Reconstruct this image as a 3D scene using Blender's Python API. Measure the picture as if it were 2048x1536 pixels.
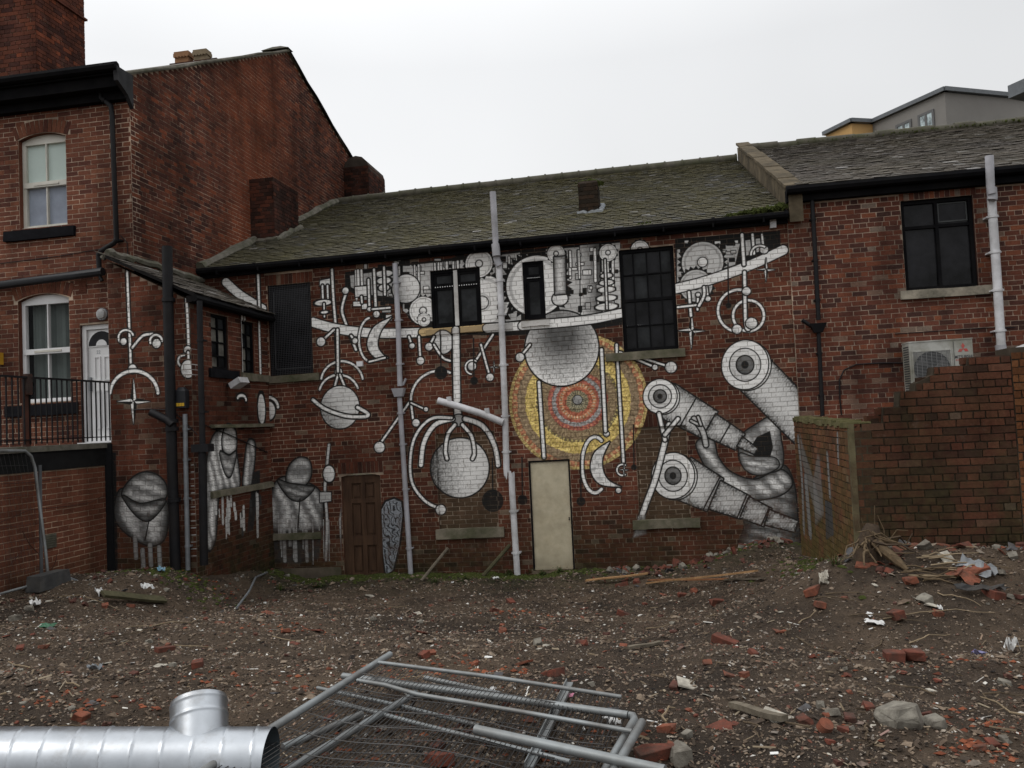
import bpy, bmesh, math, random
import numpy as np
from mathutils import Vector, Matrix
from mathutils.geometry import delaunay_2d_cdt
R = math.radians
S = bpy.context.scene
for o in list(bpy.data.objects): bpy.data.objects.remove(o)
COL = S.collection
# ------------------------------------------------------------------ camera
FPX, CZ = 1658.0, 2.72
YAW, PITCH, ROLL = R(9.82), R(2.61), R(2.67)
cf = Vector((-math.sin(YAW)*math.cos(PITCH), math.cos(YAW)*math.cos(PITCH), math.sin(PITCH)))
r0 = Vector((math.cos(YAW), math.sin(YAW), 0)); u0_ = r0.cross(cf)
cr = r0*math.cos(ROLL) - u0_*math.sin(ROLL)
cu = u0_*math.cos(ROLL) + r0*math.sin(ROLL)
CP = Vector((0, 0, CZ))
cd = bpy.data.cameras.new('camera'); co = bpy.data.objects.new('camera', cd); COL.objects.link(co)
cd.sensor_fit = 'HORIZONTAL'; cd.sensor_width = 36; cd.lens = FPX/2048*36
cd.clip_start = 0.05; cd.clip_end = 2000
M = Matrix((cr, cu, -cf)).transposed().to_4x4(); M.translation = CP
co.matrix_world = M; S.camera = co
# ------------------------------------------------------------------ sky, sun, exposure
SUN_EL, SUN_AZ = R(52), R(-120)          # azimuth from +Y towards +X
w = bpy.data.worlds.new('World'); S.world = w; w.use_nodes = True
nt = w.node_tree; nt.nodes.clear()
def N_(nt, t, **k):
    n = nt.nodes.new(t)
    for a, b in k.items():
        if a.startswith('i_'): n.inputs[a[2:].replace('_', ' ')].default_value = b
        elif a[0] == 'n' and a[1:].isdigit(): n.inputs[int(a[1:])].default_value = b
        else: setattr(n, a, b)
    return n
def wire(nt, a, ao, b, bi): nt.links.new(a.outputs[ao], b.inputs[bi])
wo = N_(nt, 'ShaderNodeOutputWorld'); bg = N_(nt, 'ShaderNodeBackground', n1=1.0)
sky = N_(nt, 'ShaderNodeTexSky', sky_type='NISHITA', sun_disc=False, sun_elevation=SUN_EL, sun_rotation=SUN_AZ)
sky.air_density = 1.5; sky.dust_density = 6
skm = N_(nt, 'ShaderNodeVectorMath', operation='SCALE'); skm.inputs['Scale'].default_value = 0.09
wire(nt, sky, 0, skm, 0)
tc = N_(nt, 'ShaderNodeTexCoord'); sp = N_(nt, 'ShaderNodeSeparateXYZ'); wire(nt, tc, 'Generated', sp, 0)
cr_ = N_(nt, 'ShaderNodeValToRGB'); e = cr_.color_ramp.elements
e[0].position = 0.0; e[0].color = (0.685, 0.69, 0.69, 1); e[1].position = 1.0; e[1].color = (1.50, 1.51, 1.52, 1)
m_ = cr_.color_ramp.elements.new(0.40); m_.color = (0.66, 0.668, 0.68, 1)
wire(nt, sp, 2, cr_, 0)
nz = N_(nt, 'ShaderNodeTexNoise', i_Scale=1.3, i_Detail=4.0, i_Roughness=0.5); wire(nt, tc, 'Generated', nz, 'Vector')
mr = N_(nt, 'ShaderNodeMapRange', n1=0.3, n2=0.7, n3=0.905, n4=1.07); wire(nt, nz, 0, mr, 0)
dt = N_(nt, 'ShaderNodeVectorMath', operation='DOT_PRODUCT'); dt.inputs[1].default_value = (-0.86, 0.5, 0.1); wire(nt, tc, 'Generated', dt, 0)
mr2 = N_(nt, 'ShaderNodeMapRange', n1=0.2, n2=1.0, n3=0.97, n4=1.30); wire(nt, dt, 'Value', mr2, 0)
mm = N_(nt, 'ShaderNodeMath', operation='MULTIPLY'); wire(nt, mr, 0, mm, 0); wire(nt, mr2, 0, mm, 1)
sc = N_(nt, 'ShaderNodeVectorMath', operation='SCALE'); wire(nt, cr_, 0, sc, 0); wire(nt, mm, 0, sc, 'Scale')
mx = N_(nt, 'ShaderNodeMix', data_type='RGBA', n0=0.97); wire(nt, skm, 0, mx, 6); wire(nt, sc, 0, mx, 7)
wire(nt, mx, 2, bg, 0); wire(nt, bg, 0, wo, 0)
sl = bpy.data.lights.new('sun', 'SUN'); sl.energy = 0.7; sl.angle = R(30); sl.color = (1, 0.97, 0.93)
so = bpy.data.objects.new('sun', sl); COL.objects.link(so)
sd = Vector((math.sin(SUN_AZ)*math.cos(SUN_EL), math.cos(SUN_AZ)*math.cos(SUN_EL), math.sin(SUN_EL)))
so.rotation_euler = sd.to_track_quat('Z', 'Y').to_euler(); so.location = (0, 0, 30)
vs = S.view_settings; vs.view_transform = 'Standard'; vs.look = 'None'; vs.gamma = 1; vs.use_curve_mapping = False
vs.exposure = 0.2
# ------------------------------------------------------------------ helpers: pixels to points, meshes, things
rng = random.Random(7); nr = np.random.default_rng(7)
def ray(x, y): return cf + cr*((x-1024)/FPX) - cu*((y-768)/FPX)
def hy(x, y, Y): d = ray(x, y); return CP + d*(Y/d.y)
def hx(x, y, X): d = ray(x, y); return CP + d*(X/d.x)
def hz(x, y, Z): d = ray(x, y); return CP + d*((Z-CZ)/d.z)
def proj(p):
    d = p - CP; z = d.dot(cf)
    return (1024 + FPX*d.dot(cr)/z, 768 - FPX*d.dot(cu)/z, z)
class Fr:
    def __init__(s, o, U, N):
        s.o, s.U, s.N = Vector(o), Vector(U), Vector(N)
        s.h = s.U.x**2 + s.U.y**2
        Y = -s.N; Z = s.U.normalized().cross(Y)
        s.rot = Matrix((s.U.normalized(), Y, Z)).transposed().to_4x4()
    def p(s, u, v, n=0.0): return s.o + s.U*u + Vector((0, 0, v)) + s.N*n
    def uv(s, P):
        d = P - s.o; u = (d.x*s.U.x + d.y*s.U.y)/s.h
        return (u, d.z - u*s.U.z)
    def px(s, x, y, n=0.0):
        d = ray(x, y); t = (s.o + s.N*n - CP).dot(s.N)/d.dot(s.N)
        return s.uv(CP + d*t)
    def rect(s, pts, n=0.0):
        q = [s.px(x, y, n) for x, y in pts]
        us = sorted(a for a, _ in q); vv = sorted(b for _, b in q)
        return ((us[0]+us[1])/2, (us[2]+us[3])/2, (vv[0]+vv[1])/2, (vv[2]+vv[3])/2)
def link(o, parent=None):
    COL.objects.link(o)
    if parent is not None:
        o.parent = parent
        if parent.type == 'EMPTY': o.matrix_parent_inverse = Matrix.Translation(-parent.location)
    return o
def tag(o, label=None, cat=None, group=None, kind=None):
    if label: o['label'] = label
    if cat: o['category'] = cat
    if group: o['group'] = group
    if kind: o['kind'] = kind
    return o
def thing(name, label, cat, loc, group=None):
    o = bpy.data.objects.new(name, None); o.empty_display_size = 0.2
    o.location = Vector(loc); COL.objects.link(o)
    return tag(o, label, cat, group)
class MB:
    def __init__(s): s.v, s.f, s.a, s.m = [], [], [], []
    def add(s, vs, fs, rnd=0.5, mi=0):
        b = len(s.v); s.v += [tuple(x) for x in vs]
        for q in fs: s.f.append(tuple(i+b for i in q)); s.a.append(rnd); s.m.append(mi)
    BF = [(0, 3, 2, 1), (4, 5, 6, 7), (0, 1, 5, 4), (1, 2, 6, 5), (2, 3, 7, 6), (3, 0, 4, 7)]
    def box(s, c, ax, ay, az, rnd=0.5, mi=0, taper=1.0):
        c, ax, ay, az = Vector(c), Vector(ax), Vector(ay), Vector(az)
        t = taper
        vs = [c-ax-ay-az, c+ax-ay-az, c+ax+ay-az, c-ax+ay-az, c+(-ax-ay)*t+az, c+(ax-ay)*t+az, c+(ax+ay)*t+az, c+(-ax+ay)*t+az]
        s.add(vs, MB.BF, rnd, mi); return s
    def abox(s, x0, x1, y0, y1, z0, z1, rnd=0.5, mi=0):
        return s.box(((x0+x1)/2, (y0+y1)/2, (z0+z1)/2), ((x1-x0)/2, 0, 0), (0, (y1-y0)/2, 0), (0, 0, (z1-z0)/2), rnd, mi)
    def fbox(s, fr, u0, u1, v0, v1, n0, n1, rnd=0.5, mi=0):
        P = fr.p; vs = [P(u0, v0, n1), P(u1, v0, n1), P(u1, v0, n0), P(u0, v0, n0), P(u0, v1, n1), P(u1, v1, n1), P(u1, v1, n0), P(u0, v1, n0)]
        s.add(vs, MB.BF, rnd, mi); return s
    def prism(s, fr, poly, n0, n1, rnd=0.5, mi=0):     # n1 = front
        k = len(poly); vs = [fr.p(u, v, n1) for u, v in poly] + [fr.p(u, v, n0) for u, v in poly]
        fs = [tuple(range(k)), tuple(range(2*k-1, k-1, -1))] + [(i, i+k, (i+1) % k+k, (i+1) % k) for i in range(k)]
        s.add(vs, fs, rnd, mi); return s
    def tube(s, path, r, n=8, rnd=0.5, mi=0, caps=True, up=None):
        path = [Vector(p) for p in path]; k = len(path); rs = r if isinstance(r, (list, tuple)) else [r]*k
        vs = []; prev = None
        for i, p in enumerate(path):
            t = (path[min(i+1, k-1)] - path[max(i-1, 0)]).normalized()
            if prev is None:
                a = Vector((0, 0, 1)) if abs(t.z) < 0.9 else Vector((1, 0, 0))
                x = t.cross(a).normalized()
            else: x = (prev - t*prev.dot(t)).normalized()
            prev = x; y = t.cross(x)
            for j in range(n):
                q = 2*math.pi*j/n; vs.append(p + (x*math.cos(q) + y*math.sin(q))*rs[i])
        fs = [(i*n+j, i*n+(j+1) % n, (i+1)*n+(j+1) % n, (i+1)*n+j) for i in range(k-1) for j in range(n)]
        if caps: fs += [tuple(range(n-1, -1, -1)), tuple(range((k-1)*n, k*n))]
        s.add(vs, fs, rnd, mi); return s
    def build(s, name, mat, parent=None, smooth=False, kind=None, recalc=True):
        me = bpy.data.meshes.new(name); me.from_pydata(s.v, [], s.f)
        for m in (mat if isinstance(mat, (list, tuple)) else [mat]): me.materials.append(m)
        at = me.attributes.new('rnd', 'FLOAT', 'FACE'); at.data.foreach_set('value', np.array(s.a, dtype=np.float32))
        if isinstance(mat, (list, tuple)): me.polygons.foreach_set('material_index', np.array(s.m, dtype=np.int32))
        if recalc and len(s.f) < 30000:
            bm = bmesh.new(); bm.from_mesh(me); bmesh.ops.recalc_face_normals(bm, faces=bm.faces); bm.to_mesh(me); bm.free()
        if smooth:
            me.polygons.foreach_set('use_smooth', np.ones(len(me.polygons), dtype=bool))
            try: me.set_sharp_from_angle(angle=R(40))
            except Exception: pass
        me.update(); o = bpy.data.objects.new(name, me); link(o, parent)
        if kind: o['kind'] = kind
        return o
def fastmesh(name, V, Fq, rnd, mat, parent=None, kind=None, smooth=False):
    """V (n,3); Fq (m,k) all faces of k corners; rnd (m,)"""
    me = bpy.data.meshes.new(name); V = np.asarray(V, np.float32); Fq = np.asarray(Fq, np.int32); m, k = Fq.shape
    me.vertices.add(len(V)); me.vertices.foreach_set('co', V.ravel())
    me.loops.add(m*k); me.loops.foreach_set('vertex_index', Fq.ravel())
    me.polygons.add(m); me.polygons.foreach_set('loop_start', np.arange(0, m*k, k, dtype=np.int32))
    me.update(calc_edges=True); me.polygons.foreach_set('use_smooth', np.full(m, smooth, dtype=bool))
    at = me.attributes.new('rnd', 'FLOAT', 'FACE'); at.data.foreach_set('value', np.asarray(rnd, np.float32))
    me.materials.append(mat); o = bpy.data.objects.new(name, me); link(o, parent)
    if kind: o['kind'] = kind
    return o
# ------------------------------------------------------------------ materials
class Mat:
    def __init__(s, name, rough=0.85, spec=0.3, metal=0.0):
        s.m = bpy.data.materials.new(name); s.m.use_nodes = True; s.t = s.m.node_tree
        s.b = s.t.nodes['Principled BSDF']; s.b.inputs['Roughness'].default_value = rough
        s.b.inputs['Specular IOR Level'].default_value = spec; s.b.inputs['Metallic'].default_value = metal
        s.pos = N_(s.t, 'ShaderNodeNewGeometry')
    def noise(s, scale, detail=4, rough=0.55, lo=0.0, hi=1.0, a=0.3, b=0.7, vec=None, dist=0.0):
        n = N_(s.t, 'ShaderNodeTexNoise', i_Scale=scale, i_Detail=float(detail), i_Roughness=rough, i_Distortion=dist)
        if vec is None: wire(s.t, s.pos, 'Position', n, 'Vector')
        else: s.t.links.new(vec, n.inputs['Vector'])
        r = N_(s.t, 'ShaderNodeMapRange', n1=a, n2=b, n3=lo, n4=hi); wire(s.t, n, 0, r, 0)
        return r.outputs[0]
    def ramp(s, fac, stops, interp='LINEAR'):
        r = N_(s.t, 'ShaderNodeValToRGB'); r.color_ramp.interpolation = interp; el = r.color_ramp.elements
        for i, (p, c) in enumerate(stops):
            x = el[i] if i < 2 else el.new(p)
            x.position = p; x.color = (*c, 1)
        s.t.links.new(fac, r.inputs[0]); return r.outputs[0]
    def attr(s, name='rnd'):
        a = N_(s.t, 'ShaderNodeAttribute', attribute_name=name); return a.outputs['Fac']
    def rgb(s, c):
        r = N_(s.t, 'ShaderNodeRGB'); r.outputs[0].default_value = (*c, 1); return r.outputs[0]
    def mix(s, f, a, b, mode='MIX'):
        n = N_(s.t, 'ShaderNodeMix', data_type='RGBA', blend_type=mode)
        for k, x in ((0, f), (6, a), (7, b)):
            if isinstance(x, (int, float)): n.inputs[k].default_value = x
            elif isinstance(x, tuple): n.inputs[k].default_value = (*x, 1)
            else: s.t.links.new(x, n.inputs[k])
        return n.outputs[2]
    def math(s, op, a, b=0.0, clamp=False):
        n = N_(s.t, 'ShaderNodeMath', operation=op, use_clamp=clamp)
        for k, x in ((0, a), (1, b)):
            if isinstance(x, (int, float)): n.inputs[k].default_value = x
            else: s.t.links.new(x, n.inputs[k])
        return n.outputs[0]
    def mulv(s, col, val):
        n = N_(s.t, 'ShaderNodeVectorMath', operation='SCALE'); s.t.links.new(col, n.inputs[0])
        if isinstance(val, (int, float)): n.inputs['Scale'].default_value = val
        else: s.t.links.new(val, n.inputs['Scale'])
        return n.outputs[0]
    def mapr(s, val, a, b, lo, hi):
        n = N_(s.t, 'ShaderNodeMapRange', n1=a, n2=b, n3=lo, n4=hi); s.t.links.new(val, n.inputs[0]); return n.outputs[0]
    def z(s, ax=2):
        n = N_(s.t, 'ShaderNodeSeparateXYZ'); wire(s.t, s.pos, 'Position', n, 0); return n.outputs[ax]
    def color(s, c):
        if isinstance(c, tuple): s.b.inputs['Base Color'].default_value = (*c, 1)
        else: s.t.links.new(c, s.b.inputs['Base Color'])
        return s
    def bump(s, h, strength=0.4, dist=0.01):
        n = N_(s.t, 'ShaderNodeBump', n0=strength, n1=dist); s.t.links.new(h, n.inputs['Height']); s.t.links.new(n.outputs[0], s.b.inputs['Normal']); return s
    def mural(s, cv, base, dull=1.0, keep=1.0):
        """paint of canvas cv laid over colour base, mapped by place on the wall"""
        fr = cv.fr; W, H = cv.u1-cv.u0, cv.v1-cv.v0; ux = Vector((fr.U.x, fr.U.y, 0))/fr.h
        A = ux/W; B = (Vector((0, 0, 1)) - ux*fr.U.z)/H; o2 = fr.o
        ca = -o2.dot(A) - cv.u0/W; cb = -o2.dot(B) - cv.v0/H
        outs = []
        for V_, c_ in ((A, ca), (B, cb)):
            d = N_(s.t, 'ShaderNodeVectorMath', operation='DOT_PRODUCT'); d.inputs[1].default_value = V_
            wire(s.t, s.pos, 'Position', d, 0); outs.append(s.math('ADD', d.outputs['Value'], c_))
        cx = N_(s.t, 'ShaderNodeCombineXYZ'); s.t.links.new(outs[0], cx.inputs[0]); s.t.links.new(outs[1], cx.inputs[1])
        im = N_(s.t, 'ShaderNodeTexImage', extension='CLIP', interpolation='Linear'); im.image = cv.image()
        wire(s.t, cx, 0, im, 0)
        wear = s.math('MULTIPLY', s.noise(9, 6, 0.7, 0.55, 1.0, 0.30, 0.42), s.math('SUBTRACT', 1.0, s.math('MULTIPLY', s.mapr(s.z(), .2, 1.5, .75, 0), s.noise(5, 6, .75, 0, 1, .44, .56))))
        fine = s.noise(60, 3, 0.6, 0.9, 1.05)
        al = s.math('MULTIPLY', s.math('MULTIPLY', im.outputs['Alpha'], wear), keep)
        return s.mix(al, base, s.mulv(s.mulv(im.outputs['Color'], fine), dull))
BR = {  # brick palettes: ramp stops over a random number per brick
 'mural': [(0, (.030, .016, .014)), (.10, (.075, .026, .018)), (.30, (.115, .036, .022)), (.62, (.150, .045, .026)), (.85, (.185, .056, .030)), (.955, (.125, .050, .034)), (.975, (.235, .165, .110)), (1, (.19, .15, .11))],
 'gable': [(0, (.030, .019, .019)), (.25, (.078, .035, .028)), (.50, (.118, .044, .031)), (.78, (.150, .051, .030)), (.93, (.205, .062, .032)), (1, (.26, .072, .034))],
 'front': [(0, (.070, .030, .026)), (.2, (.115, .045, .032)), (.55, (.165, .062, .040)), (.85, (.205, .078, .045)), (1, (.24, .095, .055))],
 'right': [(0, (.035, .020, .020)), (.16, (.070, .028, .024)), (.36, (.115, .038, .026)), (.66, (.165, .050, .030)), (.86, (.215, .066, .034)), (.95, (.28, .085, .036)), (.97, (.20, .16, .125)), (1, (.24, .19, .15))],
 'bound': [(0, (.060, .036, .028)), (.25, (.120, .050, .034)), (.55, (.185, .066, .040)), (.82, (.235, .080, .046)), (.95, (.27, .105, .062)), (1, (.28, .22, .16))],
 'pier': [(0, (.13, .055, .025)), (.5, (.22, .085, .035)), (1, (.28, .12, .05))],
 'terr': [(0, (.11, .042, .026)), (.5, (.160, .058, .034)), (1, (.20, .074, .042))],
 'infill': [(0, (.075, .048, .030)), (.5, (.105, .066, .040)), (1, (.125, .074, .046))],
 'stub': [(0, (.018, .016, .013)), (.5, (.034, .026, .019)), (1, (.055, .034, .022))],
 'stack': [(0, (.022, .016, .014)), (.4, (.048, .025, .020)), (.75, (.085, .032, .022)), (1, (.13, .042, .024))],
}
def _calm(st, k=.24, sat=.95, mul=.86):
    n = len(st); mean = [sum(c[i] for _, c in st)/n for i in range(3)]; out = []
    for p, c in st:
        c = [a*(1-k)+b*k for a, b in zip(c, mean)]; g = sum(c)/3; out.append((p, tuple(mul*(g+(a-g)*sat) for a in c)))
    return out
BR = {k: _calm(v) for k, v in BR.items()}
def brick_mat(name, pal, soot=0.5, moss_z=None, cv=None, mortar=False, mcol=(.23, .175, .13), orange=None, moss_amt=1.0, mossc=((.010, .011, .007), (.046, .044, .020))):
    m = Mat(name, 0.95, 0.06)
    if mortar: c = m.mulv(m.rgb(tuple(1.75*q for q in mcol)), m.noise(1.1, 5, 0.6, 0.5, 1.2))
    else:
        c = m.ramp(m.attr(), BR[pal])
        c = m.mulv(c, m.noise(38, 5, 0.7, 0.72, 1.30))
    if orange: # sand-blasted, orange patch with a soft edge
        (ax, a0, a1, a2, a3) = orange
        f = m.math('MULTIPLY', m.mapr(m.z(ax), a0, a1, 0, 1), m.mapr(m.z(ax), a2, a3, 1, 0))
        f = m.math('MULTIPLY', f, m.noise(1.5, 4, 0.6, 0.35, 1.0))
        c = m.mix(m.math('MULTIPLY', f, .75), c, (.22, .060, .026))
    s1 = m.noise(0.55, 6, 0.65, 1-soot, 1.12, 0.33, 0.62)
    c = m.mulv(c, s1)
    vv = N_(m.t, 'ShaderNodeVectorMath', operation='MULTIPLY'); vv.inputs[1].default_value = (2.6, 2.6, .22); wire(m.t, m.pos, 'Position', vv, 0)
    c = m.mulv(c, m.noise(1.0, 5, .6, .74, 1.08, .36, .56, vec=vv.outputs[0]))      # damp streaks running down
    if moss_z is not None:
        zz = m.mapr(m.z(), moss_z[0], moss_z[1], 1.0, 0.0)
        f = m.math('MULTIPLY', zz, m.noise(2.2, 6, 0.65, 0, 1, 0.32, 0.54)); f = m.math('MULTIPLY', f, moss_amt, True)
        c = m.mix(f, c, m.ramp(m.noise(14, 4), [(0, mossc[0]), (1, mossc[1])]))
    # pale lime bloom in small patches
    c = m.mix(m.noise(3.1, 6, 0.75, 0, .30, 0.60, 0.74), c, (.20, .165, .13))
    if cv is not None: c = m.mural(cv, c, 0.60 if mortar else 1.0, 0.85 if mortar else 1.0)  # mural colour darkened on mortar, painting in the shade of the joints
    m.color(c); m.bump(m.noise(90, 3, .6), 0.25, 0.004)
    return m.m
def flat_mat(name, col, rough=0.7, spec=0.3, metal=0.0, var=0.15, scale=6.0, dirt=None, dirt_amt=0.5, bump=0.0):
    m = Mat(name, rough, spec, metal)
    c = m.mulv(m.rgb(col), m.noise(scale, 5, .6, 1-var, 1+var))
    if dirt: c = m.mix(m.noise(scale*.4, 6, .7, 0, dirt_amt, .42, .68), c, dirt)
    m.color(c)
    if bump: m.bump(m.noise(scale*8, 4, .6), bump, 0.004)
    return m.m
# ------------------------------------------------------------------ paint on walls: a small rasteriser in wall metres
def vnoise(h, w, cell, seed):
    g = np.random.default_rng(seed).random((int(h/cell)+3, int(w/cell)+3)); y = np.arange(h)/cell; x = np.arange(w)/cell
    yi = y.astype(int); xi = x.astype(int); fy = (y-yi)[:, None]; fx = (x-xi)[None, :]
    fy = fy*fy*(3-2*fy); fx = fx*fx*(3-2*fx)
    a = g[yi][:, xi]; b = g[yi][:, xi+1]; c = g[yi+1][:, xi]; d = g[yi+1][:, xi+1]
    return (a*(1-fx)+b*fx)*(1-fy) + (c*(1-fx)+d*fx)*fy
WH, BK = 0.92, 0.020
def catmull(P, closed=False, k=6):
    n = len(P)
    if n < 3: return P
    out = []
    for i in range(n if closed else n-1):
        g = lambda j: P[j % n] if closed else P[min(max(j, 0), n-1)]
        a, b, c, d = (np.array(g(i+j)) for j in (-1, 0, 1, 2))
        for t in np.arange(k)/k: out.append(tuple(.5*(2*b+(c-a)*t+(2*a-5*b+4*c-d)*t*t+(3*b-a-3*c+d)*t**3)))
    if not closed: out.append(tuple(P[-1]))
    return out
class Canvas:
    def __init__(s, name, fr, u0, u1, v0, v1, res=150):
        s.name, s.fr, s.u0, s.u1, s.v0, s.v1, s.res = name, fr, u0, u1, v0, v1, res
        s.w = int((u1-u0)*res); s.h = int((v1-v0)*res)
        s.C = np.full((s.h, s.w, 3), .06, np.float32); s.A = np.zeros((s.h, s.w), np.float32)
        s.n1 = vnoise(s.h, s.w, 3, 1); s.n2 = vnoise(s.h, s.w, 26, 2); s.n3 = vnoise(s.h, s.w, 9, 3); s._im = None
    def q(s, x, y): return s.fr.px(x, y)
    def sc(s, x, y): return 1.0/max(1e-6, math.hypot(*(a-b for a, b in zip(s.q(x+1, y), s.q(x, y)))))
    def sub(s, u0, u1, v0, v1):
        i0 = max(0, int((v0-s.v0)*s.res)-2); i1 = min(s.h, int((v1-s.v0)*s.res)+3)
        j0 = max(0, int((u0-s.u0)*s.res)-2); j1 = min(s.w, int((u1-s.u0)*s.res)+3)
        if i1 <= i0 or j1 <= j0: return None
        V, U = np.meshgrid((np.arange(i0, i1)+.5)/s.res+s.v0, (np.arange(j0, j1)+.5)/s.res+s.u0, indexing='ij')
        return (slice(i0, i1), slice(j0, j1)), U, V
    def put(s, sl, cov, col):
        cov = np.clip(cov, 0, 1)[..., None].astype(np.float32); col = np.asarray(col, np.float32)
        if col.ndim == 2: col = np.repeat(col[..., None], 3, 2)
        elif col.ndim == 0: col = np.array([col]*3, np.float32)
        s.C[sl] = s.C[sl]*(1-cov) + col*cov; s.A[sl] = s.A[sl] + (1-s.A[sl])*cov[..., 0]
    def aa(s, d): return np.clip(0.5 - d*s.res, 0, 1)
    @staticmethod
    def segd(U, V, pts, closed=False):
        d = np.full(U.shape, 1e9); n = len(pts)
        for k in range(n if closed else n-1):
            (x0, y0), (x1, y1) = pts[k], pts[(k+1) % n]; dx, dy = x1-x0, y1-y0; L = dx*dx+dy*dy+1e-12
            t = np.clip(((U-x0)*dx+(V-y0)*dy)/L, 0, 1); d = np.minimum(d, np.hypot(U-x0-t*dx, V-y0-t*dy))
        return d
    def line(s, pts, w, col=WH, out=2.9, shade=.35):
        """stroke through photo points, w and out in photo pixels"""
        k = s.sc(*pts[len(pts)//2]); P = [s.q(x, y) for x, y in (catmull(pts) if 2 < len(pts) < 12 else pts)]; r = w/2/k; o = out/k
        b = s.sub(min(p[0] for p in P)-r-o, max(p[0] for p in P)+r+o, min(p[1] for p in P)-r-o, max(p[1] for p in P)+r+o)
        if b is None: return
        sl, U, V = b; d = s.segd(U, V, P)
        if out: s.put(sl, s.aa(d-r-o), BK)
        c = col
        if np.ndim(col) == 0 and shade: c = col*(1 - shade*np.clip(d/r, 0, 1)**2*(.6+.8*s.n1[sl]))
        s.put(sl, s.aa(d-r), c)
    def arc(s, cx, cy, rx, a0, a1, w, col=WH, ry=None, out=2.2, n=28):
        ry = ry or rx; s.line([(cx+rx*math.cos(R(a0+(a1-a0)*i/n)), cy-ry*math.sin(R(a0+(a1-a0)*i/n))) for i in range(n+1)], w, col, out)
    def disc(s, cx, cy, rx, ry=None, col=WH, out=2.5, shade=.5, light=(.5, .5), rot=0.0, fn=None):
        ry = ry or rx; k = s.sc(cx, cy); u, v = s.q(cx, cy); rx /= k; ry /= k; o = out/k; m = max(rx, ry)+o
        b = s.sub(u-m, u+m, v-m, v+m)
        if b is None: return
        sl, U, V = b; c_, s_ = math.cos(rot), math.sin(rot); X = (U-u)*c_+(V-v)*s_; Y = -(U-u)*s_+(V-v)*c_
        rr = np.hypot(X/rx, Y/ry); d = (rr-1)*min(rx, ry)
        if out: s.put(sl, s.aa(d-o), BK)
        if fn is not None: c = fn(X/rx, Y/ry, rr, s.n1[sl], s.n3[sl])
        elif np.ndim(col) == 0:
            t = np.clip(.5-.5*(X/rx*light[0]+Y/ry*light[1])*1.3, 0, 1); c = col*(1-shade*t**1.5*(.5+1.0*s.n1[sl])-.2*shade*rr**6)
        else: c = col
        s.put(sl, s.aa(d), np.clip(c, .02, 1) if np.ndim(c) == 2 else c)
    def ring(s, cx, cy, r, w, col=WH, ry=None): s.arc(cx, cy, r, 0, 360, w, col, ry)
    def poly(s, pts, col=WH, out=2.5, fn=None, alpha=1.0, soft=0.0, smooth=False):
        if smooth: pts = catmull(pts, True)
        k = s.sc(*pts[0]); P = [s.q(x, y) for x, y in pts]; o = out/k
        b = s.sub(min(p[0] for p in P)-o, max(p[0] for p in P)+o, min(p[1] for p in P)-o, max(p[1] for p in P)+o)
        if b is None: return
        sl, U, V = b; d = s.segd(U, V, P, True); ins = np.zeros(U.shape, bool); n = len(P)
        for i in range(n):
            (x0, y0), (x1, y1) = P[i], P[(i+1) % n]
            if y0 == y1: continue
            c = ((y0 > V) != (y1 > V)) & (U < (x1-x0)*(V-y0)/(y1-y0)+x0); ins ^= c
        sd = np.where(ins, -d, d)
        if out: s.put(sl, s.aa(sd-o), BK)
        c = fn(U, V, d, s.n1[sl], s.n3[sl]) if fn else (col*(1-.14*s.n3[sl]-.1*s.n1[sl]) if np.ndim(col) == 0 and col > .2 else col)
        cov = s.aa(sd)*alpha
        if soft: cov = cov*np.clip(-sd/soft, 0, 1)
        s.put(sl, cov, np.clip(c, .02, 1) if np.ndim(c) == 2 else c)
    def gear(s, cx, cy, r, teeth=24, col=WH, th=.12, hub=True):
        def fn(X, Y, rr, n1, n3): return col*(1-.10*n3-.30*(np.abs(rr-.86) < .05)-.25*(np.abs(rr-.30) < .04))
        k = s.sc(cx, cy); pts = []
        for i in range(teeth*2):
            a = 2*math.pi*i/(teeth*2); q = r*(1+th*(1 if i % 2 else -.4)); pts.append((cx+q*math.cos(a), cy-q*math.sin(a)))
        s.poly(pts, BK, 0); s.disc(cx, cy, r*.90, fn=fn, out=0)
        if hub: s.disc(cx, cy, r*.2, shade=.3, out=2)
    def star(s, cx, cy, r, col=WH, h=1.3):
        w = r*.22
        for k in range(4):
            a = math.pi/2*k; e_ = r*(h if k % 2 else 1.0)
            tip = (cx+e_*math.cos(a), cy-e_*math.sin(a)); l = (cx+w*math.cos(a+.785), cy-w*math.sin(a+.785)); q = (cx+w*math.cos(a-.785), cy-w*math.sin(a-.785))
            s.poly([tip, l, (cx, cy)], BK, 1.5); s.poly([tip, q, (cx, cy)], col, 1.5)
    def crescent(s, pts_out, pts_in): s.poly(catmull(pts_out)+catmull(pts_in)[::-1], WH, 3, fn=lambda U, V, d, n1, n3: .72-.5*np.clip(n3*1.6-.7, 0, 1)+.2*n1)
    def image(s):
        if s._im: return s._im
        im = bpy.data.images.new(s.name, s.w, s.h, alpha=True)
        im.alpha_mode = 'CHANNEL_PACKED'
        br = vnoise(s.h, s.w, 2.2, 8); br = (br+np.roll(br, 3, 1)+np.roll(br, 6, 1)+np.roll(br, 9, 1))/4
        C = s.C*1.05*(0.92+.08*s.n2[..., None])*(.90+.20*br[..., None])*np.array([1.0, .985, .955])
        C = np.where(C <= .0031308, C*12.92, 1.055*np.power(np.clip(C, 1e-5, 1), 1/2.4)-.055)
        px = np.concatenate([C, s.A[..., None]], 2).astype(np.float32); im.pixels.foreach_set(px.ravel()); im.update(); im.pack()
        s._im = im; return im
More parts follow.
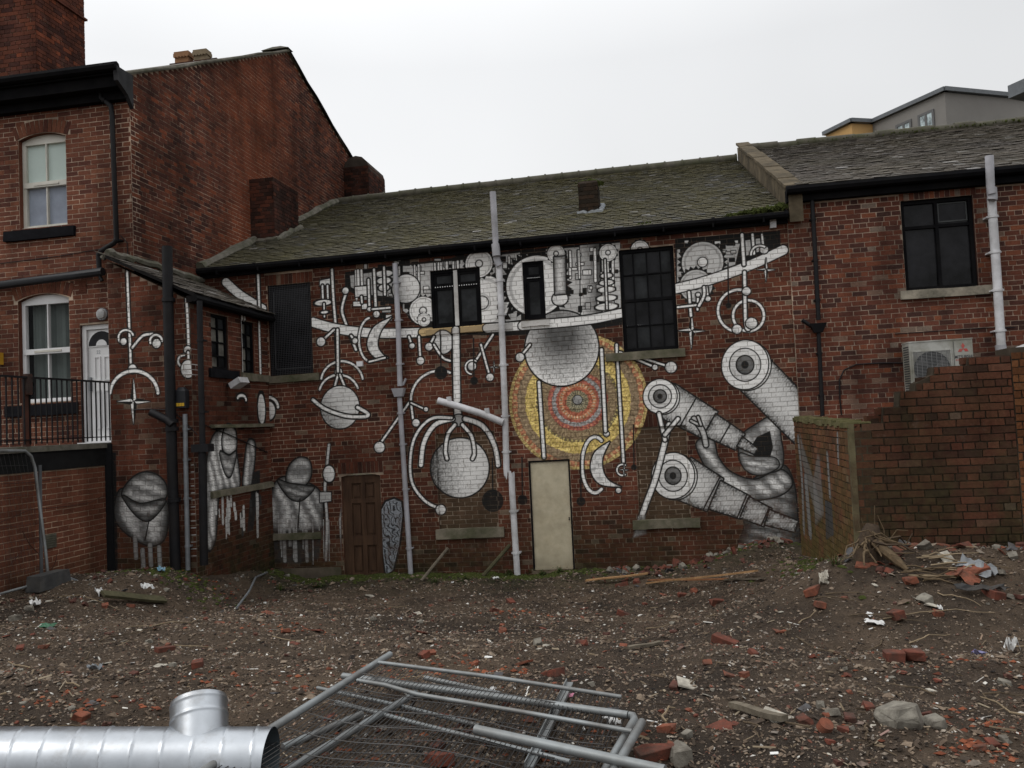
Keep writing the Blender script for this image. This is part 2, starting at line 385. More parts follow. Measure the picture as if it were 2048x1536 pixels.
# ------------------------------------------------------------------ brickwork
def scan(polys, v):
    xs = []
    for P in polys:
        n = len(P)
        for i in range(n):
            (x0, y0), (x1, y1) = P[i], P[(i+1) % n]
            if (y0 > v) != (y1 > v): xs.append(x0+(v-y0)*(x1-x0)/(y1-y0))
    xs.sort(); return [(xs[i], xs[i+1]) for i in range(0, len(xs)-1, 2)]
def isect(A, B):
    out = []
    for a, b in A:
        for c, d in B:
            if min(b, d) > max(a, c): out.append((max(a, c), min(b, d)))
    return out
CUBE = np.array([[-1, -1, -1], [1, -1, -1], [1, 1, -1], [-1, 1, -1], [-1, -1, 1], [1, -1, 1], [1, 1, 1], [-1, 1, 1]], float)
QF = np.array([[0, 1, 5, 4], [0, 3, 2, 1], [4, 5, 6, 7], [0, 4, 7, 3], [1, 2, 6, 5]])   # front (-y), bottom, top, ends
def brick_batch(name, fr, recs, mat, parent, depth=.05, rough=.0022):
    """recs: (u, v, len, h, rnd, proud)"""
    A = np.array(recs, float); n = len(A)
    if n == 0: return None
    ex = np.stack([A[:, 2]/2, np.full(n, depth/2), A[:, 3]/2], 1)
    L = CUBE[None]*ex[:, None] + nr.normal(0, rough, (n, 8, 3))*np.array([1, .25, .7]); L[:, :, 1] += (depth/2 - A[:, 5])[:, None]
    rot = np.array(fr.rot.to_3x3()); o = np.array(fr.o)
    c = o + A[:, :1]*np.array(fr.U)[None] + A[:, 1:2]*np.array([[0, 0, 1.]])
    W = L @ rot.T + c[:, None]
    Fq = (QF[None] + (np.arange(n)*8)[:, None, None]).reshape(-1, 4)
    return fastmesh(name, W.reshape(-1, 3), Fq, np.repeat(A[:, 4], 5), mat, parent, 'stuff')
POOL = {}
def brick_pool(key, l, h, mat, depth, k=14):
    if key in POOL: return POOL[key]
    out = []
    for i in range(k):
        L = CUBE*np.array([l/2, depth/2, h/2]) + nr.normal(0, .0022, (8, 3))*np.array([1, .25, .7]); L[:, 1] += depth/2 - .0005 - .002*nr.random()
        me = bpy.data.meshes.new('brick'); me.from_pydata(L.tolist(), [], QF.tolist())
        a = me.attributes.new('rnd', 'FLOAT', 'FACE'); a.data.foreach_set('value', np.full(5, (i+.5)/k, np.float32)); me.materials.append(mat); out.append(me)
    POOL[key] = out; return out
def visible(P):
    x, y, z = proj(P); return z > 0 and -20 < x < 2068 and -20 < y < 1556
def brickwork(fr, outline, holes, part, mat, g=.08, L=.235, quota=0, headers=6, depth=.05, jt=.010, v_off=0.0, key=None, pale=.0, hide=None, seed=1):
    rg = random.Random(seed); polys = [outline]+list(holes)
    v0 = min(p[1] for p in outline); v1 = max(p[1] for p in outline)
    recs = []; full = []
    k0 = math.floor((v0-v_off)/g)
    for k in range(k0, int((v1-v_off)/g)+1):
        lo, hi = v_off+k*g, v_off+(k+1)*g
        sp_ = isect(scan(polys, lo+.22*g), scan(polys, hi-.22*g))
        head = headers and k % headers == 0; l = L/2 if head else L
        off = (L/4 if head else (L/2 if k % 2 else 0)) + rg.uniform(-.015, .015)
        for a, b in sp_:
            i = math.floor((a-off)/l)
            while off+i*l < b:
                x0, x1 = max(a, off+i*l), min(b, off+(i+1)*l); i += 1
                if x1-x0 < .03: continue
                r = rg.random(); u = (x0+x1)/2; v = (lo+hi)/2+rg.gauss(0, .0012)
                P = fr.p(u, v)
                if hide and hide(P): continue
                full_ = (x1-x0) > L*.98
                rec = (u, v, x1-x0-jt-rg.random()*.003, g-jt, r, .0005+.002*rg.random())
                if full_ and quota and visible(P): full.append(((P-CP).length, rec))
                else: recs.append(rec)
    full.sort(key=lambda t: t[0])
    pool = brick_pool(key or id(part), L-jt-.001, g-jt, mat, depth) if quota else None
    for d, (u, v, l, h, r, pr) in full[:quota]:
        o = bpy.data.objects.new('brick', pool[int(r*len(pool)) % len(pool)])
        m = fr.rot.copy(); m.translation = fr.p(u, v); o.matrix_basis = m; link(o, part)
    recs += [t[1] for t in full[quota:]]
    return brick_batch('brickwork', fr, recs, mat, part, depth)
def wall_core(name, fr, outline, holes, mat_m, mat_b, parent, back=.25, rec=.0035, rev=.13):
    """mortar bed behind the bricks, with reveals in the openings"""
    pts = []; edges = []
    for P in [outline]+list(holes):
        b = len(pts); pts += [Vector(p) for p in P]; edges += [(b+i, b+(i+1) % len(P)) for i in range(len(P))]
    res = delaunay_2d_cdt(pts, edges, [], 1, 1e-5); mb = MB()
    vs = [fr.p(p.x, p.y, -rec) for p in res[0]]; polys = [outline]+list(holes); fs = []
    for f in res[2]:
        c = sum((res[0][i] for i in f), Vector((0, 0)))/len(f)
        ins = sum(1 for a, b in scan(polys, c.y+1e-6) if a < c.x < b) > 0
        if ins: fs.append(tuple(f))
    mb.add(vs, fs, .5, 0)
    for hi, P in enumerate([outline]+list(holes)):
        n = len(P); d = back if hi == 0 else rev
        for i in range(n):
            a, b = P[i], P[(i+1) % n]
            mb.add([fr.p(*a, -rec), fr.p(*b, -rec), fr.p(*b, -d), fr.p(*a, -d)], [(0, 1, 2, 3)], rng.random(), 0 if hi == 0 else 1)
    return mb.build(name, [mat_m, mat_b], parent, recalc=False)
def arch_row(fr, u0, u1, v, h, rise, mat, part, n=None, depth=.05, name='arch', wid=.076):
    """bricks on end over an opening, fanned on a shallow curve"""
    n = n or max(3, round((u1-u0)/wid)); mb = MB(); c = (u0+u1)/2; half = (u1-u0)/2
    Rr = (half*half+rise*rise)/(2*rise) if rise > 1e-4 else 1e6
    for i in range(n):
        if rise > 1e-4:
            a = math.asin(min(1, half/Rr))*(2*(i+.5)/n-1); cu_, cv_ = c+Rr*math.sin(a)+math.sin(a)*h/2, v+rise-Rr+Rr*math.cos(a)+math.cos(a)*h/2
        else: a = 0; cu_, cv_ = u0+(i+.5)*(u1-u0)/n, v+h/2
        U = fr.rot.to_3x3() @ Vector((math.cos(a), 0, -math.sin(a))); Z = fr.rot.to_3x3() @ Vector((math.sin(a), 0, math.cos(a)))
        wdt = (u1-u0)/n*(1+h/2/Rr)-.009
        mb.box(fr.p(cu_, cv_, -depth/2+.003+.004*rng.random()), U*wdt/2, fr.N*depth/2, Z*(h/2-.004), rng.random())
    return mb.build(name, mat, part, kind='stuff')
def arch_poly(u0, u1, v0, v1, rise, k=8):
    c = (u0+u1)/2; half = (u1-u0)/2; P = [(u0, v0), (u1, v0), (u1, v1)]
    if rise > 0:
        Rr = (half*half+rise*rise)/(2*rise); am = math.asin(min(1, half/Rr))
        for i in range(1, k):
            a = am*(1-2*i/k); P.append((c+Rr*math.sin(a), v1+rise-Rr+Rr*math.cos(a)))
    P.append((u0, v1)); return P
def stone(name, fr, u0, u1, v0, v1, n0, n1, mat, parent):
    mb = MB(); k = 7; vs = []
    for i in range(k):
        u = u0+(u1-u0)*i/(k-1); j = lambda s=.006: rng.uniform(-s, s)
        vs += [fr.p(u, v0+j(), n1+j()), fr.p(u, v1+j(), n1-.008+j()), fr.p(u, v1+.01, n0), fr.p(u, v0, n0)]
    fs = [(i*4+a, i*4+4+a, i*4+4+(a+1) % 4, i*4+(a+1) % 4) for i in range(k-1) for a in range(4)] + [(3, 2, 1, 0), (k*4-4, k*4-3, k*4-2, k*4-1)]
    mb.add(vs, fs, rng.random()); return mb.build(name, mat, parent)
# ------------------------------------------------------------------ the planes of the place
D, XG, YF, XL, YL, YB, XB, XJ = 14.334, -8.322, 12.256, -7.05, 11.76, 9.323, 2.00, 2.31
ct, st_ = math.cos(R(.7)), math.sin(R(.7))
FM = Fr((XG, D, 0), (ct, 0, st_), (0, -1, 0))            # painted building, front
FRB = Fr((XJ, D-.02, 0), (1, 0, .002), (0, -1, 0))       # right building, front
FG = Fr((XG, YF, 0), (0, 1, 0), (1, 0, 0))               # tall house, gable
FF = Fr((-16, YF, 0), (1, 0, .003), (0, -1, 0))          # tall house, front
FL = Fr((-8.46, YL, 0), (1, 0, 0), (0, -1, 0))           # lean-to, front
FS = Fr((XL, YL, 0), (0, 1, 0), (1, 0, 0))               # lean-to, side
FB = Fr((XB, YB, 0), (1, 0, 0), (0, -1, 0))              # yard wall, front
YBE = 12.95
FBL = Fr((XB, YBE, 0), (0, -1, 0), (-1, 0, 0))         # yard wall, left face
XT = -8.55
FT = Fr((XT, 4.0, 0), (0, 1, 0), (1, 0, 0))              # terrace wall
# ------------------------------------------------------------------ the painted decoration (plain stand-in shapes)
cm = Canvas('mural_main', FM, 0.0, 10.66, -.05, 5.97, 150)
def paint_main(c):
    L, Dd, P = c.line, c.disc, c.poly
    # dark ground and pale panels behind the machinery
    P([(690, 545), (800, 530), (1000, 505), (1240, 482), (1245, 650), (1130, 668), (1000, 672), (860, 668), (820, 640), (800, 610), (735, 600), (690, 580)], BK, 0)
    P([(1350, 478), (1560, 462), (1562, 500), (1450, 545), (1352, 580)], BK, 0)
    P([(700, 552), (795, 538), (798, 596), (740, 590), (702, 575)], .50, 0)
    P([(806, 532), (935, 520), (935, 548), (862, 556), (864, 640), (846, 652), (806, 622)], .66, 0)
    P([(962, 540), (1005, 510), (1040, 506), (1042, 640), (966, 650)], .60, 0)
    P([(1092, 500), (1160, 495), (1165, 632), (1094, 640)], .62, 0)
    P([(1160, 492), (1198, 488), (1203, 630), (1162, 634)], .6, 2, fn=lambda U, V, d, n1, n3: .12+.62*np.clip(1.0-(U-U.min())/(U.max()-U.min()+1e-6)*1.25, 0, 1)*(.7+.5*n1))
    P([(1203, 490), (1240, 486), (1242, 628), (1206, 632)], .66, 0)
    P([(1354, 500), (1480, 488), (1470, 530), (1354, 566)], .55, 0)
    P([(1490, 482), (1530, 476), (1530, 500), (1492, 512)], .6, 0)
    rg = random.Random(3)
    for i in range(120):                                   # small plates, slots and pipes
        x = rg.uniform(705, 1235); y = rg.uniform(505, 625) - (x-960)*.05; w_, h_ = rg.uniform(4, 18), rg.uniform(3, 12)
        P([(x, y), (x+w_, y-.5), (x+w_, y+h_), (x, y+h_)], rg.choice([WH, .6, .5, BK, BK]), 1.6)
    for i in range(40):
        x = rg.uniform(700, 1235); y = 520-(x-960)*.09; L([(x, y), (x+1.5, y+rg.uniform(25, 80))], rg.uniform(2.5, 5), WH, 1.6)
    for i in range(26): x = rg.uniform(1356, 1470); y = rg.uniform(482, 520); w_ = rg.uniform(4, 16); P([(x, y), (x+w_, y-.5), (x+w_, y+5), (x, y+5)], rg.choice([WH, .6, BK, BK]), 1.6)
    c.gear(964, 606, 60, 30); c.gear(1072, 572, 66, 34); c.gear(958, 528, 30, 18); c.gear(1112, 508, 19, 14)
    c.gear(1216, 506, 19, 12); c.gear(1405, 525, 46, 26, .62); c.gear(1392, 572, 36, 22, .6); c.gear(846, 622, 30, 20); c.gear(848, 640, 14, 12)
    c.gear(1280, 500, 20, 14)
    P([(1352, 583), (1450, 556), (1560, 512), (1565, 640), (1352, 640)], BK, 0, alpha=0)     # keep the brick clear below the beam
    Dd(812, 578, 27); Dd(1120, 598, 15, 13, shade=.3)
    P([(1108, 515), (1130, 513), (1132, 588), (1110, 590)], .6, 2.5, fn=lambda U, V, d, n1, n3: .15+.6*np.clip(d*14, 0, 1)*(.7+.4*n1))
    for y in (548, 562, 576): Dd(768, y, 17-.25*(y-548), 6, shade=.2)
    L([(768, 535), (770, 590)], 4)
    for i, y in enumerate((552, 566, 580, 597, 614)): Dd(1213, y, 11+2.6*i, 4.5+.5*i, shade=.15, out=2)
    L([(1210, 520), (1214, 618)], 3)
    for y in (568, 582, 598, 614, 632): Dd(1001, y, 5.5, 6.5, col=.62, out=1.8)
    # hanging fittings on bare brick, left
    P([(640, 562), (660, 558), (660, 570), (640, 573)], WH); L([(645, 572), (646, 600)], 3.5); L([(655, 572), (656, 600)], 3.5)
    Dd(646, 606, 16, 5, shade=.2); L([(648, 608), (649, 634)], 3); Dd(649, 625, 7, 2.5, shade=.1)
    L([(664, 540), (667, 600), (672, 660), (675, 735)], 4.5)
    L([(691, 590), (684, 620), (692, 648), (712, 700)], 4.5); Dd(691, 582, 6)
    P([(710, 575), (733, 573), (734, 592), (711, 594)], WH); L([(723, 594), (724, 606)], 3.5)
    L([(737, 560), (739, 618)], 4); L([(748, 540), (752, 622)], 4.5); Dd(739, 619, 4); L([(745, 619), (780, 616)], 3.5)
    # beam
    L([(626, 645), (660, 655), (705, 663), (760, 667), (830, 666), (880, 664)], 17, WH, 2.5, .15)
    L([(845, 665), (920, 659), (990, 655)], 15, np.array((.62, .46, .25)), 2.5, 0)
    L([(975, 657), (1060, 651), (1130, 645), (1190, 638), (1242, 627)], 17, WH, 2.5, .15)
    L([(1352, 578), (1400, 566), (1450, 550), (1510, 527), (1566, 501)], 19, WH, 2.5, .15)
    # coloured round panel
    def rings(X, Y, rr, n1, n3):
        th = np.arctan2(Y, X); col = np.zeros(X.shape+(3,))
        rj = rr+.022*(n1-.5)+.012*(n3-.5)
        def band(a, b, c1, c2=None, nt_=0, amp=.5):
            m = (rj >= a) & (rj < b); k = np.array(c1)[None, None]*np.ones_like(col)
            if c2 is not None:
                t = (np.sin(th*nt_)*np.sin((rr-a)/(b-a)*np.pi) > amp)[..., None]; k = np.where(t, np.array(c2), k)
            col[m] = k[m]
        band(0, .10, (.16, .17, .12), (.5, .45, .3), 18, .3); band(.10, .16, (.30, .26, .14), (.10, .10, .08), 26, .2)
        band(.16, .21, (.45, .09, .04)); band(.21, .27, (.55, .20, .08), (.60, .45, .30), 34, .4); band(.27, .31, (.42, .08, .05))
        band(.31, .37, (.26, .26, .27), (.40, .40, .42), 40, .3); band(.37, .43, (.36, .06, .05), (.55, .15, .07), 44, .3)
        band(.43, .56, (.24, .165, .085), (.36, .26, .13), 60, .5); band(.56, .60, (.14, .11, .05), (.45, .36, .10), 60, .2)
        band(.60, .76, (.74, .55, .12), (.50, .34, .08), 90, .55); band(.76, .88, (.25, .17, .095), (.34, .25, .14), 70, .4)
        band(.88, .95, (.46, .15, .06), (.62, .42, .18), 64, .35); band(.95, 1.05, (.52, .40, .12), (.36, .22, .06), 110, .3)
        gm = col.mean(2, keepdims=True); col = (gm+(col-gm)*.86)*.88+np.array([.055, .042, .026]); spk = (n1[..., None]-.5)*.22; return np.clip(col*1.22*(.62+.6*n1[..., None])*(.78+.40*n3[..., None])+spk*gm+.012, .01, 1)
    Dd(1155, 803, 139, 136, out=0, fn=rings)
    Dd(1155, 800, 9, col=.42, out=1.5)
    L([(1078, 765), (1088, 915)], 6)
    # big grey ball under the beam
    def orb(X, Y, rr, n1, n3): return .09+.72*np.clip((rr**2.2)*.55+(.55-Y)*.38-.25*np.exp(-((X*.9)**2+(Y-.35)**2)*4), 0, 1)*(.65+.7*n1)+.05*n3
    Dd(1123, 697, 73, 74, fn=orb, out=3)
    P([(1040, 624), (1240, 600), (1240, 622), (1130, 637), (1040, 645)], .0, 0, alpha=0)
    L([(1045, 652), (1130, 645), (1190, 638), (1242, 627)], 17, WH, 2.5, .15)
    # column and clawed ball
    L([(911, 668), (912, 740), (916, 835)], 13, WH, 3, .3); Dd(886, 685, 20, 22); L([(912, 660), (914, 800)], 13, WH, 3, .3)
    def ball(X, Y, rr, n1, n3): return np.clip(.80-.62*np.clip(-X*.85+.15-(n1-.5)*.55, 0, 1)-.12*rr**5, .05, 1)
    Dd(919, 936, 57, fn=ball, out=3)
    Dd(917, 841, 12, 11, col=.5)
    for pts, w_ in (([(905, 838), (870, 850), (848, 885), (842, 930)], 8), ([(930, 838), (965, 852), (988, 890), (996, 930)], 9), ([(910, 850), (895, 870), (890, 900), (893, 918)], 6), ([(925, 850), (942, 872), (948, 905), (944, 918)], 6), ([(903, 836), (862, 838), (832, 870), (821, 915), (824, 965), (848, 1000), (875, 1016)], 5)): L(pts, w_)
    Dd(881, 1020, 9)
    c.arc(880, 800, 58, 70, 195, 4.5); L([(822, 806), (826, 838)], 4); Dd(832, 846, 7); L([(818, 806), (760, 888)], 4); Dd(759, 895, 10); L([(822, 806), (848, 818)], 3); Dd(852, 819, 4)
    # ringed ball
    def saturn(X, Y, rr, n1, n3): return np.clip(.72-.45*np.clip(-X*.7-Y*.5+.1, 0, 1)*(.6+.7*n1)-.1*(np.sin(Y*22+n3*3) > .6), .06, 1)
    c.arc(684, 765, 42, 10, 170, 4); c.arc(678, 790, 40, 20, 165, 4); Dd(677, 744, 7)
    L([(675, 660), (676, 745)], 4.5); L([(676, 750), (668, 780)], 4); L([(680, 750), (692, 780)], 4)
    Dd(680, 815, 38, 40, fn=saturn); L([(626, 800), (650, 818), (690, 832), (728, 834), (736, 828), (715, 815)], 6)
    # crescents, stars, little balls
    c.crescent([(783, 635), (748, 655), (735, 690), (750, 715), (776, 716)], [(783, 635), (762, 662), (755, 690), (764, 708), (776, 716)])
    c.arc(742, 680, 24, 100, 250, 4, ry=44); L([(738, 724), (770, 716)], 3.5); Dd(753, 629, 6)
    c.arc(1190, 930, 26, 60, 300, 6, ry=56); Dd(1213, 868, 5); Dd(1237, 981, 5)
    c.crescent([(1219, 884), (1190, 905), (1182, 940), (1200, 968), (1242, 974)], [(1219, 884), (1205, 915), (1206, 942), (1218, 962), (1242, 974)])
    L([(1203, 700), (1211, 862)], 6); L([(1233, 690), (1247, 925)], 5)
    c.arc(1245, 940, 11, 60, 300, 3); c.star(1248, 940, 9)
    c.star(1383, 662, 27, h=1.35); L([(1378, 585), (1382, 632)], 5); c.star(1532, 540, 18); c.star(988, 735, 9)
    for x0, y0, x1, y1, r_ in ((668, 660, 642, 684, 8), (702, 672, 710, 682, 5), (818, 674, 824, 692, 5), (838, 674, 841, 722, 7), (868, 674, 858, 694, 7), (986, 670, 944, 733, 8), (962, 690, 980, 755, 7), (1060, 690, 1040, 715, 8), (1240, 705, 1310, 735, 5), (1280, 715, 1342, 735, 11), (1395, 620, 1396, 590, 4), (1413, 575, 1416, 598, 5)): L([(x0, y0), (x1, y1)], 4); Dd(x1, y1, r_)
    L([(868, 690), (885, 715), (900, 722)], 4); c.arc(945, 735, 14, 60, 260, 3)
    c.arc(1478, 622, 42, 60, 260, 5); c.ring(1497, 632, 31, 5); L([(1489, 545), (1492, 650), (1502, 655)], 6); Dd(1493, 583, 8); Dd(1474, 659, 9); Dd(1503, 647, 11)
    L([(1484, 470), (1488, 530)], 6); L([(1505, 470), (1508, 508)], 5); L([(1524, 470), (1527, 500)], 4); Dd(1528, 500, 8); c.arc(1520, 510, 18, 60, 180, 4)
    L([(1355, 615), (1400, 610)], 4); L([(1408, 575), (1408, 592), (1398, 612)], 5)
    # painted shadows
    for x, y, r_ in ((985, 1002, 22), (882, 746, 13), (1268, 935, 6), (1162, 1003, 9), (1045, 1000, 10), (948, 762, 8), (1457, 612, 6)): L([(x-1, y-85), (x, y)], 3, BK, 0, 0); Dd(x, y, r_, col=.02, out=0, shade=0)
    # three tubes with round ends
    def tube(a, b, ra, rb, seg=(), lens=True):
        dx, dy = b[0]-a[0], b[1]-a[1]; n_ = math.hypot(dx, dy); nx, ny = -dy/n_, dx/n_
        def fn(U, V, d, n1, n3): return np.clip((.80-.62*np.exp(-d*11)*(.45+n1)-.10*n3)*(1-.30*(np.sin(U*120-V*90+n3*4) > .35)*np.exp(-d*6)), .06, 1)
        P([(a[0]+nx*ra, a[1]+ny*ra), (b[0]+nx*rb, b[1]+ny*rb), (b[0]-nx*rb, b[1]-ny*rb), (a[0]-nx*ra, a[1]-ny*ra)], .6, 3, fn=fn)
        for t in seg:
            x, y = a[0]+dx*t, a[1]+dy*t; r_ = ra+(rb-ra)*t; L([(x+nx*r_, y+ny*r_), (x-nx*r_, y-ny*r_)], 3, BK, 0, 0)
    def lens(x, y, rx, ry):
        Dd(x+5, y+2, rx, ry, shade=.6, rot=-.2); Dd(x, y, rx, ry, shade=.12, rot=-.2)
        Dd(x, y, rx*.66, ry*.66, col=.80, shade=.25, out=2.2); Dd(x, y, rx*.36, ry*.36, col=.20, out=2.5, shade=.5); Dd(x, y, rx*.16, ry*.16, col=.03, out=0, shade=.2)
    # robe at the right
    def drape(lo, hi, fu, fv, edge=6.0, ph=0.0):
        def fn(U, V, d, n1, n3):
            f_ = .5+.5*np.sin(U*fu+V*fv+ph+2.2*np.sin(V*5+U*3)+n3*1.6); h_ = (np.sin(V*150+U*60+n3*5) > .55)*.22
            return np.clip(lo+(hi-lo)*(.25+.75*f_)*np.clip(d*edge, .12, 1)*(.75+.45*n1)*(1-h_), .025, 1)
        return fn
    robe = drape(.05, .62, 16, 9, 7)
    def robe_(U, V, d, n1, n3): return np.clip(.04+.24*np.clip(d*4.2, 0, 1)*(.35+.9*n3)*(.75+.5*n1)+.10*(np.sin(U*26+V*34+n3*4) > .75), .03, 1)
    P([(1478, 1000), (1500, 965), (1560, 930), (1585, 960), (1594, 1030), (1590, 1098), (1482, 1100), (1490, 1050)], .3, 3, fn=drape(.03, .36, 9, 30, 5), smooth=True)
    P([(1393, 888), (1424, 878), (1436, 915), (1462, 945), (1510, 960), (1560, 940), (1584, 965), (1560, 990), (1500, 1000), (1450, 985), (1418, 945)], .4, 3, fn=drape(.08, .85, 18, 14, 9), smooth=True)
    P([(1478, 908), (1484, 872), (1512, 850), (1556, 828), (1560, 870), (1566, 915), (1556, 940), (1510, 945), (1486, 930)], .4, 3, fn=drape(.08, .78, 14, 18, 9, 1.0), smooth=True)
    P([(1500, 896), (1514, 874), (1540, 862), (1546, 895), (1540, 916), (1508, 914)], BK, 0)
    P([(1480, 908), (1506, 914), (1548, 916), (1556, 934), (1520, 950), (1490, 938)], .5, 2.5, fn=drape(.1, .8, 6, 46, 10), smooth=True)
    tube((1496, 735), (1640, 880), 42, 40); lens(1490, 730, 46, 50)
    tube((1332, 800), (1420, 850), 36, 30, (.5,)); tube((1420, 850), (1480, 884), 24, 18, (.5,)); tube((1480, 884), (1512, 903), 10, 6); lens(1320, 793, 33, 34)
    tube((1362, 955), (1430, 990), 44, 36, (.9,)); tube((1430, 990), (1490, 1015), 30, 24, (.9,)); tube((1490, 1015), (1535, 1035), 22, 19, (.9,)); tube((1535, 1035), (1592, 1053), 15, 11); lens(1346, 952, 42, 46)
    L([(1388, 838), (1405, 862), (1412, 890)], 9, .55); L([(1398, 850), (1382, 842)], 4, .6); L([(1402, 850), (1396, 834)], 4, .6)
    # forked stick
    L([(1338, 850), (1326, 900), (1310, 960), (1295, 1000), (1282, 1036)], 10); L([(1330, 880), (1318, 828)], 7); L([(1330, 870), (1356, 838)], 7)
    P([(1275, 1030), (1292, 1030), (1296, 1070), (1262, 1080)], .35, 0, soft=.05)
    # plain robed shapes, left
    cloak = drape(.05, .80, 22, 5, 8)
    def cloak_(U, V, d, n1, n3): return np.clip(.08+.64*np.clip(d*5.5, 0, 1)*(.35+.75*n3)*(.75+.5*n1), .03, 1)
    P([(540, 1058), (536, 1010), (546, 975), (566, 955), (600, 962), (626, 972), (642, 990), (646, 1030), (640, 1058), (590, 1064)], .5, 3, fn=cloak, smooth=True)
    P([(574, 965), (578, 934), (598, 916), (618, 922), (622, 948), (612, 968), (594, 974)], .5, 3, fn=drape(.10, .72, 8, 26, 12), smooth=True); P([(556, 962), (580, 968), (612, 972), (628, 976), (604, 1000), (580, 996)], .4, 2.5, fn=drape(.05, .6, 10, 40, 10), smooth=True)
    L([(600, 998), (596, 1056)], 2.5, BK, 0, 0)
    P([(540, 1062), (648, 1055), (640, 1120), (600, 1130), (545, 1128)], .05, 0, alpha=.85, soft=.05)
    for x in (568, 590, 612): L([(x, 1062), (x+2, 1122)], 7, .38, 0)
    L([(658, 890), (654, 930), (650, 980), (654, 1040), (652, 1120)], 5, .6, 1.5); Dd(658, 948, 11, 15, shade=.4); P([(640, 985), (662, 985), (662, 1002), (640, 1005)], .55, 2)
    P([(684, 1000), (676, 1040), (684, 1140)], .5, 0, soft=.03)
    P([(763, 1020), (772, 1004), (788, 998), (802, 1004), (805, 1030), (798, 1090), (786, 1140), (772, 1150), (764, 1090)], .3, 4, fn=lambda U, V, d, n1, n3: np.where((np.sin(U*70+V*30+n3*9) > .5) & (d > .02), .05, .32*(.7+.5*n1))[..., None]*np.array((.92, 1.0, 1.12)))
    # on the wall above the lean-to and at the left reveal
    L([(452, 565), (480, 590), (525, 618)], 15, WH, 2.5, .15); L([(516, 545), (519, 625)], 4.5); L([(519, 640), (523, 745)], 4)
    c.arc(536, 815, 20, 0, 120, 5); Dd(538, 822, 12, 17, shade=.6)
    for i in range(14):                                   # drips
        x = rg.uniform(545, 660); L([(x, 1040), (x+1, 1040+rg.uniform(20, 90))], 2.2, .4, 0, 0)
paint_main(cm)
cl = Canvas('mural_lean_to', FL, -.05, 1.46, 0.0, 5.6, 150)
def paint_lean(c):
    L, Dd = c.line, c.disc
    c.poly([(214, 905), (232, 905), (236, 1150), (214, 1150)], .018, 0)
    L([(254, 540), (258, 640), (262, 738)], 4.5); c.arc(252, 675, 15, 20, 240, 3.5); Dd(247, 683, 6); L([(265, 695), (285, 672), (305, 668)], 4.5); c.arc(312, 682, 12, 0, 200, 4); Dd(313, 687, 8)
    Dd(265, 738, 8); c.arc(268, 790, 48, 5, 175, 6); c.star(267, 803, 33, h=1.4)
    L([(372, 590), (375, 640), (377, 695)], 5); Dd(375, 700, 7); c.arc(368, 722, 12, 90, 250, 4); L([(376, 705), (377, 725)], 5); Dd(376, 738, 14, 16, shade=.4)
    def drape(lo, hi, fu, fv, edge=6.0, ph=0.0):
        def fn(U, V, d, n1, n3):
            f_ = .5+.5*np.sin(U*fu+V*fv+ph+2.2*np.sin(V*5+U*3)+n3*1.6); h_ = (np.sin(V*150+U*60+n3*5) > .55)*.22
            return np.clip(lo+(hi-lo)*(.25+.75*f_)*np.clip(d*edge, .12, 1)*(.75+.45*n1)*(1-h_), .025, 1)
        return fn
    cloak = drape(.04, .66, 20, 8, 8)
    def cloak_(U, V, d, n1, n3): return np.clip(.06+.52*np.clip(d*6, 0, 1)*(.35+.75*n3)*(.75+.5*n1), .03, 1)
    c.poly([(232, 1040), (232, 1000), (246, 978), (280, 1002), (332, 1004), (333, 1060), (322, 1084), (296, 1090), (258, 1070)], .5, 3, fn=cloak, smooth=True)
    c.poly([(246, 994), (256, 966), (284, 946), (316, 952), (333, 976), (326, 1000), (290, 1010)], .5, 3, fn=drape(.06, .58, 8, 24, 10), smooth=True); c.poly([(246, 992), (280, 1008), (330, 1000), (300, 1040), (272, 1030)], .4, 2.5, fn=drape(.04, .5, 10, 40, 10), smooth=True)
    L([(298, 1040), (290, 1080)], 2.5, BK, 0, 0)
    for x, y in ((270, 1075), (300, 1090), (318, 1095), (285, 1100)): L([(x, y), (x+2, y+40)], 9, .30, 0)
    for i in range(14): L([(382, 930+i*14), (400, 929+i*14)], 2, .45, 0, 0)
paint_lean(cl)
cs_ = Canvas('mural_side', FS, -.05, 2.62, 0.0, 4.9, 130)
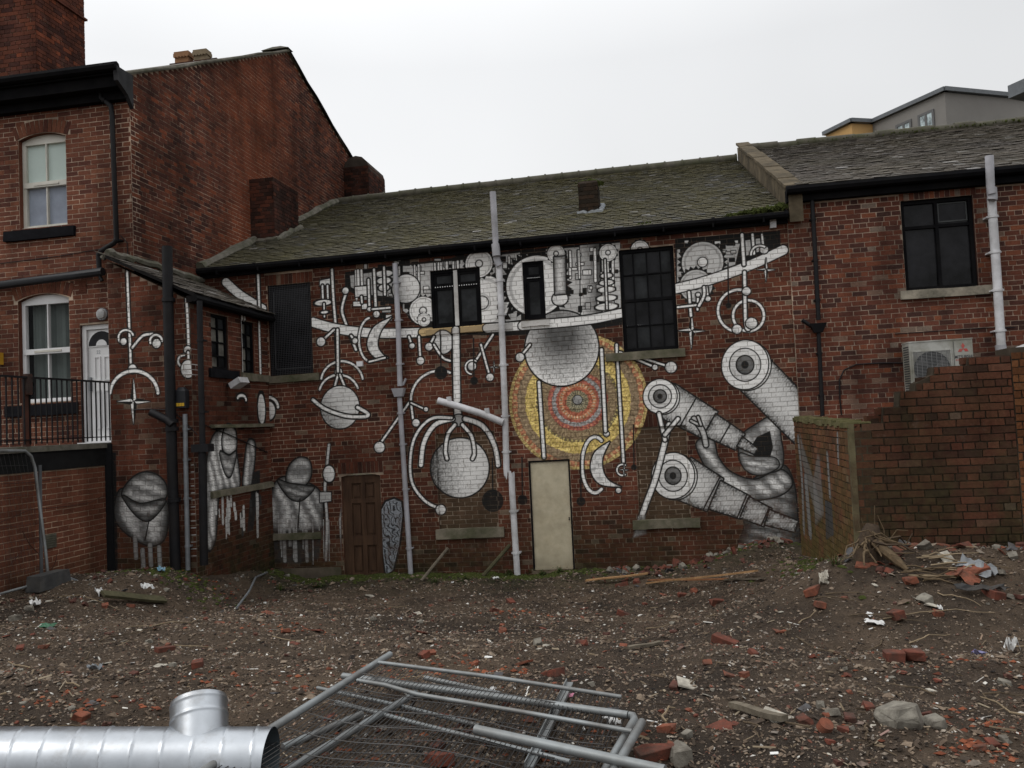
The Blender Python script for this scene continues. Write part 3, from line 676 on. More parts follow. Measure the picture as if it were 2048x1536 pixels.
def paint_side(c):
    L = c.line
    L([(484, 633), (486, 690), (487, 742)], 4, WH, 1.5); L([(489, 632), (490, 660)], 3.5, WH, 1.5); c.disc(491, 668, 4, 8, shade=.2, out=1.5)
    L([(518, 645), (521, 745)], 3.5, WH, 1.5)
    c.arc(483, 800, 9, 0, 150, 3); c.disc(523, 818, 7, 14, shade=.5)
    def drape(lo, hi, fu, fv, edge=6.0, ph=0.0):
        def fn(U, V, d, n1, n3):
            f_ = .5+.5*np.sin(U*fu+V*fv+ph+2.2*np.sin(V*5+U*3)+n3*1.6); h_ = (np.sin(V*150+U*60+n3*5) > .55)*.22
            return np.clip(lo+(hi-lo)*(.25+.75*f_)*np.clip(d*edge, .12, 1)*(.75+.45*n1)*(1-h_), .025, 1)
        return fn
    cloak = drape(.08, .95, 26, 4, 9)
    def cloak_(U, V, d, n1, n3): return np.clip(.12+.75*np.clip(d*9, 0, 1)*(.45+.6*n3)*(.8+.4*n1), .04, 1)
    c.poly([(414, 1090), (412, 960), (418, 900), (430, 868), (452, 856), (470, 860), (472, 900), (478, 975), (440, 985), (430, 1080)], .7, 2.5, fn=cloak, smooth=True)
    c.poly([(446, 898), (446, 868), (456, 850), (470, 862), (472, 896), (460, 908)], .6, 2.5, fn=drape(.2, .9, 8, 22, 14), smooth=True); c.poly([(440, 905), (458, 912), (472, 905), (462, 950), (450, 945)], .5, 2, fn=drape(.1, .7, 10, 40, 12), smooth=True)
    c.poly([(488, 940), (494, 890), (502, 880), (510, 890), (508, 930), (500, 975), (486, 970)], .7, 2.5, fn=cloak, smooth=True)
    c.poly([(505, 945), (520, 940), (520, 970), (506, 1060), (494, 1065), (500, 1000)], .03, 0)
    rg = random.Random(5)
    for i in range(26): x = rg.uniform(425, 520); y = rg.uniform(985, 1040); L([(x, y), (x+1, y+rg.uniform(10, 50))], rg.uniform(2, 5), rg.choice([.6, .5, .05]), 0, 0)
paint_side(cs_)
cb = Canvas('mural_yard_wall', FBL, 0.0, 3.7, 0.0, 2.75, 110)
def paint_yard(c):
    L = c.line
    c.poly([(1597, 850), (1606, 885), (1620, 930), (1630, 960), (1640, 1000), (1645, 1040), (1630, 1030), (1618, 985), (1603, 925)], .22, 0, alpha=.7, soft=.08)
    c.poly([(1634, 900), (1640, 910), (1644, 955), (1650, 1035), (1630, 1060), (1625, 960)], .2, 0, alpha=.7, soft=.08)
    L([(1597, 880), (1604, 960), (1608, 1060)], 4, .2, 0); L([(1612, 965), (1620, 1060)], 7, .2, 0)
    L([(1655, 912), (1660, 990)], 4, .2, 0); L([(1675, 870), (1677, 925)], 3, .22, 0)
    c.poly([(1650, 1000), (1664, 1008), (1668, 1070), (1652, 1080)], .06, 0)
paint_yard(cb)
# ------------------------------------------------------------------ shared materials
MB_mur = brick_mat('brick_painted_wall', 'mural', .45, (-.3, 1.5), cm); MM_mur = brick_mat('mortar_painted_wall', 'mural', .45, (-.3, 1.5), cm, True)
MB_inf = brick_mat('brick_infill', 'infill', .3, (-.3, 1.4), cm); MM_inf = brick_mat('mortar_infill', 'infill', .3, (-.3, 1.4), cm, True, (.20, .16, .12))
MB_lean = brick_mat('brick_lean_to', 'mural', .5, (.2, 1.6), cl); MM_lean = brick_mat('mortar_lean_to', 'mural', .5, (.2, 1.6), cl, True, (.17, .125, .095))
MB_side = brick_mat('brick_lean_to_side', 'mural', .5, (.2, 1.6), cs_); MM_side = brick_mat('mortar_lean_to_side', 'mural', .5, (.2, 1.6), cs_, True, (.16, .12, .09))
MB_gab = brick_mat('brick_gable', 'gable', .42, orange=(1, 14.5, 16.6, 16.9, 19.0)); MM_gab = brick_mat('mortar_gable', 'gable', .5, None, None, True, (.27, .205, .155))
MB_fr = brick_mat('brick_house_front', 'front', .35); MM_fr = brick_mat('mortar_house_front', 'front', .35, None, None, True, (.30, .235, .18))
MB_rt = brick_mat('brick_right', 'right', .40, (1.0, 2.6)); MM_rt = brick_mat('mortar_right', 'right', .40, (1.0, 2.6), None, True, (.25, .195, .15))
MB_yd = brick_mat('brick_yard_wall', 'bound', .65, (.8, 3.8), None, moss_amt=.95); MM_yd = brick_mat('mortar_yard_wall', 'bound', .5, (.8, 3.4), None, True, (.055, .042, .032))
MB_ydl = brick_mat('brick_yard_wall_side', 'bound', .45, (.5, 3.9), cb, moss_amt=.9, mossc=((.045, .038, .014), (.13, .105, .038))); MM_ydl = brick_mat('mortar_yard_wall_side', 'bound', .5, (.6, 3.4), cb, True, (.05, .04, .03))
MB_pier = brick_mat('brick_pier', 'pier', .4); MM_pier = brick_mat('mortar_pier', 'pier', .4, None, None, True, (.05, .04, .03))
MB_tr = brick_mat('brick_terrace', 'terr', .35, (.2, 1.2)); MM_tr = brick_mat('mortar_terrace', 'terr', .3, (.2, 1.2), None, True, (.23, .17, .12))
MB_st = brick_mat('brick_stack', 'stack', .5); MM_st = brick_mat('mortar_stack', 'stack', .5, None, None, True, (.05, .04, .033))
MB_sb = brick_mat('brick_stub', 'stub', .4)
M_stone = flat_mat('sill_stone', (.16, .14, .105), .9, .2, var=.35, scale=5, dirt=(.05, .055, .025), dirt_amt=.9, bump=.4)
M_stonep = flat_mat('sill_stone_pale', (.27, .24, .19), .9, .2, var=.3, scale=7, dirt=(.06, .06, .045), dirt_amt=.95, bump=.4)
M_black = flat_mat('black_paint', (.007, .007, .008), .8, .03, var=.3, scale=4, dirt=(.018, .017, .016), dirt_amt=.4)
M_slatep = flat_mat('black_sill', (.010, .010, .012), .8, .04, var=.3, scale=8)
M_pipe = flat_mat('black_iron', (.008, .008, .0095), .55, .2, var=.3, scale=6, dirt=(.022, .017, .014), dirt_amt=.35)
M_gpipe = flat_mat('grey_plastic', (.40, .40, .43), .5, .4, var=.12, scale=3, dirt=(.10, .09, .08), dirt_amt=.5)
M_wpipe = flat_mat('white_pipe', (.64, .64, .66), .5, .4, var=.12, scale=3, dirt=(.12, .11, .09), dirt_amt=.65)
M_galv = flat_mat('grey_conduit', (.20, .215, .23), .45, .5, .3, .2, 7)
M_upvc = flat_mat('white_upvc', (.72, .72, .73), .4, .4, var=.06, scale=2, dirt=(.4, .39, .36), dirt_amt=.35)
M_upvco = flat_mat('cream_upvc', (.60, .58, .52), .5, .4, var=.08, scale=2, dirt=(.3, .28, .22), dirt_amt=.5)
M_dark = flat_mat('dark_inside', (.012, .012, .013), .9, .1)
M_lead = flat_mat('lead_flashing', (.19, .21, .23), .6, .4, var=.25, scale=5, dirt=(.09, .09, .08), dirt_amt=.6)
M_mort = flat_mat('cement_fillet', (.135, .125, .105), .95, .1, var=.35, scale=6, dirt=(.045, .05, .025), dirt_amt=.8, bump=.5)
M_timber = flat_mat('dark_timber', (.009, .008, .008), .8, .1, var=.3, scale=8)
M_moss = flat_mat('moss', (.050, .060, .018), 1, .05, var=.5, scale=20, bump=.6)
def slate_mat(name, cols, moss=.6, mossc=((.048, .043, .020), (.105, .094, .040))):
    m = Mat(name, .8, .3); c = m.ramp(m.attr(), cols)
    c = m.mulv(c, m.noise(20, 4, .6, .75, 1.25))
    c = m.mix(m.noise(.8, 6, .62, 0, moss, .38, .62), c, m.ramp(m.noise(6, 4), [(0, mossc[0]), (1, mossc[1])]))
    c = m.mulv(c, m.noise(.5, 4, .6, .92, 1.30)); m.color(c); m.bump(m.noise(60, 3), .3, .005); return m.m
M_sl1 = slate_mat('slates_mossy', [(0, (.060, .056, .040)), (.5, (.082, .075, .050)), (.85, (.105, .094, .062)), (.94, (.085, .085, .088)), (.985, (.12, .12, .12)), (1, (.30, .29, .28))], .8)
M_sl2 = slate_mat('slates_grey', [(0, (.075, .066, .058)), (.5, (.098, .086, .074)), (.85, (.120, .104, .090)), (.96, (.15, .14, .13)), (1, (.34, .33, .32))], .40, ((.06, .052, .030), (.10, .088, .05)))
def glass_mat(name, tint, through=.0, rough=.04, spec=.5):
    m = Mat(name, rough, spec); m.color(m.mulv(m.rgb(tint), m.noise(2.4, 5, .65, .5, 3.2, .38, .72)))  # paler patches in the tint imitate faint reflections on the panes
    if through:
        t = N_(m.t, 'ShaderNodeBsdfTransparent'); mxs = N_(m.t, 'ShaderNodeMixShader', n0=through); out = m.t.nodes['Material Output']
        wire(m.t, m.b, 0, mxs, 1); wire(m.t, t, 0, mxs, 2); wire(m.t, mxs, 0, out, 0)
    return m.m
M_gl = glass_mat('window_glass', (.012, .014, .016), .86); M_gld = glass_mat('grimy_glass_reflections', (.006, .006, .007), 0, .2, .16); M_gld2 = glass_mat('dusty_glass_reflections', (.012, .013, .014), 0, .3, .16)
M_blind = flat_mat('roller_blind', (.66, .78, .73), .8, .2, var=.03); M_vbl = flat_mat('vertical_blind', (.16, .19, .18), .8, .2, var=.2, scale=2)  # roller blind's pale tone also carries reflected sky
M_grey = flat_mat('painted_sky_reflection', (.34, .38, .46), .9, .1, var=.1)  # bluish tone imitating sky reflected in the lower panes
# ------------------------------------------------------------------ ground
def sstep(a, b, x):
    t = np.clip((x-a)/(b-a), 0, 1); return t*t*(3-2*t)
_gn = [vnoise(700, 700, c_, 40+i) for i, c_ in enumerate((90, 31, 12, 5, 2.2))]
def ground_z(x, y):
    x = np.asarray(x, float); y = np.asarray(y, float)
    z = -1.66 - .98*sstep(4.6, 13.6, y)
    z = z + .50*sstep(-6.2, -7.4, x)*sstep(7.5, 11.0, y)*(1-.45*sstep(12.2, 14, y)) + .50*sstep(.2, 1.9, x)*sstep(7, 9, y)*(1-.3*sstep(10.5, 13.5, y))
    z = z - .10*np.exp(-((x+2)/2.6)**2-((y-8.6)/2.2)**2) + .10*np.exp(-((x+5.5)/2.2)**2-((y-7.5)/1.8)**2)
    z = z + .16*np.exp(-((x-1.0)/1.2)**2-((y-13.6)/.8)**2) + .22*np.exp(-((x-2.7)/1.3)**2-((y-9.0)/.9)**2)
    i = np.clip(((y+1)/20*700).astype(int), 0, 699); j = np.clip(((x+14)/24*700).astype(int), 0, 699)
    inn = ((x > -14) & (x < 10) & (y > -1) & (y < 19))
    n = sum((g[i, j]-.5)*a for g, a in zip(_gn, (.16, .09, .05, .03, .016)))
    return z + CZ + n*inn
def gz(x, y): return float(ground_z(np.array([x]), np.array([y]))[0])
def on_ground(x, y, lift=0.0):
    """point of the ground seen at photo pixel x, y"""
    z = 1.05
    for _ in range(12):
        p = hz(x, y, z); z = .5*z+.5*(gz(p.x, p.y)+lift)
    return hz(x, y, z)
xs = np.concatenate([[-900, -300, -90, -40, -22, -16], np.arange(-12.5, 7.01, .055), [9, 14, 22, 40, 90, 300, 900]])
ys = np.concatenate([[-900, -300, -90, -30, -8, 0, 1.6], np.arange(2.6, 14.7, .055), [16, 20, 30, 60, 150, 400, 1200]])
GX, GY = np.meshgrid(xs, ys); GZ = ground_z(GX, GY); nx_, ny_ = len(xs), len(ys)
idx = np.arange(nx_*ny_).reshape(ny_, nx_)
mg = Mat('rubble_soil', .93, .2)
c = mg.ramp(mg.noise(.5, 8, .68), [(0, (.034, .026, .020)), (.30, (.080, .059, .043)), (.58, (.150, .108, .075)), (1, (.22, .158, .108))])
c = mg.mix(mg.noise(34, 4, .7, 0, .75, .52, .70), c, mg.ramp(mg.noise(130, 2), [(0, (.025, .020, .017)), (.5, (.10, .075, .058)), (1, (.22, .18, .15))]))
c = mg.mix(mg.noise(1.1, 5, .65, 0, .4, .60, .74), c, (.105, .052, .036))
wz = mg.math('MULTIPLY', mg.mapr(mg.z(1), 12.6, 14.0, 0, 1), mg.noise(3.0, 5, .6, 0, 1, .38, .58))
c = mg.mix(mg.math('MULTIPLY', wz, .85), c, mg.ramp(mg.noise(18, 4), [(0, (.018, .024, .008)), (1, (.055, .070, .018))]))
mg.color(mg.mulv(c, mg.noise(3.5, 6, .7, .62, 1.3))); mg.bump(mg.noise(45, 6, .75), 1.0, .05)
gr_ = fastmesh('ground', np.stack([GX.ravel(), GY.ravel(), GZ.ravel()], 1), np.stack([idx[:-1, :-1].ravel(), idx[:-1, 1:].ravel(), idx[1:, 1:].ravel(), idx[1:, :-1].ravel()], 1), np.zeros((nx_-1)*(ny_-1)), mg.m, smooth=True)
gr_['kind'] = 'structure'
# ------------------------------------------------------------------ builders for openings, pipes, roofs
def hole(r): return [(r[0], r[2]), (r[1], r[2]), (r[1], r[3]), (r[0], r[3])]
def frame_bars(mb, fr, r, t, n0, n1, cols=1, rows=1, bt=.03, rnd=.5, inner=None):
    u0, u1, v0, v1 = r
    mb.fbox(fr, u0, u0+t, v0, v1, n0, n1); mb.fbox(fr, u1-t, u1, v0, v1, n0, n1); mb.fbox(fr, u0+t, u1-t, v0, v0+t, n0, n1-.002); mb.fbox(fr, u0+t, u1-t, v1-t, v1, n0, n1-.002)
    cs = cols if isinstance(cols, list) else [i/cols for i in range(1, cols)]; rs = rows if isinstance(rows, list) else [i/rows for i in range(1, rows)]
    for a in cs: x = u0+(u1-u0)*a; mb.fbox(fr, x-bt/2, x+bt/2, v0+t, v1-t, n0, n1-.006)
    for a in rs: y = v0+(v1-v0)*a; mb.fbox(fr, u0+t, u1-t, y-bt/2, y+bt/2, n0, n1-.009)
    return mb
def panes(fr, r, t, n, cols, rows, mats, parent, bt=.03):
    u0, u1, v0, v1 = r; cs = [0]+(cols if isinstance(cols, list) else [i/cols for i in range(1, cols)])+[1]; rs = [0]+(rows if isinstance(rows, list) else [i/rows for i in range(1, rows)])+[1]
    for i in range(len(cs)-1):
        for j in range(len(rs)-1):
            a, b = u0+(u1-u0)*cs[i], u0+(u1-u0)*cs[i+1]; c_, d = v0+(v1-v0)*rs[j], v0+(v1-v0)*rs[j+1]; k = rng.uniform(-.004, .004)
            mb = MB(); mb.add([fr.p(a, c_, n+k), fr.p(b, c_, n-k), fr.p(b, d, n-k), fr.p(a, d, n+k)], [(0, 1, 2, 3)], rng.random()); mb.build('pane', rng.choice(mats), parent)
def pipe(fr, pts, r, mat, parent, n=.09, name='drainpipe', brackets=0, sock=0, seg=10):
    P = [fr.p(*fr.px(x, y, n), n) for x, y in pts]; mb = MB(); mb.tube(P, r, seg)
    o = mb.build(name, mat, parent, True)
    if brackets:
        tot = len(P)-1
        for i in range(brackets):
            b = MB(); t = (i+.5)/brackets*tot; k = min(int(t), tot-1); q = P[k].lerp(P[k+1], t-k); d = (P[k+1]-P[k]).normalized()
            b.tube([q-d*.02, q+d*.02], r*1.18, seg); b.box(q-fr.N*n*.5, fr.U.normalized()*r*1.4, fr.N*n*.5, Vector((0, 0, .012)))
            b.build('pipe_bracket', mat, o, True)
    return o
def slates(o0, ua, ub, sa, sb, U, Sv, Nn, parent, mat, w=.17, ex=.165, quota=0, th=.010, clip=None, jit=.010, lift=.006, seed=3, key='s'):
    """slate courses: U along the eave, Sv up the slope, Nn out of the roof"""
    rg = random.Random(seed); recs = []; L_ = ex*2.1; k = 0; s_ = sa
    while s_ < sb:
        off = (k % 2)*w/2+rg.uniform(-.02, .02); u = ua-w+off
        while u < ub:
            a, b = max(u, ua), min(u+w*rg.uniform(.985, 1.0), ub); u += w
            if b-a < .03: continue
            if clip and not clip((a+b)/2, s_): continue
            recs.append(((a+b)/2, s_+rg.gauss(0, jit), b-a-.006, rg.random(), rg.random()**3*lift*2.4, rg.gauss(0, .012)))
        s_ += ex; k += 1
    ang = math.atan2(th*1.3, ex); out = []
    pool = []
    for i in range(12):
        L = CUBE*np.array([w/2-.004, L_/2, th/2])+np.random.default_rng(i).normal(0, .0016, (8, 3)); L[:, 1] += L_/2
        me = bpy.data.meshes.new('slate'); me.from_pydata(L.tolist(), [], [list(f) for f in MB.BF]); at = me.attributes.new('rnd', 'FLOAT', 'FACE')
        at.data.foreach_set('value', np.full(6, (i+.5)/12*.95, np.float32)); me.materials.append(mat); pool.append(me)
    full = []
    for r in recs:
        c_ = o0+U*r[0]+Sv*r[1]+Nn*(th*.5+th*.65*1.0+r[4]); S2 = (Sv*math.cos(ang)-Nn*math.sin(ang)+U*r[5]).normalized(); N2 = U.cross(S2).normalized()
        if N2.dot(Nn) < 0: N2 = -N2
        out.append((c_, S2, N2, r)); 
        if quota and r[2] > w*.9 and r[3] < .95 and visible(c_): full.append(((c_-CP).length, len(out)-1))
    full.sort(); sel = set(i for _, i in full[:quota])
    mb_v = []; mb_f = []; mb_r = []
    for i, (c_, S2, N2, r) in enumerate(out):
        U2 = S2.cross(N2).normalized()
        if i in sel:
            m = Matrix((U2, S2, N2)).transposed().to_4x4(); m.translation = c_; o = bpy.data.objects.new('slate', pool[int(r[3]/.95*12) % 12]); o.matrix_basis = m; link(o, parent)
        else:
            L = CUBE*np.array([r[2]/2, L_/2, th/2])+nr.normal(0, .0016, (8, 3)); L[:, 1] += L_/2
            W = L @ np.array([U2, S2, N2]) + np.array(c_); b = len(mb_v)*8; mb_v.append(W); mb_f.append(np.array(MB.BF)+b); mb_r += [r[3]]*6
    if mb_v: fastmesh('slate_courses', np.concatenate(mb_v), np.concatenate(mb_f), mb_r, mat, parent, 'stuff')
def stack(parent, x0, x1, y0, y1, z0, z1, name='chimney_stack', mb_=None, mm=None, label=None, cap=True, faces='fr', g=.08, quota=0, dz=0.0):
    core = MB(); core.abox(x0+.012, x1-.012, y0+.012, y1-.012, z0, z1-.01, 0.5)
    o = core.build(name, mm or MM_st, parent)
    if label: o['label'] = label
    f1 = Fr((x0, y0, 0), (1, 0, 0), (0, -1, 0)); f2 = Fr((x1, y0, 0), (0, 1, 0), (1, 0, 0)); f3 = Fr((x0, y1, 0), (0, -1, 0), (-1, 0, 0))
    brickwork(f1, [(0, z0), (x1-x0, z0), (x1-x0, z1+dz), (0, z1+dz)], [], o, mb_ or MB_st, g=g, headers=3, seed=11)
    brickwork(f2, [(0, z0), (y1-y0, z0), (y1-y0, z1), (0, z1)], [], o, mb_ or MB_st, g=g, headers=3, seed=12)
    if 'l' in faces: brickwork(f3, [(0, z0), (y1-y0, z0), (y1-y0, z1), (0, z1)], [], o, mb_ or MB_st, g=g, headers=3, seed=13)
    return o
# ------------------------------------------------------------------ the painted building
mur = thing('painted_brick_building', 'long two-storey brick building with white painted wheels, tubes and balls and a mossy slate roof', 'building', (-3, D, 0))
ZE = 5.84                                                 # eave height above wall foot (v)
UJ = (XJ-XG)/ct
rW1 = FM.rect([(535, 572), (621, 564), (626, 746), (540, 754)]); rW2 = FM.rect([(860, 543), (959, 532), (964, 650), (864, 658)])
rW3 = FM.rect([(1044, 523), (1086, 519), (1092, 637), (1049, 641)]); rW4 = FM.rect([(1237, 500), (1347, 491), (1357, 697), (1248, 705)])
rD1 = FM.rect([(680, 955), (760, 950), (768, 1160), (692, 1164)]); rD2 = FM.rect([(1057, 922), (1139, 918), (1150, 1138), (1066, 1141)])
rD1 = (rD1[0], rD1[1], -.12, rD1[3]); rD2 = (rD2[0], rD2[1], .05, rD2[3])
rI1 = FM.rect([(873, 868), (990, 862), (996, 1053), (877, 1060)]); rI2 = FM.rect([(1271, 856), (1374, 850), (1380, 1036), (1278, 1041)])
rI3 = FM.rect([(541, 877), (634, 872), (640, 1066), (545, 1070)])
mout = [(0, -.6), (UJ, -.6), (UJ, ZE), (0, ZE)]
mholes = [hole(rW1), hole(rW2), hole(rW3), hole(rW4), arch_poly(*rD1, .05), hole(rD2), hole(rI1), hole(rI2)]
# brick-on-end heads need room of their own
heads = [(rW1[0]-.05, rW1[1]+.05, rW1[3]+.002, .2, 0.0), (rD1[0]-.06, rD1[1]+.06, rD1[3]+.055, .21, .0), (rI1[0], rI1[1], rI1[3]+.002, .22, 0), (rI2[0], rI2[1], rI2[3]+.002, .22, 0)]
wl = wall_core('front_wall', FM, mout, mholes, MM_mur, MB_mur, mur)
hb = [[(a, v), (b, v), (b, v+h), (a, v+h)] for a, b, v, h, r_ in heads]
brickwork(FM, mout, mholes+hb, wl, MB_mur, quota=290, key='mural', seed=21)
for a, b, v, h, r_ in heads: arch_row(FM, a, b, v, h, r_, MB_mur, wl, name='brick_head')
for r_, nm in ((rI1, 'bricked_up_window'), (rI2, 'bricked_up_window')):
    fr2 = Fr(FM.o+FM.N*(-.035), FM.U, FM.N); inf = wall_core(nm, fr2, hole(r_), [], MM_inf, MB_inf, mur, back=.1)
    brickwork(fr2, hole(r_), [], inf, MB_inf, L=.228, g=.0765, headers=0, seed=31, v_off=r_[2])
stone('sill', FM, rI1[0]-.06, rI1[1]+.10, rI1[2]-.17, rI1[2]+.0, -.1, .055, M_stone, mur)
stone('sill', FM, rI2[0]-.12, rI2[1]+.14, rI2[2]-.15, rI2[2]+.0, -.1, .055, M_stone, mur)
stone('sill', FM, rI3[0]-.03, rI3[1]+.02, rI3[2]-.10, rI3[2]+.02, -.1, .04, M_stone, mur)
stone('sill', FM, rW4[0]-.32, rW4[1]+.10, rW4[2]-.14, rW4[2]+.0, -.1, .06, M_stone, mur)
stone('sill', FM, rW1[0]-.10, rW1[1]+.12, rW1[2]-.13, rW1[2]+.0, -.1, .05, M_stone, mur)
stone('sill', FM, rW2[0]-.12, rW2[1]+.55, rW2[2]-.11, rW2[2]-.01, -.1, .03, MM_mur, mur)
stone('sill', FM, rW3[0]-.06, rW3[1]+.06, rW3[2]-.12, rW3[2]-.0, -.1, .045, MM_mur, mur)
stone('plinth', FM, rI3[0]-.02, rD1[0]-.06, -.35, .22, -.1, .03, flat_mat('rendered_plinth', (.105, .085, .065), .95, .1, var=.4, scale=3, dirt=(.04, .045, .02), dirt_amt=.8, bump=.4), mur)
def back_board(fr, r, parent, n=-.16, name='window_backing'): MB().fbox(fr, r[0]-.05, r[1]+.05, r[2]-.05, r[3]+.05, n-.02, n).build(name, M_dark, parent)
# window 1: dark pane behind a wire guard
f = frame_bars(MB(), FM, rW1, .055, -.13, -.03); w1 = f.build('window', M_timber, mur); w1['label'] = 'dark window behind a fine wire guard'
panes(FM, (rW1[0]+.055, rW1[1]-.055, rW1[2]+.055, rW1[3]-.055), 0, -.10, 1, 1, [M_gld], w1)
g = MB(); u0, u1, v0, v1 = rW1
for i in range(1, 26): x = u0+(u1-u0)*i/26; g.fbox(FM, x-.0022, x+.0022, v0, v1, -.024, -.020)
for i in range(1, 50): y = v0+(v1-v0)*i/50; g.fbox(FM, u0, u1, y-.0022, y+.0022, -.027, -.0235)
g.fbox(FM, u0+.10, u0+.112, v0+.12, v1-.12, -.034, -.026); g.fbox(FM, u0+.10, u1-.05, v0+.12, v0+.132, -.034, -.026)
g.build('wire_guard', flat_mat('guard_wire', (.05, .05, .055), .6, .4), w1)
# windows 2 and 3: blackened casements with a beaded rail
M_dots = flat_mat('white_dots', (.7, .7, .7), .8, .1)
def casement(r, lights, name='window'):
    wdt = (r[1]-r[0]); f = frame_bars(MB(), FM, r, .05, -.10, -.035); o = f.build(name, M_black, mur); o['label'] = 'blackened casement with a row of white dots'
    for i in range(lights):
        a = r[0]+.05+(wdt-.10)*i/lights+(.035 if i else 0); b = r[0]+.05+(wdt-.10)*(i+1)/lights-(.035 if i < lights-1 else 0)
        vt = r[2]+(r[3]-r[2])*.70; s2 = MB(); frame_bars(s2, FM, (a, b, r[2]+.05, vt), .045, -.095, -.055); frame_bars(s2, FM, (a, b, vt+.03, r[3]-.05), .045, -.095, -.055); s2.fbox(FM, a, b, vt, vt+.03, -.095, -.045)
        s2.build('sash', M_black, o)
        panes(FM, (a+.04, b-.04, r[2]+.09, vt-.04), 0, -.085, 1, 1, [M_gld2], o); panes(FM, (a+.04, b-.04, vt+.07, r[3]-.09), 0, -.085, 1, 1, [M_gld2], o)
        d = MB(); k = 8 if lights == 2 else 12
        for j in range(k): x = a+.03+(b-a-.06)*j/(k-1); d.tube([FM.p(x, vt+.015, -.046), FM.p(x, vt+.015, -.041)], .010 if lights == 2 else .006, 7)
        d.build('painted_dots', M_dots, o)
    if lights == 2: MB().fbox(FM, (r[0]+r[1])/2-.035, (r[0]+r[1])/2+.035, r[2]+.03, r[3]-.02, -.09, -.028).build('mullion', flat_mat('white_mullion', (.55, .54, .52), .8, .2, dirt=(.2, .17, .13)), o)
    back_board(FM, r, o)
casement(rW2, 2); casement(rW3, 1)
# window 4: sixteen-pane industrial window
f = frame_bars(MB(), FM, rW4, .06, -.12, -.04, 4, 4, .022); f.fbox(FM, rW4[0], rW4[1], (rW4[2]+rW4[3])/2-.025, (rW4[2]+rW4[3])/2+.025, -.10, -.042)
w4 = f.build('window', M_black, mur); w4['label'] = 'black sixteen-pane window with grimy glass'
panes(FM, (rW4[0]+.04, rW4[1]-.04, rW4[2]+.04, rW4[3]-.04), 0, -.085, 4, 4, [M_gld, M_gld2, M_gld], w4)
# brown six-panel door
def panel_door(fr, r, mat, parent, n=-.09):
    u0, u1, v0, v1 = r; d = MB(); d.fbox(fr, u0, u1, v0, v1, n-.04, n); o = d.build('door', mat, parent); o['label'] = 'dark brown six-panel timber door'
    wd = u1-u0; st2 = .10; rl = [0, .085, .36, .43, .79, .84, .985, 1.0]
    f = MB()
    for a, b in ((0, st2), (wd/2-.04, wd/2+.04), (wd-st2, wd)): f.fbox(fr, u0+a, u0+b, v0, v1, n, n+.036)
    for a, b in ((0, .10), (.36, .45), (.76, .80), (.95, 1)): f.fbox(fr, u0+st2, u0+wd/2-.04, v0+(v1-v0)*a, v0+(v1-v0)*b, n, n+.033); f.fbox(fr, u0+wd/2+.04, u1-st2, v0+(v1-v0)*a, v0+(v1-v0)*b, n, n+.033)
    f.build('door_rails', mat, o)
    for ca in ((u0+st2+.02, u0+wd/2-.06), (u0+wd/2+.06, u1-st2-.02)):
        for a, b in ((.115, .345), (.465, .745), (.815, .935)):
            q = MB(); q.fbox(fr, ca[0]+.012, ca[1]-.012, v0+(v1-v0)*a+.012, v0+(v1-v0)*b-.012, n, n+.016); q.build('door_panel', mat, o)
    MB().tube([fr.p((u0+u1)/2, v0+(v1-v0)*.41, n+.01), fr.p((u0+u1)/2, v0+(v1-v0)*.41, n+.024)], .016, 8).build('keyhole_plate', M_mort, o)
    return o
m = Mat('brown_door_wood', .75, .2); vv = N_(m.t, 'ShaderNodeVectorMath', operation='MULTIPLY'); vv.inputs[1].default_value = (7, 7, .8); wire(m.t, m.pos, 'Position', vv, 0)
m.color(m.ramp(m.noise(2.2, 5, .6, vec=vv.outputs[0]), [(0, (.038, .020, .012)), (1, (.095, .052, .030))])); M_bdoor = m.m
fr_ = MB(); frame_bars(fr_, FM, (rD1[0], rD1[1], rD1[2], rD1[3]+.02), .07, -.13, -.05); fr_.build('door_frame', M_bdoor, mur)
panel_door(FM, (rD1[0]+.07, rD1[1]-.03, rD1[2]+.02, rD1[3]-.03), M_bdoor, mur)
MB().fbox(FM, rD1[0]-.02, rD1[1]+.02, rD1[2]-.05, .0, -.1, .06).build('door_step', M_stone, mur)
# cream boarded door
m = Mat('cream_board', .7, .3); c = m.mix(m.noise(1.6, 6, .7, 0, .65, .42, .70), (.50, .445, .32), (.30, .245, .155)); c = m.mix(m.mapr(m.z(), 0.0, .45, .65, 0), c, (.13, .105, .07)); m.color(m.mulv(c, m.noise(5, 5, .6, .86, 1.12))); M_cream = m.m
bd = MB(); bd.fbox(FM, rD2[0]+.03, rD2[1]-.025, .02, rD2[3]-.03, -.06, -.035); bo = bd.build('door', M_cream, mur); bo['label'] = 'doorway closed with a plain cream board'
MB().fbox(FM, rD2[0]+.03, rD2[1]-.025, .06, .10, -.033, -.025).build('bottom_strip', M_cream, bo)
for k in (.62, .60): MB().tube([FM.p(rD2[1]-.06, rD2[2]+(rD2[3]-rD2[2])*k*.75, -.034), FM.p(rD2[1]-.06, rD2[2]+(rD2[3]-rD2[2])*k*.75, -.030)], .013, 8).build('bolt_hole', M_dark, bo)
frame_bars(MB(), FM, (rD2[0], rD2[1], rD2[2]-.1, rD2[3]), .03, -.13, -.012).build('door_frame', M_timber, mur)
back_board(FM, rD2, mur, -.14, 'door_backing')
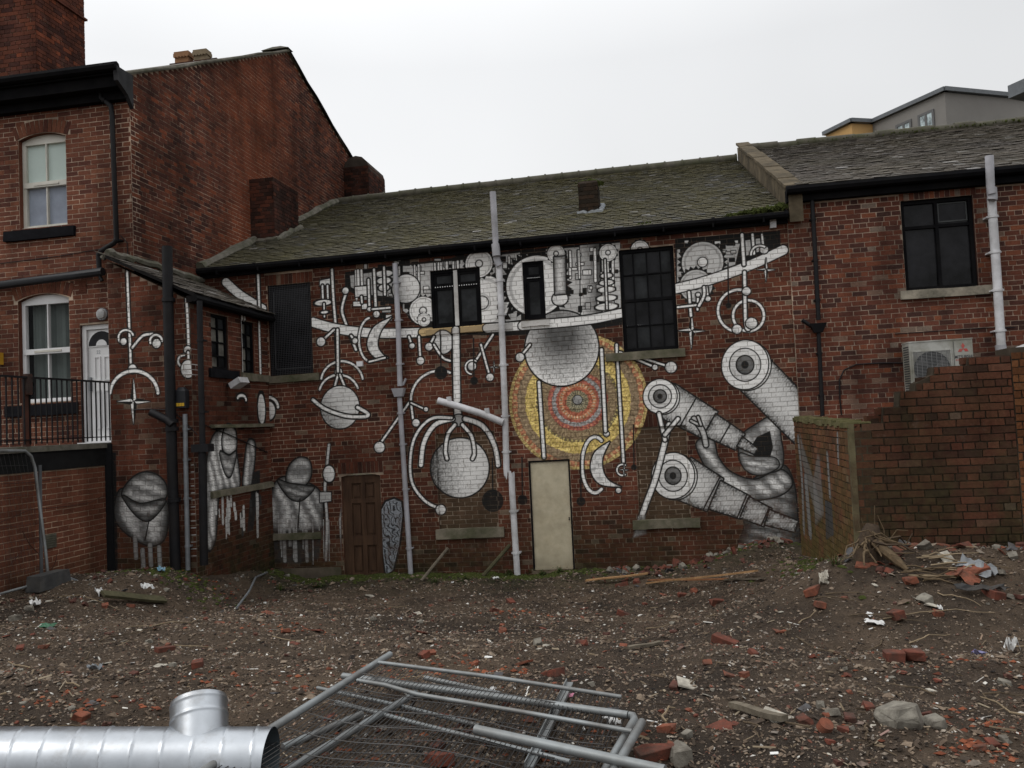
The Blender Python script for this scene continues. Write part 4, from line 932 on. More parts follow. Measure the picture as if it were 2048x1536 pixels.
# roof
SL = .430; rl = math.hypot(1, SL); YE = D-.16; ZR0 = ZE-.02
Sv = Vector((0, 1/rl, SL/rl)); Ur = Vector((ct, 0, st_)); Nn = Ur.cross(Sv).normalized()
RO = Vector((XG, YE, ZR0+.02)); LEN = (21.25-YE)*rl
rf = MB(); A = [RO+Ur*.0, RO+Ur*(UJ+.02), RO+Ur*(UJ+.02)+Sv*LEN, RO+Sv*LEN]; B = [Vector((p.x, 21.25+(21.25-p.y), p.z)) for p in A]
rf.add([p+Vector((0, 0, -.03)) for p in A]+[p+Vector((0, 0, -.03)) for p in B], [(0, 1, 2, 3), (4, 7, 6, 5)]); roof = rf.build('roof', M_timber, mur, recalc=False)
slates(RO, 0, UJ, -.03, LEN, Ur, Sv, Nn, roof, M_sl1, .165, .160, 290, .014, jit=.005, lift=.004, seed=5)
def roofhit(x, y):
    d = ray(x, y); t = (RO-CP).dot(Nn)/d.dot(Nn); return CP+d*t
rp = [RO+Sv*LEN+Ur*a for a in np.linspace(.1, UJ, 25)]
for a, b in zip(rp[:-1], rp[1:]):
    q = MB(); dz = Vector((0, 0, .03+rng.uniform(-.008, .008))); q.tube([a+dz, b+dz+(a-b)*.02], [.125, .125], 10); q.tube([b+dz-(b-a)*.10, b+dz], .142, 10); q.build('ridge_tile', flat_mat('ridge_clay', (.085, .078, .062), .9, .2, var=.3, dirt=(.05, .055, .025), dirt_amt=.8) if 'ridge_clay' not in bpy.data.materials else bpy.data.materials['ridge_clay'], roof, True)
# gutter, boards under it
gz0 = ZE-.04
gt = MB(); 
for k in range(9):
    a, b = UJ*k/9, UJ*(k+1)/9; sag = (0, .006, .012, .006, 0, .008, .01, .004, 0, 0)
    gt.tube([FM.p(a, gz0-sag[k], .165), FM.p(b-.003, gz0-sag[k+1], .165)], .062, 8); gt.tube([FM.p(b-.06, gz0-sag[k+1], .165), FM.p(b-.004, gz0-sag[k+1], .165)], .070, 8)
gt.build('gutter', M_black, mur, True)
MB().fbox(FM, 0, UJ, ZE-.16, ZE+.03, 0.006, .07).build('fascia', M_black, mur)
for k in range(13): u = .4+UJ*k/13; MB().fbox(FM, u, u+.03, gz0-.10, gz0+.02, .06, .22).build('gutter_bracket', M_black, mur)
# cement fillets where the roof meets the gable, and moss at the gutter end
def fillet(pts, r, name, parent, mat=M_mort):
    mb = MB(); P = []
    for i in range(len(pts)-1):
        for k in range(8): P.append(Vector(pts[i]).lerp(Vector(pts[i+1]), k/8)+Vector((rng.gauss(0, .012), rng.gauss(0, .01), rng.gauss(0, .012))))
    P.append(Vector(pts[-1])); mb.tube(P, [r*rng.uniform(.8, 1.2) for _ in P], 7); return mb.build(name, mat, parent, True)
fillet([RO+Ur*.06+Nn*.04, RO+Ur*.06+Sv*LEN*.5+Nn*.05, RO+Ur*.06+Sv*LEN+Nn*.05], .09, 'cement_fillet', roof)
def moss_strip(a, b, r, n, name, parent):
    mb = MB()
    for i in range(n):
        t = i/n; p = Vector(a).lerp(Vector(b), t)+Vector((rng.gauss(0, .03), rng.gauss(0, .03), rng.gauss(0, .012))); q = r*(.35+.8*rng.random())*(.4+.6*t)
        U = Vector((rng.gauss(0, 1), rng.gauss(0, 1), rng.gauss(0, 1))).normalized(); V = U.orthogonal().normalized(); W = U.cross(V)
        mb.box(p, U*q, V*q, W*q, rng.random(), taper=.5)
    return mb.build(name, M_moss, parent, kind='stuff')
moss_strip(FM.p(UJ-1.0, ZE+.03, .14), FM.p(UJ-.05, ZE+.10, .10), .05, 160, 'moss', roof)
moss_strip(FM.p(UJ-2.5, ZE+.05, .08), FM.p(UJ-2.2, ZE+.06, .05), .02, 40, 'moss', roof)
# chimney stacks of the painted building
p = hx(505, 486, XG+.03); a = hy(548, 420, p.y); yy2 = hx(597, 420, a.x).y
stack(mur, XG-.02, a.x, p.y, yy2, p.z-.25, hy(525, 357, p.y).z, label='dark brick chimney stack against the tall gable')
fillet([(XG, p.y-.03, p.z+.02), (a.x+.03, p.y-.03, p.z+.02), (a.x+.04, yy2, p.z+.02+SL*(yy2-p.y))], .07, 'cement_fillet', roof)
p = hx(691, 402, XG+.03); a = hy(737, 360, p.y); yy2 = hx(770, 370, a.x).y
s2 = stack(mur, XG-.02, a.x, p.y, yy2, p.z-.4, hy(712, 330, p.y).z, label='brick chimney stack at the ridge end with rounded cap')
cp = MB(); zt = hy(712, 330, p.y).z; cp.tube([((XG+a.x)/2, p.y+.02, zt-.10), ((XG+a.x)/2, yy2-.02, zt-.10)], (a.x-XG)/2*1.02, 12); cp.build('cap', MM_st, s2, True)
fillet([(XG, p.y-.03, p.z), (a.x+.03, p.y-.03, p.z), (a.x+.04, yy2, p.z+SL*(yy2-p.y)*.6)], .08, 'cement_fillet', roof)
p = roofhit(1158, 428); a = hy(1198, 425, p.y); a2 = hx(1212, 400, a.x); zt = hy(1178, 360, p.y).z
s3 = stack(mur, p.x, a.x, p.y, p.y+.62, p.z-.3, zt, mb_=MB_sb, label='small mossy brick chimney stub in the middle of the roof')
moss_strip((p.x, p.y+.1, zt), (a.x, p.y+.3, zt+.02), .05, 60, 'moss', s3)
fillet([(p.x-.03, p.y-.04, p.z-.01), (a.x+.03, p.y-.04, p.z-.01), (a.x+.04, p.y+.62, p.z+SL*.62)], .06, 'cement_fillet', roof, M_lead)
# pipes on the painted front
o = pipe(FM, [(985.5, 384), (992, 495)], .056, M_gpipe, mur, .20, 'vent_pipe'); pipe(FM, [(991, 488), (993, 512)], .072, M_gpipe, o, .20, 'pipe_collar')
pipe(FM, [(992, 508), (994, 520), (999, 532)], .062, M_gpipe, mur, .14, 'pipe_bend')
o = pipe(FM, [(998, 528), (1003, 640), (1010, 820), (1013, 940)], .055, M_wpipe, mur, .10, 'drainpipe', 5); o['label'] = 'white drainpipe broken off at its lower end'
# ragged broken end and the slipped lower length
def ragged(px0, px1, r, n, mat, parent, top):
    A, B = FM.p(*FM.px(*px0, n), n), FM.p(*FM.px(*px1, n), n); mb = MB(); k = 12; d = (B-A).normalized(); x = d.cross(FM.N).normalized(); y = d.cross(x); vs = []
    for j in range(k): q = 2*math.pi*j/k; vs.append(A+(x*math.cos(q)+y*math.sin(q))*r)
    for j in range(k): q = 2*math.pi*j/k; vs.append(B+(x*math.cos(q)+y*math.sin(q))*r+d*rng.uniform(-.14, .08))
    mb.add(vs, [(j, (j+1) % k, k+(j+1) % k, k+j) for j in range(k)]); return mb.build('broken_pipe_end', mat, parent, True, recalc=False)
ragged((1013, 938), (1014.5, 955), .055, .10, M_wpipe, o, 0)
o2 = pipe(FM, [(1024.5, 985), (1029, 1060), (1035, 1152)], .055, M_wpipe, mur, .13, 'drainpipe', 2); o2['label'] = 'slipped lower length of white drainpipe'
ragged((1024.5, 986), (1023, 945), .055, .13, M_wpipe, o2, 1)
o = pipe(FM, [(790, 527), (796, 640), (800, 772)], .047, M_gpipe, mur, .09, 'drainpipe', 3); o['label'] = 'slim grey drainpipe with a hopper'
pipe(FM, [(799, 795), (807, 920), (822, 1156)], .045, M_gpipe, mur, .08, 'drainpipe', 4)
q = FM.px(798, 785, .1); hp = MB(); hp.box(FM.p(q[0], q[1], .11), FM.U*.115, FM.N*.085, Vector((0, 0, -.075)), taper=.62); hp.build('hopper', M_gpipe, mur)
o = pipe(FM, [(876, 801), (915, 812), (960, 826), (1006, 845)], .062, M_wpipe, mur, .16, 'waste_pipe', 0); o['label'] = 'white waste pipe sloping down to the broken drainpipe'
for x, y in ((899, 807), (975, 830)):
    u_, v_ = FM.px(x, y, .16); MB().tube([FM.p(u_, v_, .16), FM.p(u_-.01, v_+.12, .16)], .045, 8).build('pipe_stub', M_wpipe, o, True)
pipe(FM, [(812, 757), (806, 770)], .022, M_gpipe, mur, .06, 'overflow_pipe')
MB().fbox(FM, *(lambda q: (q[0]-.055, q[0]+.055, q[1]-.045, q[1]+.045))(FM.px(721, 728)), 0.0, .06).build('junction_box', M_upvc, mur)
MB().fbox(FM, *(lambda q: (q[0]-.05, q[0]+.05, q[1]-.07, q[1]+.07))(FM.px(1545, 449)), 0.0, .08).build('alarm_box', M_wpipe, mur)
# parapet between the two roofs
XP = XJ+.02
pp = MB(); pr = [(YE-.05, 5.95+.02), (YE-.05, ZR0+.72), (20.9, ZR0+.62+SL*(20.9-YE)), (21.4, 9.0)]
fr3 = Fr((XP, 0, 0), (0, 1, 0), (-1, 0, 0)); fr3 = Fr((XP, 0, 0), (0, -1, 0), (-1, 0, 0))
pp.add([Vector((XP, a, b)) for a, b in [(YE, 5.8), (YE, ZR0+.55), (21.2, ZR0+.47+SL*(21.2-YE)), (21.2, 8.7)]]+[Vector((XP+.22, a, b)) for a, b in [(YE, 5.8), (YE, ZR0+.55), (21.2, ZR0+.47+SL*(21.2-YE)), (21.2, 8.7)]], [(0, 1, 2, 3), (4, 7, 6, 5), (1, 5, 6, 2), (0, 4, 5, 1)])
M_par = flat_mat('parapet_render', (.110, .088, .058), .95, .1, var=.45, scale=3, dirt=(.04, .034, .024), dirt_amt=.85, bump=.5)
# ------------------------------------------------------------------ right building
rb = thing('right_brick_building', 'red brick building with grey slate roof and one dark window, behind the stepped yard wall', 'building', (4.5, D, 1.0))
pp.build('parapet_wall', M_par, rb, recalc=True)
URB = 5.2; ZRB = FRB.px(1562, 408)[1]
rW5 = FRB.rect([(1801, 402), (1946, 390), (1957, 572), (1812, 583)])
rout = [(0, -.3), (URB, -.3), (URB, ZRB), (0, ZRB)]; hd = [(rW5[0]-.02, rW5[3]), (rW5[1]+.05, rW5[3]), (rW5[1]+.05, rW5[3]+.20), (rW5[0]-.02, rW5[3]+.20)]
hd = [(a, min(b, ZRB-.001)+.001*(b > rW5[3])) for a, b in hd]
wl = wall_core('front_wall', FRB, rout, [hole(rW5)], MM_rt, MB_rt, rb)
brickwork(FRB, rout, [hole(rW5), [(a, b+.002) for a, b in hd]], wl, MB_rt, quota=290, headers=5, key='right', seed=41, v_off=.03)
arch_row(FRB, rW5[0]-.02, rW5[1]+.05, rW5[3]+.002, min(.2, ZRB-rW5[3]), 0, MB_rt, wl, name='brick_head')
stone('sill', FRB, rW5[0]-.10, rW5[1]+.30, rW5[2]-.14, rW5[2], -.1, .07, M_stonep, rb)
f = frame_bars(MB(), FRB, rW5, .06, -.13, -.05, [.50], [.70], .05); w5 = f.build('window', M_black, rb); w5['label'] = 'dark window of two tall lights under two small ones'
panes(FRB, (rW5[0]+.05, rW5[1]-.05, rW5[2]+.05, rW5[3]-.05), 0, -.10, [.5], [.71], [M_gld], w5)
f = MB(); frame_bars(f, FRB, (rW5[0]+(rW5[1]-rW5[0])*.53, rW5[1]-.07, rW5[2]+(rW5[3]-rW5[2])*.74, rW5[3]-.07), .02, -.097, -.085); f.build('inner_frame', flat_mat('grey_bead', (.06, .065, .065), .6, .3), w5)
# fascia, gutter, roof
FE = FRB.px(1562, 384, .2); 
MB().fbox(FRB, -.01, URB, ZRB-.01, ZRB+.20, -.02, .13).build('fascia', M_black, rb)
gt = MB(); gt.tube([FRB.p(-.02, ZRB+.17, .20), FRB.p(URB, ZRB+.17, .20)], .075, 8); gt.build('gutter', M_black, rb, True)
RO2 = Vector((XJ+.20, D-.24, ZRB+.23)); SL2 = (9.13-RO2.z)/(20.9-RO2.y); rl2 = math.hypot(1, SL2); Sv2 = Vector((0, 1/rl2, SL2/rl2)); Ur2 = Vector((1, 0, .002)).normalized(); Nn2 = Ur2.cross(Sv2).normalized(); LEN2 = (20.9-RO2.y)*rl2
rf = MB(); A = [RO2, RO2+Ur2*8, RO2+Ur2*8+Sv2*LEN2, RO2+Sv2*LEN2]; B = [Vector((p.x, 41.8-p.y, p.z)) for p in A]
rf.add([p+Vector((0, 0, -.03)) for p in A+B], [(0, 1, 2, 3), (4, 7, 6, 5)]); roof2 = rf.build('roof', M_timber, rb, recalc=False)
slates(RO2, -.06, 6.4, -.02, LEN2, Ur2, Sv2, Nn2, roof2, M_sl2, .20, .165, 290, .011, jit=.008, lift=.006, seed=9)
rp = [RO2+Sv2*LEN2+Ur2*a for a in np.linspace(-.15, 7, 17)]
for a, b in zip(rp[:-1], rp[1:]):
    q = MB(); dz = Vector((0, 0, .02+rng.uniform(-.025, .02))); q.tube([a+dz, b+dz], .12, 10); q.build('ridge_tile', bpy.data.materials['ridge_clay'], roof2, True)
moss_strip(rp[3]+Vector((0, -.15, .02)), rp[-1]+Vector((0, -.15, .02)), .03, 70, 'moss', roof2)
cop = MB()
for i in range(9):
    t0, t1 = i/9, (i+1)/9; a = Vector((XP+.10, YE-.02, ZR0+.57)).lerp(Vector((XP+.10, 21.0, ZR0+.50+SL*(21.2-YE))), t0); b = Vector((XP+.10, YE-.02, ZR0+.57)).lerp(Vector((XP+.10, 21.0, ZR0+.50+SL*(21.2-YE))), t1); dd = (b-a)
    cop.box((a+b)/2+Vector((0, 0, rng.uniform(-.012, .012))), (.15, 0, 0), dd*.495, (0, 0, .028), rng.random())
cop.build('verge_slates', M_par, rb)
# pipes
o = pipe(FRB, [(1624, 398), (1631, 520), (1637, 640)], .036, M_pipe, rb, .08, 'drainpipe', 3); o['label'] = 'dark drainpipe with a small hopper'
pipe(FRB, [(1637, 665), (1645, 832)], .034, M_pipe, rb, .07, 'drainpipe', 2)
q = FRB.px(1636, 656, .1); hp = MB(); hp.box(FRB.p(q[0], q[1], .09), Vector((.13, 0, 0)), Vector((0, .085, 0)), Vector((0, 0, -.075)), taper=.5); hp.build('hopper', M_pipe, rb)
pipe(FRB, [(1604, 640), (1622, 652)], .032, M_pipe, rb, .10, 'waste_pipe')
o = pipe(FRB, [(1978.5, 312), (1981, 372), (1984, 388)], .062, M_gpipe, rb, .30, 'vent_pipe'); o['label'] = 'pale grey vent pipe rising above the eave'
pipe(FRB, [(1983, 376), (1985, 394), (1984, 400)], .075, M_gpipe, rb, .26, 'pipe_bend'); 
pipe(FRB, [(1983, 398), (1993, 540), (2003, 702)], .066, M_wpipe, rb, .16, 'drainpipe', 4); pipe(FRB, [(2001, 690), (2003, 708)], .08, M_gpipe, rb, .16, 'pipe_collar')
pipe(FRB, [(2003, 716), (2018, 712), (2034, 702), (2066, 690)], .066, M_wpipe, rb, .20, 'waste_pipe')
cable = MB(); cable.tube([FRB.p(*FRB.px(x, y, .02), .02) for x, y in ((1815, 726), (1760, 726), (1712, 729), (1688, 740), (1679, 760), (1680, 800), (1683, 830))], .012, 6); cable.build('cable', M_pipe, rb, True)
cable = MB(); cable.tube([FRB.p(*FRB.px(x, y, .02), .02) for x, y in ((1790, 668), (1880, 662), (1970, 656), (2030, 655))], .008, 5); cable.build('cable', M_pipe, rb, True)
# ------------------------------------------------------------------ air conditioner
nA = .42
qa = FRB.px(1817, 686, nA); qb = FRB.px(1944, 677, nA); aw = qb[0]-qa[0]; ah = .92
FA = Fr(FRB.p(qa[0], qa[1]-ah, nA), (1, 0, .01), (0, -1, 0))
ac = thing('air_conditioner', 'weathered white air conditioner with a round fan grille on the brick wall', 'air conditioner', FRB.p(qa[0]+aw/2, qa[1]-ah, .2))
M_acw = flat_mat('ac_casing', (.40, .40, .37), .5, .4, var=.12, scale=4, dirt=(.14, .13, .085), dirt_amt=.85); M_acd = flat_mat('ac_dark', (.045, .048, .05), .7, .2)
MB().fbox(FA, 0, aw, 0, ah, -.36, 0).build('casing', M_acw, ac); MB().fbox(FA, -.006, aw+.006, ah, ah+.018, -.365, .008).build('top_lid', M_acw, ac)
fc = (aw*.345, ah-.42); fr_s = aw*.285
f = MB(); frame_bars(f, FA, (fc[0]-fr_s*1.08, fc[0]+fr_s*1.12, fc[1]-fr_s*1.18, fc[1]+fr_s*1.08), .018, .002, .014); f.build('grille_frame', M_acw, ac)
d = MB(); d.tube([FA.p(*fc, .002), FA.p(*fc, .006)], fr_s, 32); fan = d.build('fan_opening', M_acd, ac)
g = MB()
for i in range(-11, 12): y = i/11.5*fr_s; hw = math.sqrt(max(0, fr_s*1.04*fr_s*1.04-y*y)); g.fbox(FA, fc[0]-fr_s*1.02, fc[0]+fr_s*1.02, fc[1]+y-.003, fc[1]+y+.003, .010, .014)
for i in range(-3, 4): x = i/3.6*fr_s; g.fbox(FA, fc[0]+x-.003, fc[0]+x+.003, fc[1]-fr_s, fc[1]+fr_s, .0142, .017)
g.build('grille_bars', flat_mat('grille_wire', (.20, .20, .20), .6, .3), ac)
bl = MB()
for k in range(3):
    a = k*2.094+.4; bl.add([FA.p(fc[0]+.04*math.cos(a), fc[1]+.04*math.sin(a), .007), FA.p(fc[0]+fr_s*.9*math.cos(a-.3), fc[1]+fr_s*.9*math.sin(a-.3), .007), FA.p(fc[0]+fr_s*.92*math.cos(a+.35), fc[1]+fr_s*.92*math.sin(a+.35), .009)], [(0, 1, 2)])
bl.build('fan_blades', flat_mat('fan_grey', (.09, .09, .09), .6, .3), fan)
MB().fbox(FA, aw*.70, aw*.705, .02, ah-.02, .0, .004).build('casing_seam', M_acd, ac)
rp_ = MB(); rp_.fbox(FA, aw*.82, aw*.97, ah-.37, ah-.34, .0, .006); rp_.build('handle_recess', M_acd, ac)
sf = MB(); FAs = Fr(FA.o, (0, -1, 0), (-1, 0, 0))
for i in range(22): y = .05+i*.038; sf.add([FA.p(-.004, y, -.30), FA.p(-.004, y, -.02), FA.p(-.004, y+.018, -.02), FA.p(-.004, y+.018, -.30)], [(0, 1, 2, 3)])
sf.build('side_fins', M_acd, ac)
M_red = flat_mat('logo_red', (.42, .045, .04), .6, .3, dirt=(.4, .3, .25), dirt_amt=.4)
lc = (aw*.85, ah-.145); ds = .046
for a in (90, 210, 330):
    cx_, cy_ = lc[0]+ds*.98*math.cos(R(a)), lc[1]+ds*.98*math.sin(R(a)); t = (math.cos(R(a)), math.sin(R(a))); n_ = (-t[1], t[0]); q = MB()
    q.prism(FA, [(cx_+t[0]*ds, cy_+t[1]*ds), (cx_+n_[0]*ds*.58, cy_+n_[1]*ds*.58), (cx_-t[0]*ds, cy_-t[1]*ds), (cx_-n_[0]*ds*.58, cy_-n_[1]*ds*.58)], .001, .003); q.build('logo_diamond', M_red, ac)
def text(s, fr, u, v, n, size, mat, parent, name='lettering', fit=None):
    cu_ = bpy.data.curves.new('txt', 'FONT'); cu_.body = s; cu_.size = size; cu_.align_x = 'CENTER'; cu_.offset = size*.012
    to = bpy.data.objects.new('txt', cu_); COL.objects.link(to); dg = bpy.context.evaluated_depsgraph_get(); dg.update()
    me = bpy.data.meshes.new_from_object(to.evaluated_get(dg)); bpy.data.objects.remove(to); bpy.data.curves.remove(cu_)
    xs_ = [q.co.x for q in me.vertices]; k = fit/(max(xs_)-min(xs_)) if fit else 1
    for q in me.vertices: q.co = fr.p(u+q.co.x*k, v+q.co.y, n)
    me.materials.clear(); me.materials.append(mat); me.name = name; o = bpy.data.objects.new(name, me); return link(o, parent)
M_navy = flat_mat('logo_black', (.03, .03, .04), .6, .3)
text('MITSUBISHI', FA, lc[0], ah-.292, .003, .068, M_navy, ac, fit=aw*.27); text('ELECTRIC', FA, lc[0]-.04, ah-.325, .003, .03, M_red, ac, fit=aw*.16)
for x in (.12, aw-.12): MB().fbox(FA, x-.02, x+.02, -.05, 0, -.40, .05).build('wall_bracket', M_galv, ac)
# ------------------------------------------------------------------ tall house on the left
lh = thing('tall_brick_house', 'tall red brick house with a steep gable, white sash windows and a white door', 'house', (-10, YF, 2.7))
ap = FG.px(574, 104); f0 = FG.px(258, 150); rear = FG.px(705, 325)
gout = [(0, 1.5), (15, 1.5), (15, rear[1]-.34*(15-rear[0])), rear, ap, (0, f0[1])]
gw = wall_core('gable_wall', FG, gout, [], MM_gab, MB_gab, lh)
brickwork(FG, gout, [], gw, MB_gab, quota=170, headers=5, key='gable', seed=51, hide=lambda P: P.z < 5.2 and P.y > D+.3)
uo = lambda x: x+16
rWu = FF.rect([(36, 278), (131, 270), (134, 450), (40, 459)]); rWl = FF.rect([(35, 604), (137, 594), (142, 800), (40, 808)]); rDr = FF.rect([(159, 652), (232, 644), (238, 880), (166, 886)])
rWu = (rWu[0], rWu[1], rWu[2], rWu[3]-.02); rDr = (rDr[0], rDr[1], 2.68, rDr[3])
fout = [(0, 1.5), (XG+16, 1.5), (XG+16, f0[1]-.3), (0, f0[1]-.3)]
fh = [arch_poly(*rWu, .09), arch_poly(*rWl, .10), hole(rDr)]
fw = wall_core('front_wall', FF, fout, fh, MM_fr, MB_fr, lh, back=.22)
def archblock(r, rise, h=.235):
    P = arch_poly(r[0]-.02, r[1]+.02, r[3]-.02, r[3]+.002, rise)[2:]; Q = arch_poly(r[0]-.09, r[1]+.09, r[3], r[3]+h+.01, rise)[2:]
    return [(r[0]-.02, r[3]-.03), (r[0]-.09, r[3]+h)]+[tuple(p) for p in Q[::-1]][1:]+[(r[1]+.02, r[3]-.03)]+[tuple(p) for p in P]
def top_box(r, rise, h=.245): return [(r[0]-.10, r[3]+.001), (r[0], r[3]+.001)]+[tuple(p) for p in arch_poly(*r, rise)[2:]][::-1][1:-1]+[(r[1], r[3]+.001), (r[1]+.10, r[3]+.001), (r[1]+.10, r[3]+rise+h), (r[0]-.10, r[3]+rise+h)]
brickwork(FF, fout, [hole((r[0], r[1], r[2], r[3])) for r in (rWu, rWl)]+[arch_poly(r[0]-.075, r[1]+.075, r[3]+.001, r[3]+.185, rs+.04) for r, rs in ((rWu, .09), (rWl, .10))]+[hole(rDr)], fw, MB_fr, quota=130, headers=0, key='front', seed=52, hide=lambda P: P.x < -13, v_off=.02)
for r, rs in ((rWu, .09), (rWl, .10)): arch_row(FF, r[0]-.04, r[1]+.04, r[3]+.003, .225, rs, MB_fr, fw)
def sash(r, rise, name, label, mat, blind):
    a, b, c_, d = r; n0, n1 = -.16, -.09
    o = frame_bars(MB(), FF, (a, b, c_, d), .065, n0, n1, [.5], [.50], .02).build('window', mat, lh); o['label'] = label
    MB().fbox(FF, a+.02, b-.02, (c_+d)/2-.045, (c_+d)/2+.045, n0, n1+.015).build('meeting_rail', mat, o)
    MB().fbox(FF, a+.25*(b-a), b-.22*(b-a), (c_+d)/2-.018, (c_+d)/2+.016, n1+.013, n1+.028).build('trickle_vent', M_upvco, o)
    MB().prism(FF, arch_poly(a, b, d-.002, d, rise)[0:], n0, n1-.004).build('arched_head', mat, o)
    MB().fbox(FF, a-.0, b+.0, c_-.03, c_+.03, n0, n1+.035).build('window_board', mat, o)
    for k, (y0, y1) in enumerate(((c_+.06, (c_+d)/2-.04), ((c_+d)/2+.04, d-.06))):
        for (x0, x1) in ((a+.06, (a+b)/2-.01), ((a+b)/2+.01, b-.06)):
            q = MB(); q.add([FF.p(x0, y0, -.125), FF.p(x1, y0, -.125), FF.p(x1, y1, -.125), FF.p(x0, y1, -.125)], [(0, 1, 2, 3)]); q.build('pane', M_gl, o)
    if blind == 'roller':
        MB().fbox(FF, a-.2, b+.1, (c_+d)/2, d+.1, -.150, -.146).build('roller_blind', M_blind, o); MB().fbox(FF, a-.3, b+.1, c_-.1, (c_+d)/2+.02, -.158, -.152).build('sky_reflection_sheet', M_grey, o)  # blind above; below, a sheet added for the panes' sky reflection
    else:
        k = 15
        for i in range(k):
            x = a+.06+(b-a-.12)*(i+.5)/k; an = rng.uniform(.6, 1.2); U = Vector((math.cos(an), math.sin(an), 0))*.04
            if i in (4, 10): U = Vector((.045, .01, 0))
            MB().box(FF.p(x, (c_+d)/2, -.30), U, Vector((-U.y, U.x, 0))*.03, Vector((0, 0, (d-c_)/2-.03)), rng.random()).build('blind_slat', M_vbl, o)
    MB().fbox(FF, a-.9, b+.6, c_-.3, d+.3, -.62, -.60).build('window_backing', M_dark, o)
    return o
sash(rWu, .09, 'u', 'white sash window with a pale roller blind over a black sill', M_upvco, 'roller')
sash(rWl, .10, 'l', 'white sash window with dark vertical blinds', M_upvc, 'vert')
stone('sill', FF, rWu[0]-.27, rWu[1]+.16, rWu[2]-.20, rWu[2]-.03, -.1, .07, M_slatep, lh)
stone('sill', FF, rWl[0]-.24, rWl[1]+.14, rWl[2]-.22, rWl[2]-.04, -.1, .07, M_slatep, lh)
# front door
a, b, c_, d = rDr
frame_bars(MB(), FF, rDr, .075, -.14, -.05).build('door_frame', M_upvc, lh)
dr = MB(); dr.fbox(FF, a+.08, b-.08, c_+.03, d-.08, -.13, -.095); dr = dr.build('door', M_upvc, lh); dr['label'] = 'white panelled front door with an arched glass light'
def moulding(r, parent, arch=False):
    mb = MB(); frame_bars(mb, FF, r, .018, -.096, -.078); mb.build('door_panel', M_upvc, parent)
dw = b-a-.16; x0 = a+.08
moulding((x0+.11, x0+dw*.44, c_+1.02, c_+1.42), dr); moulding((x0+.11, x0+dw*.44, c_+.22, c_+.86), dr); moulding((x0+dw*.56, x0+dw-.11, c_+.22, c_+.86), dr); moulding((x0+dw*.56, x0+dw-.11, c_+1.02, c_+1.42), dr)
cx_ = x0+dw/2; ar = [(cx_+.24*math.cos(R(t)), c_+1.60+.24*math.sin(R(t))) for t in range(0, 181, 15)]
MB().prism(FF, [(cx_+.28*math.cos(R(t)), c_+1.58+.28*math.sin(R(t))) for t in range(0, 181, 15)], -.096, -.084).build('fanlight_trim', M_upvc, dr)
MB().prism(FF, ar, -.09, -.080).build('fanlight', M_gld, dr)
MB().prism(FF, [(cx_+.10*math.cos(R(t)), c_+1.60+.10*math.sin(R(t))) for t in range(0, 181, 20)], -.085, -.074).build('fanlight_boss', M_upvc, dr)
text('22', FF, x0+dw*.36, c_+1.47, -.094, .075, M_lead, dr, 'door_number')
MB().fbox(FF, x0+.03, x0+.055, c_+.85, c_+1.08, -.095, -.05).build('door_handle', M_galv, dr)
MB().fbox(FF, a-.06, b, c_-.06, c_+.005, -.14, .05).build('door_step', M_upvc, lh)
u_, v_ = FF.px(202, 628, .06); lp = MB(); lp.tube([FF.p(u_, v_, 0), FF.p(u_, v_, .05)], .10, 18); lamp = lp.build('bulkhead_lamp', M_galv, lh, True)
ld = MB(); ld.tube([FF.p(u_, v_, .05), FF.p(u_, v_, .085), FF.p(u_, v_, .10)], [.09, .075, .03], 18); ld.build('lamp_glass', flat_mat('frosted_glass', (.33, .33, .33), .3, .5, var=.3, scale=14), lamp, True)
u_, v_ = FF.px(2, 718); MB().fbox(FF, u_-.08, u_+.05, v_-.10, v_+.10, 0, .10).build('alarm_box', flat_mat('yellow_box', (.55, .30, .03), .5, .3), lh)
u_, v_ = FF.px(166, 573); f = MB(); f.fbox(FF, u_-.07, u_+.07, v_-.09, v_+.09, 0, .012)
for k in range(5): f.fbox(FF, u_-.06, u_+.06, v_-.07+k*.032, v_-.055+k*.032, .012, .02)
f.build('air_brick', MB_fr, lh)
# eaves: black boxed cornice and gutter
zc = f0[1]; cn = MB(); XE = XG+.10
cn.abox(-16, XE-.10, YF-.30, YF+.02, zc-.30, zc-.12); cn.abox(-16, XE-.08, YF-.36, YF-.02, zc-.12, zc-.03); cn.abox(-16, XE-.08, YF-.12, YF, zc-.44, zc-.30)
cn.build('cornice', M_black, lh)
g_ = MB(); g_.tube([(-16, YF-.40, zc-.02), (XE-.04, YF-.40, zc-.02)], .075, 8); g_.build('gutter', M_black, lh, True)
MB().prism(Fr((XE-.06, YF, 0), (0, 1, 0), (1, 0, 0)), [(-.42, zc-.02), (-.40, zc-.25), (-.14, zc-.40), (0, zc-.58), (0.0, zc-.02)], -.04, .03).build('cornice_end', flat_mat('worn_black_board', (.022, .022, .024), .7, .15, var=.4), lh)
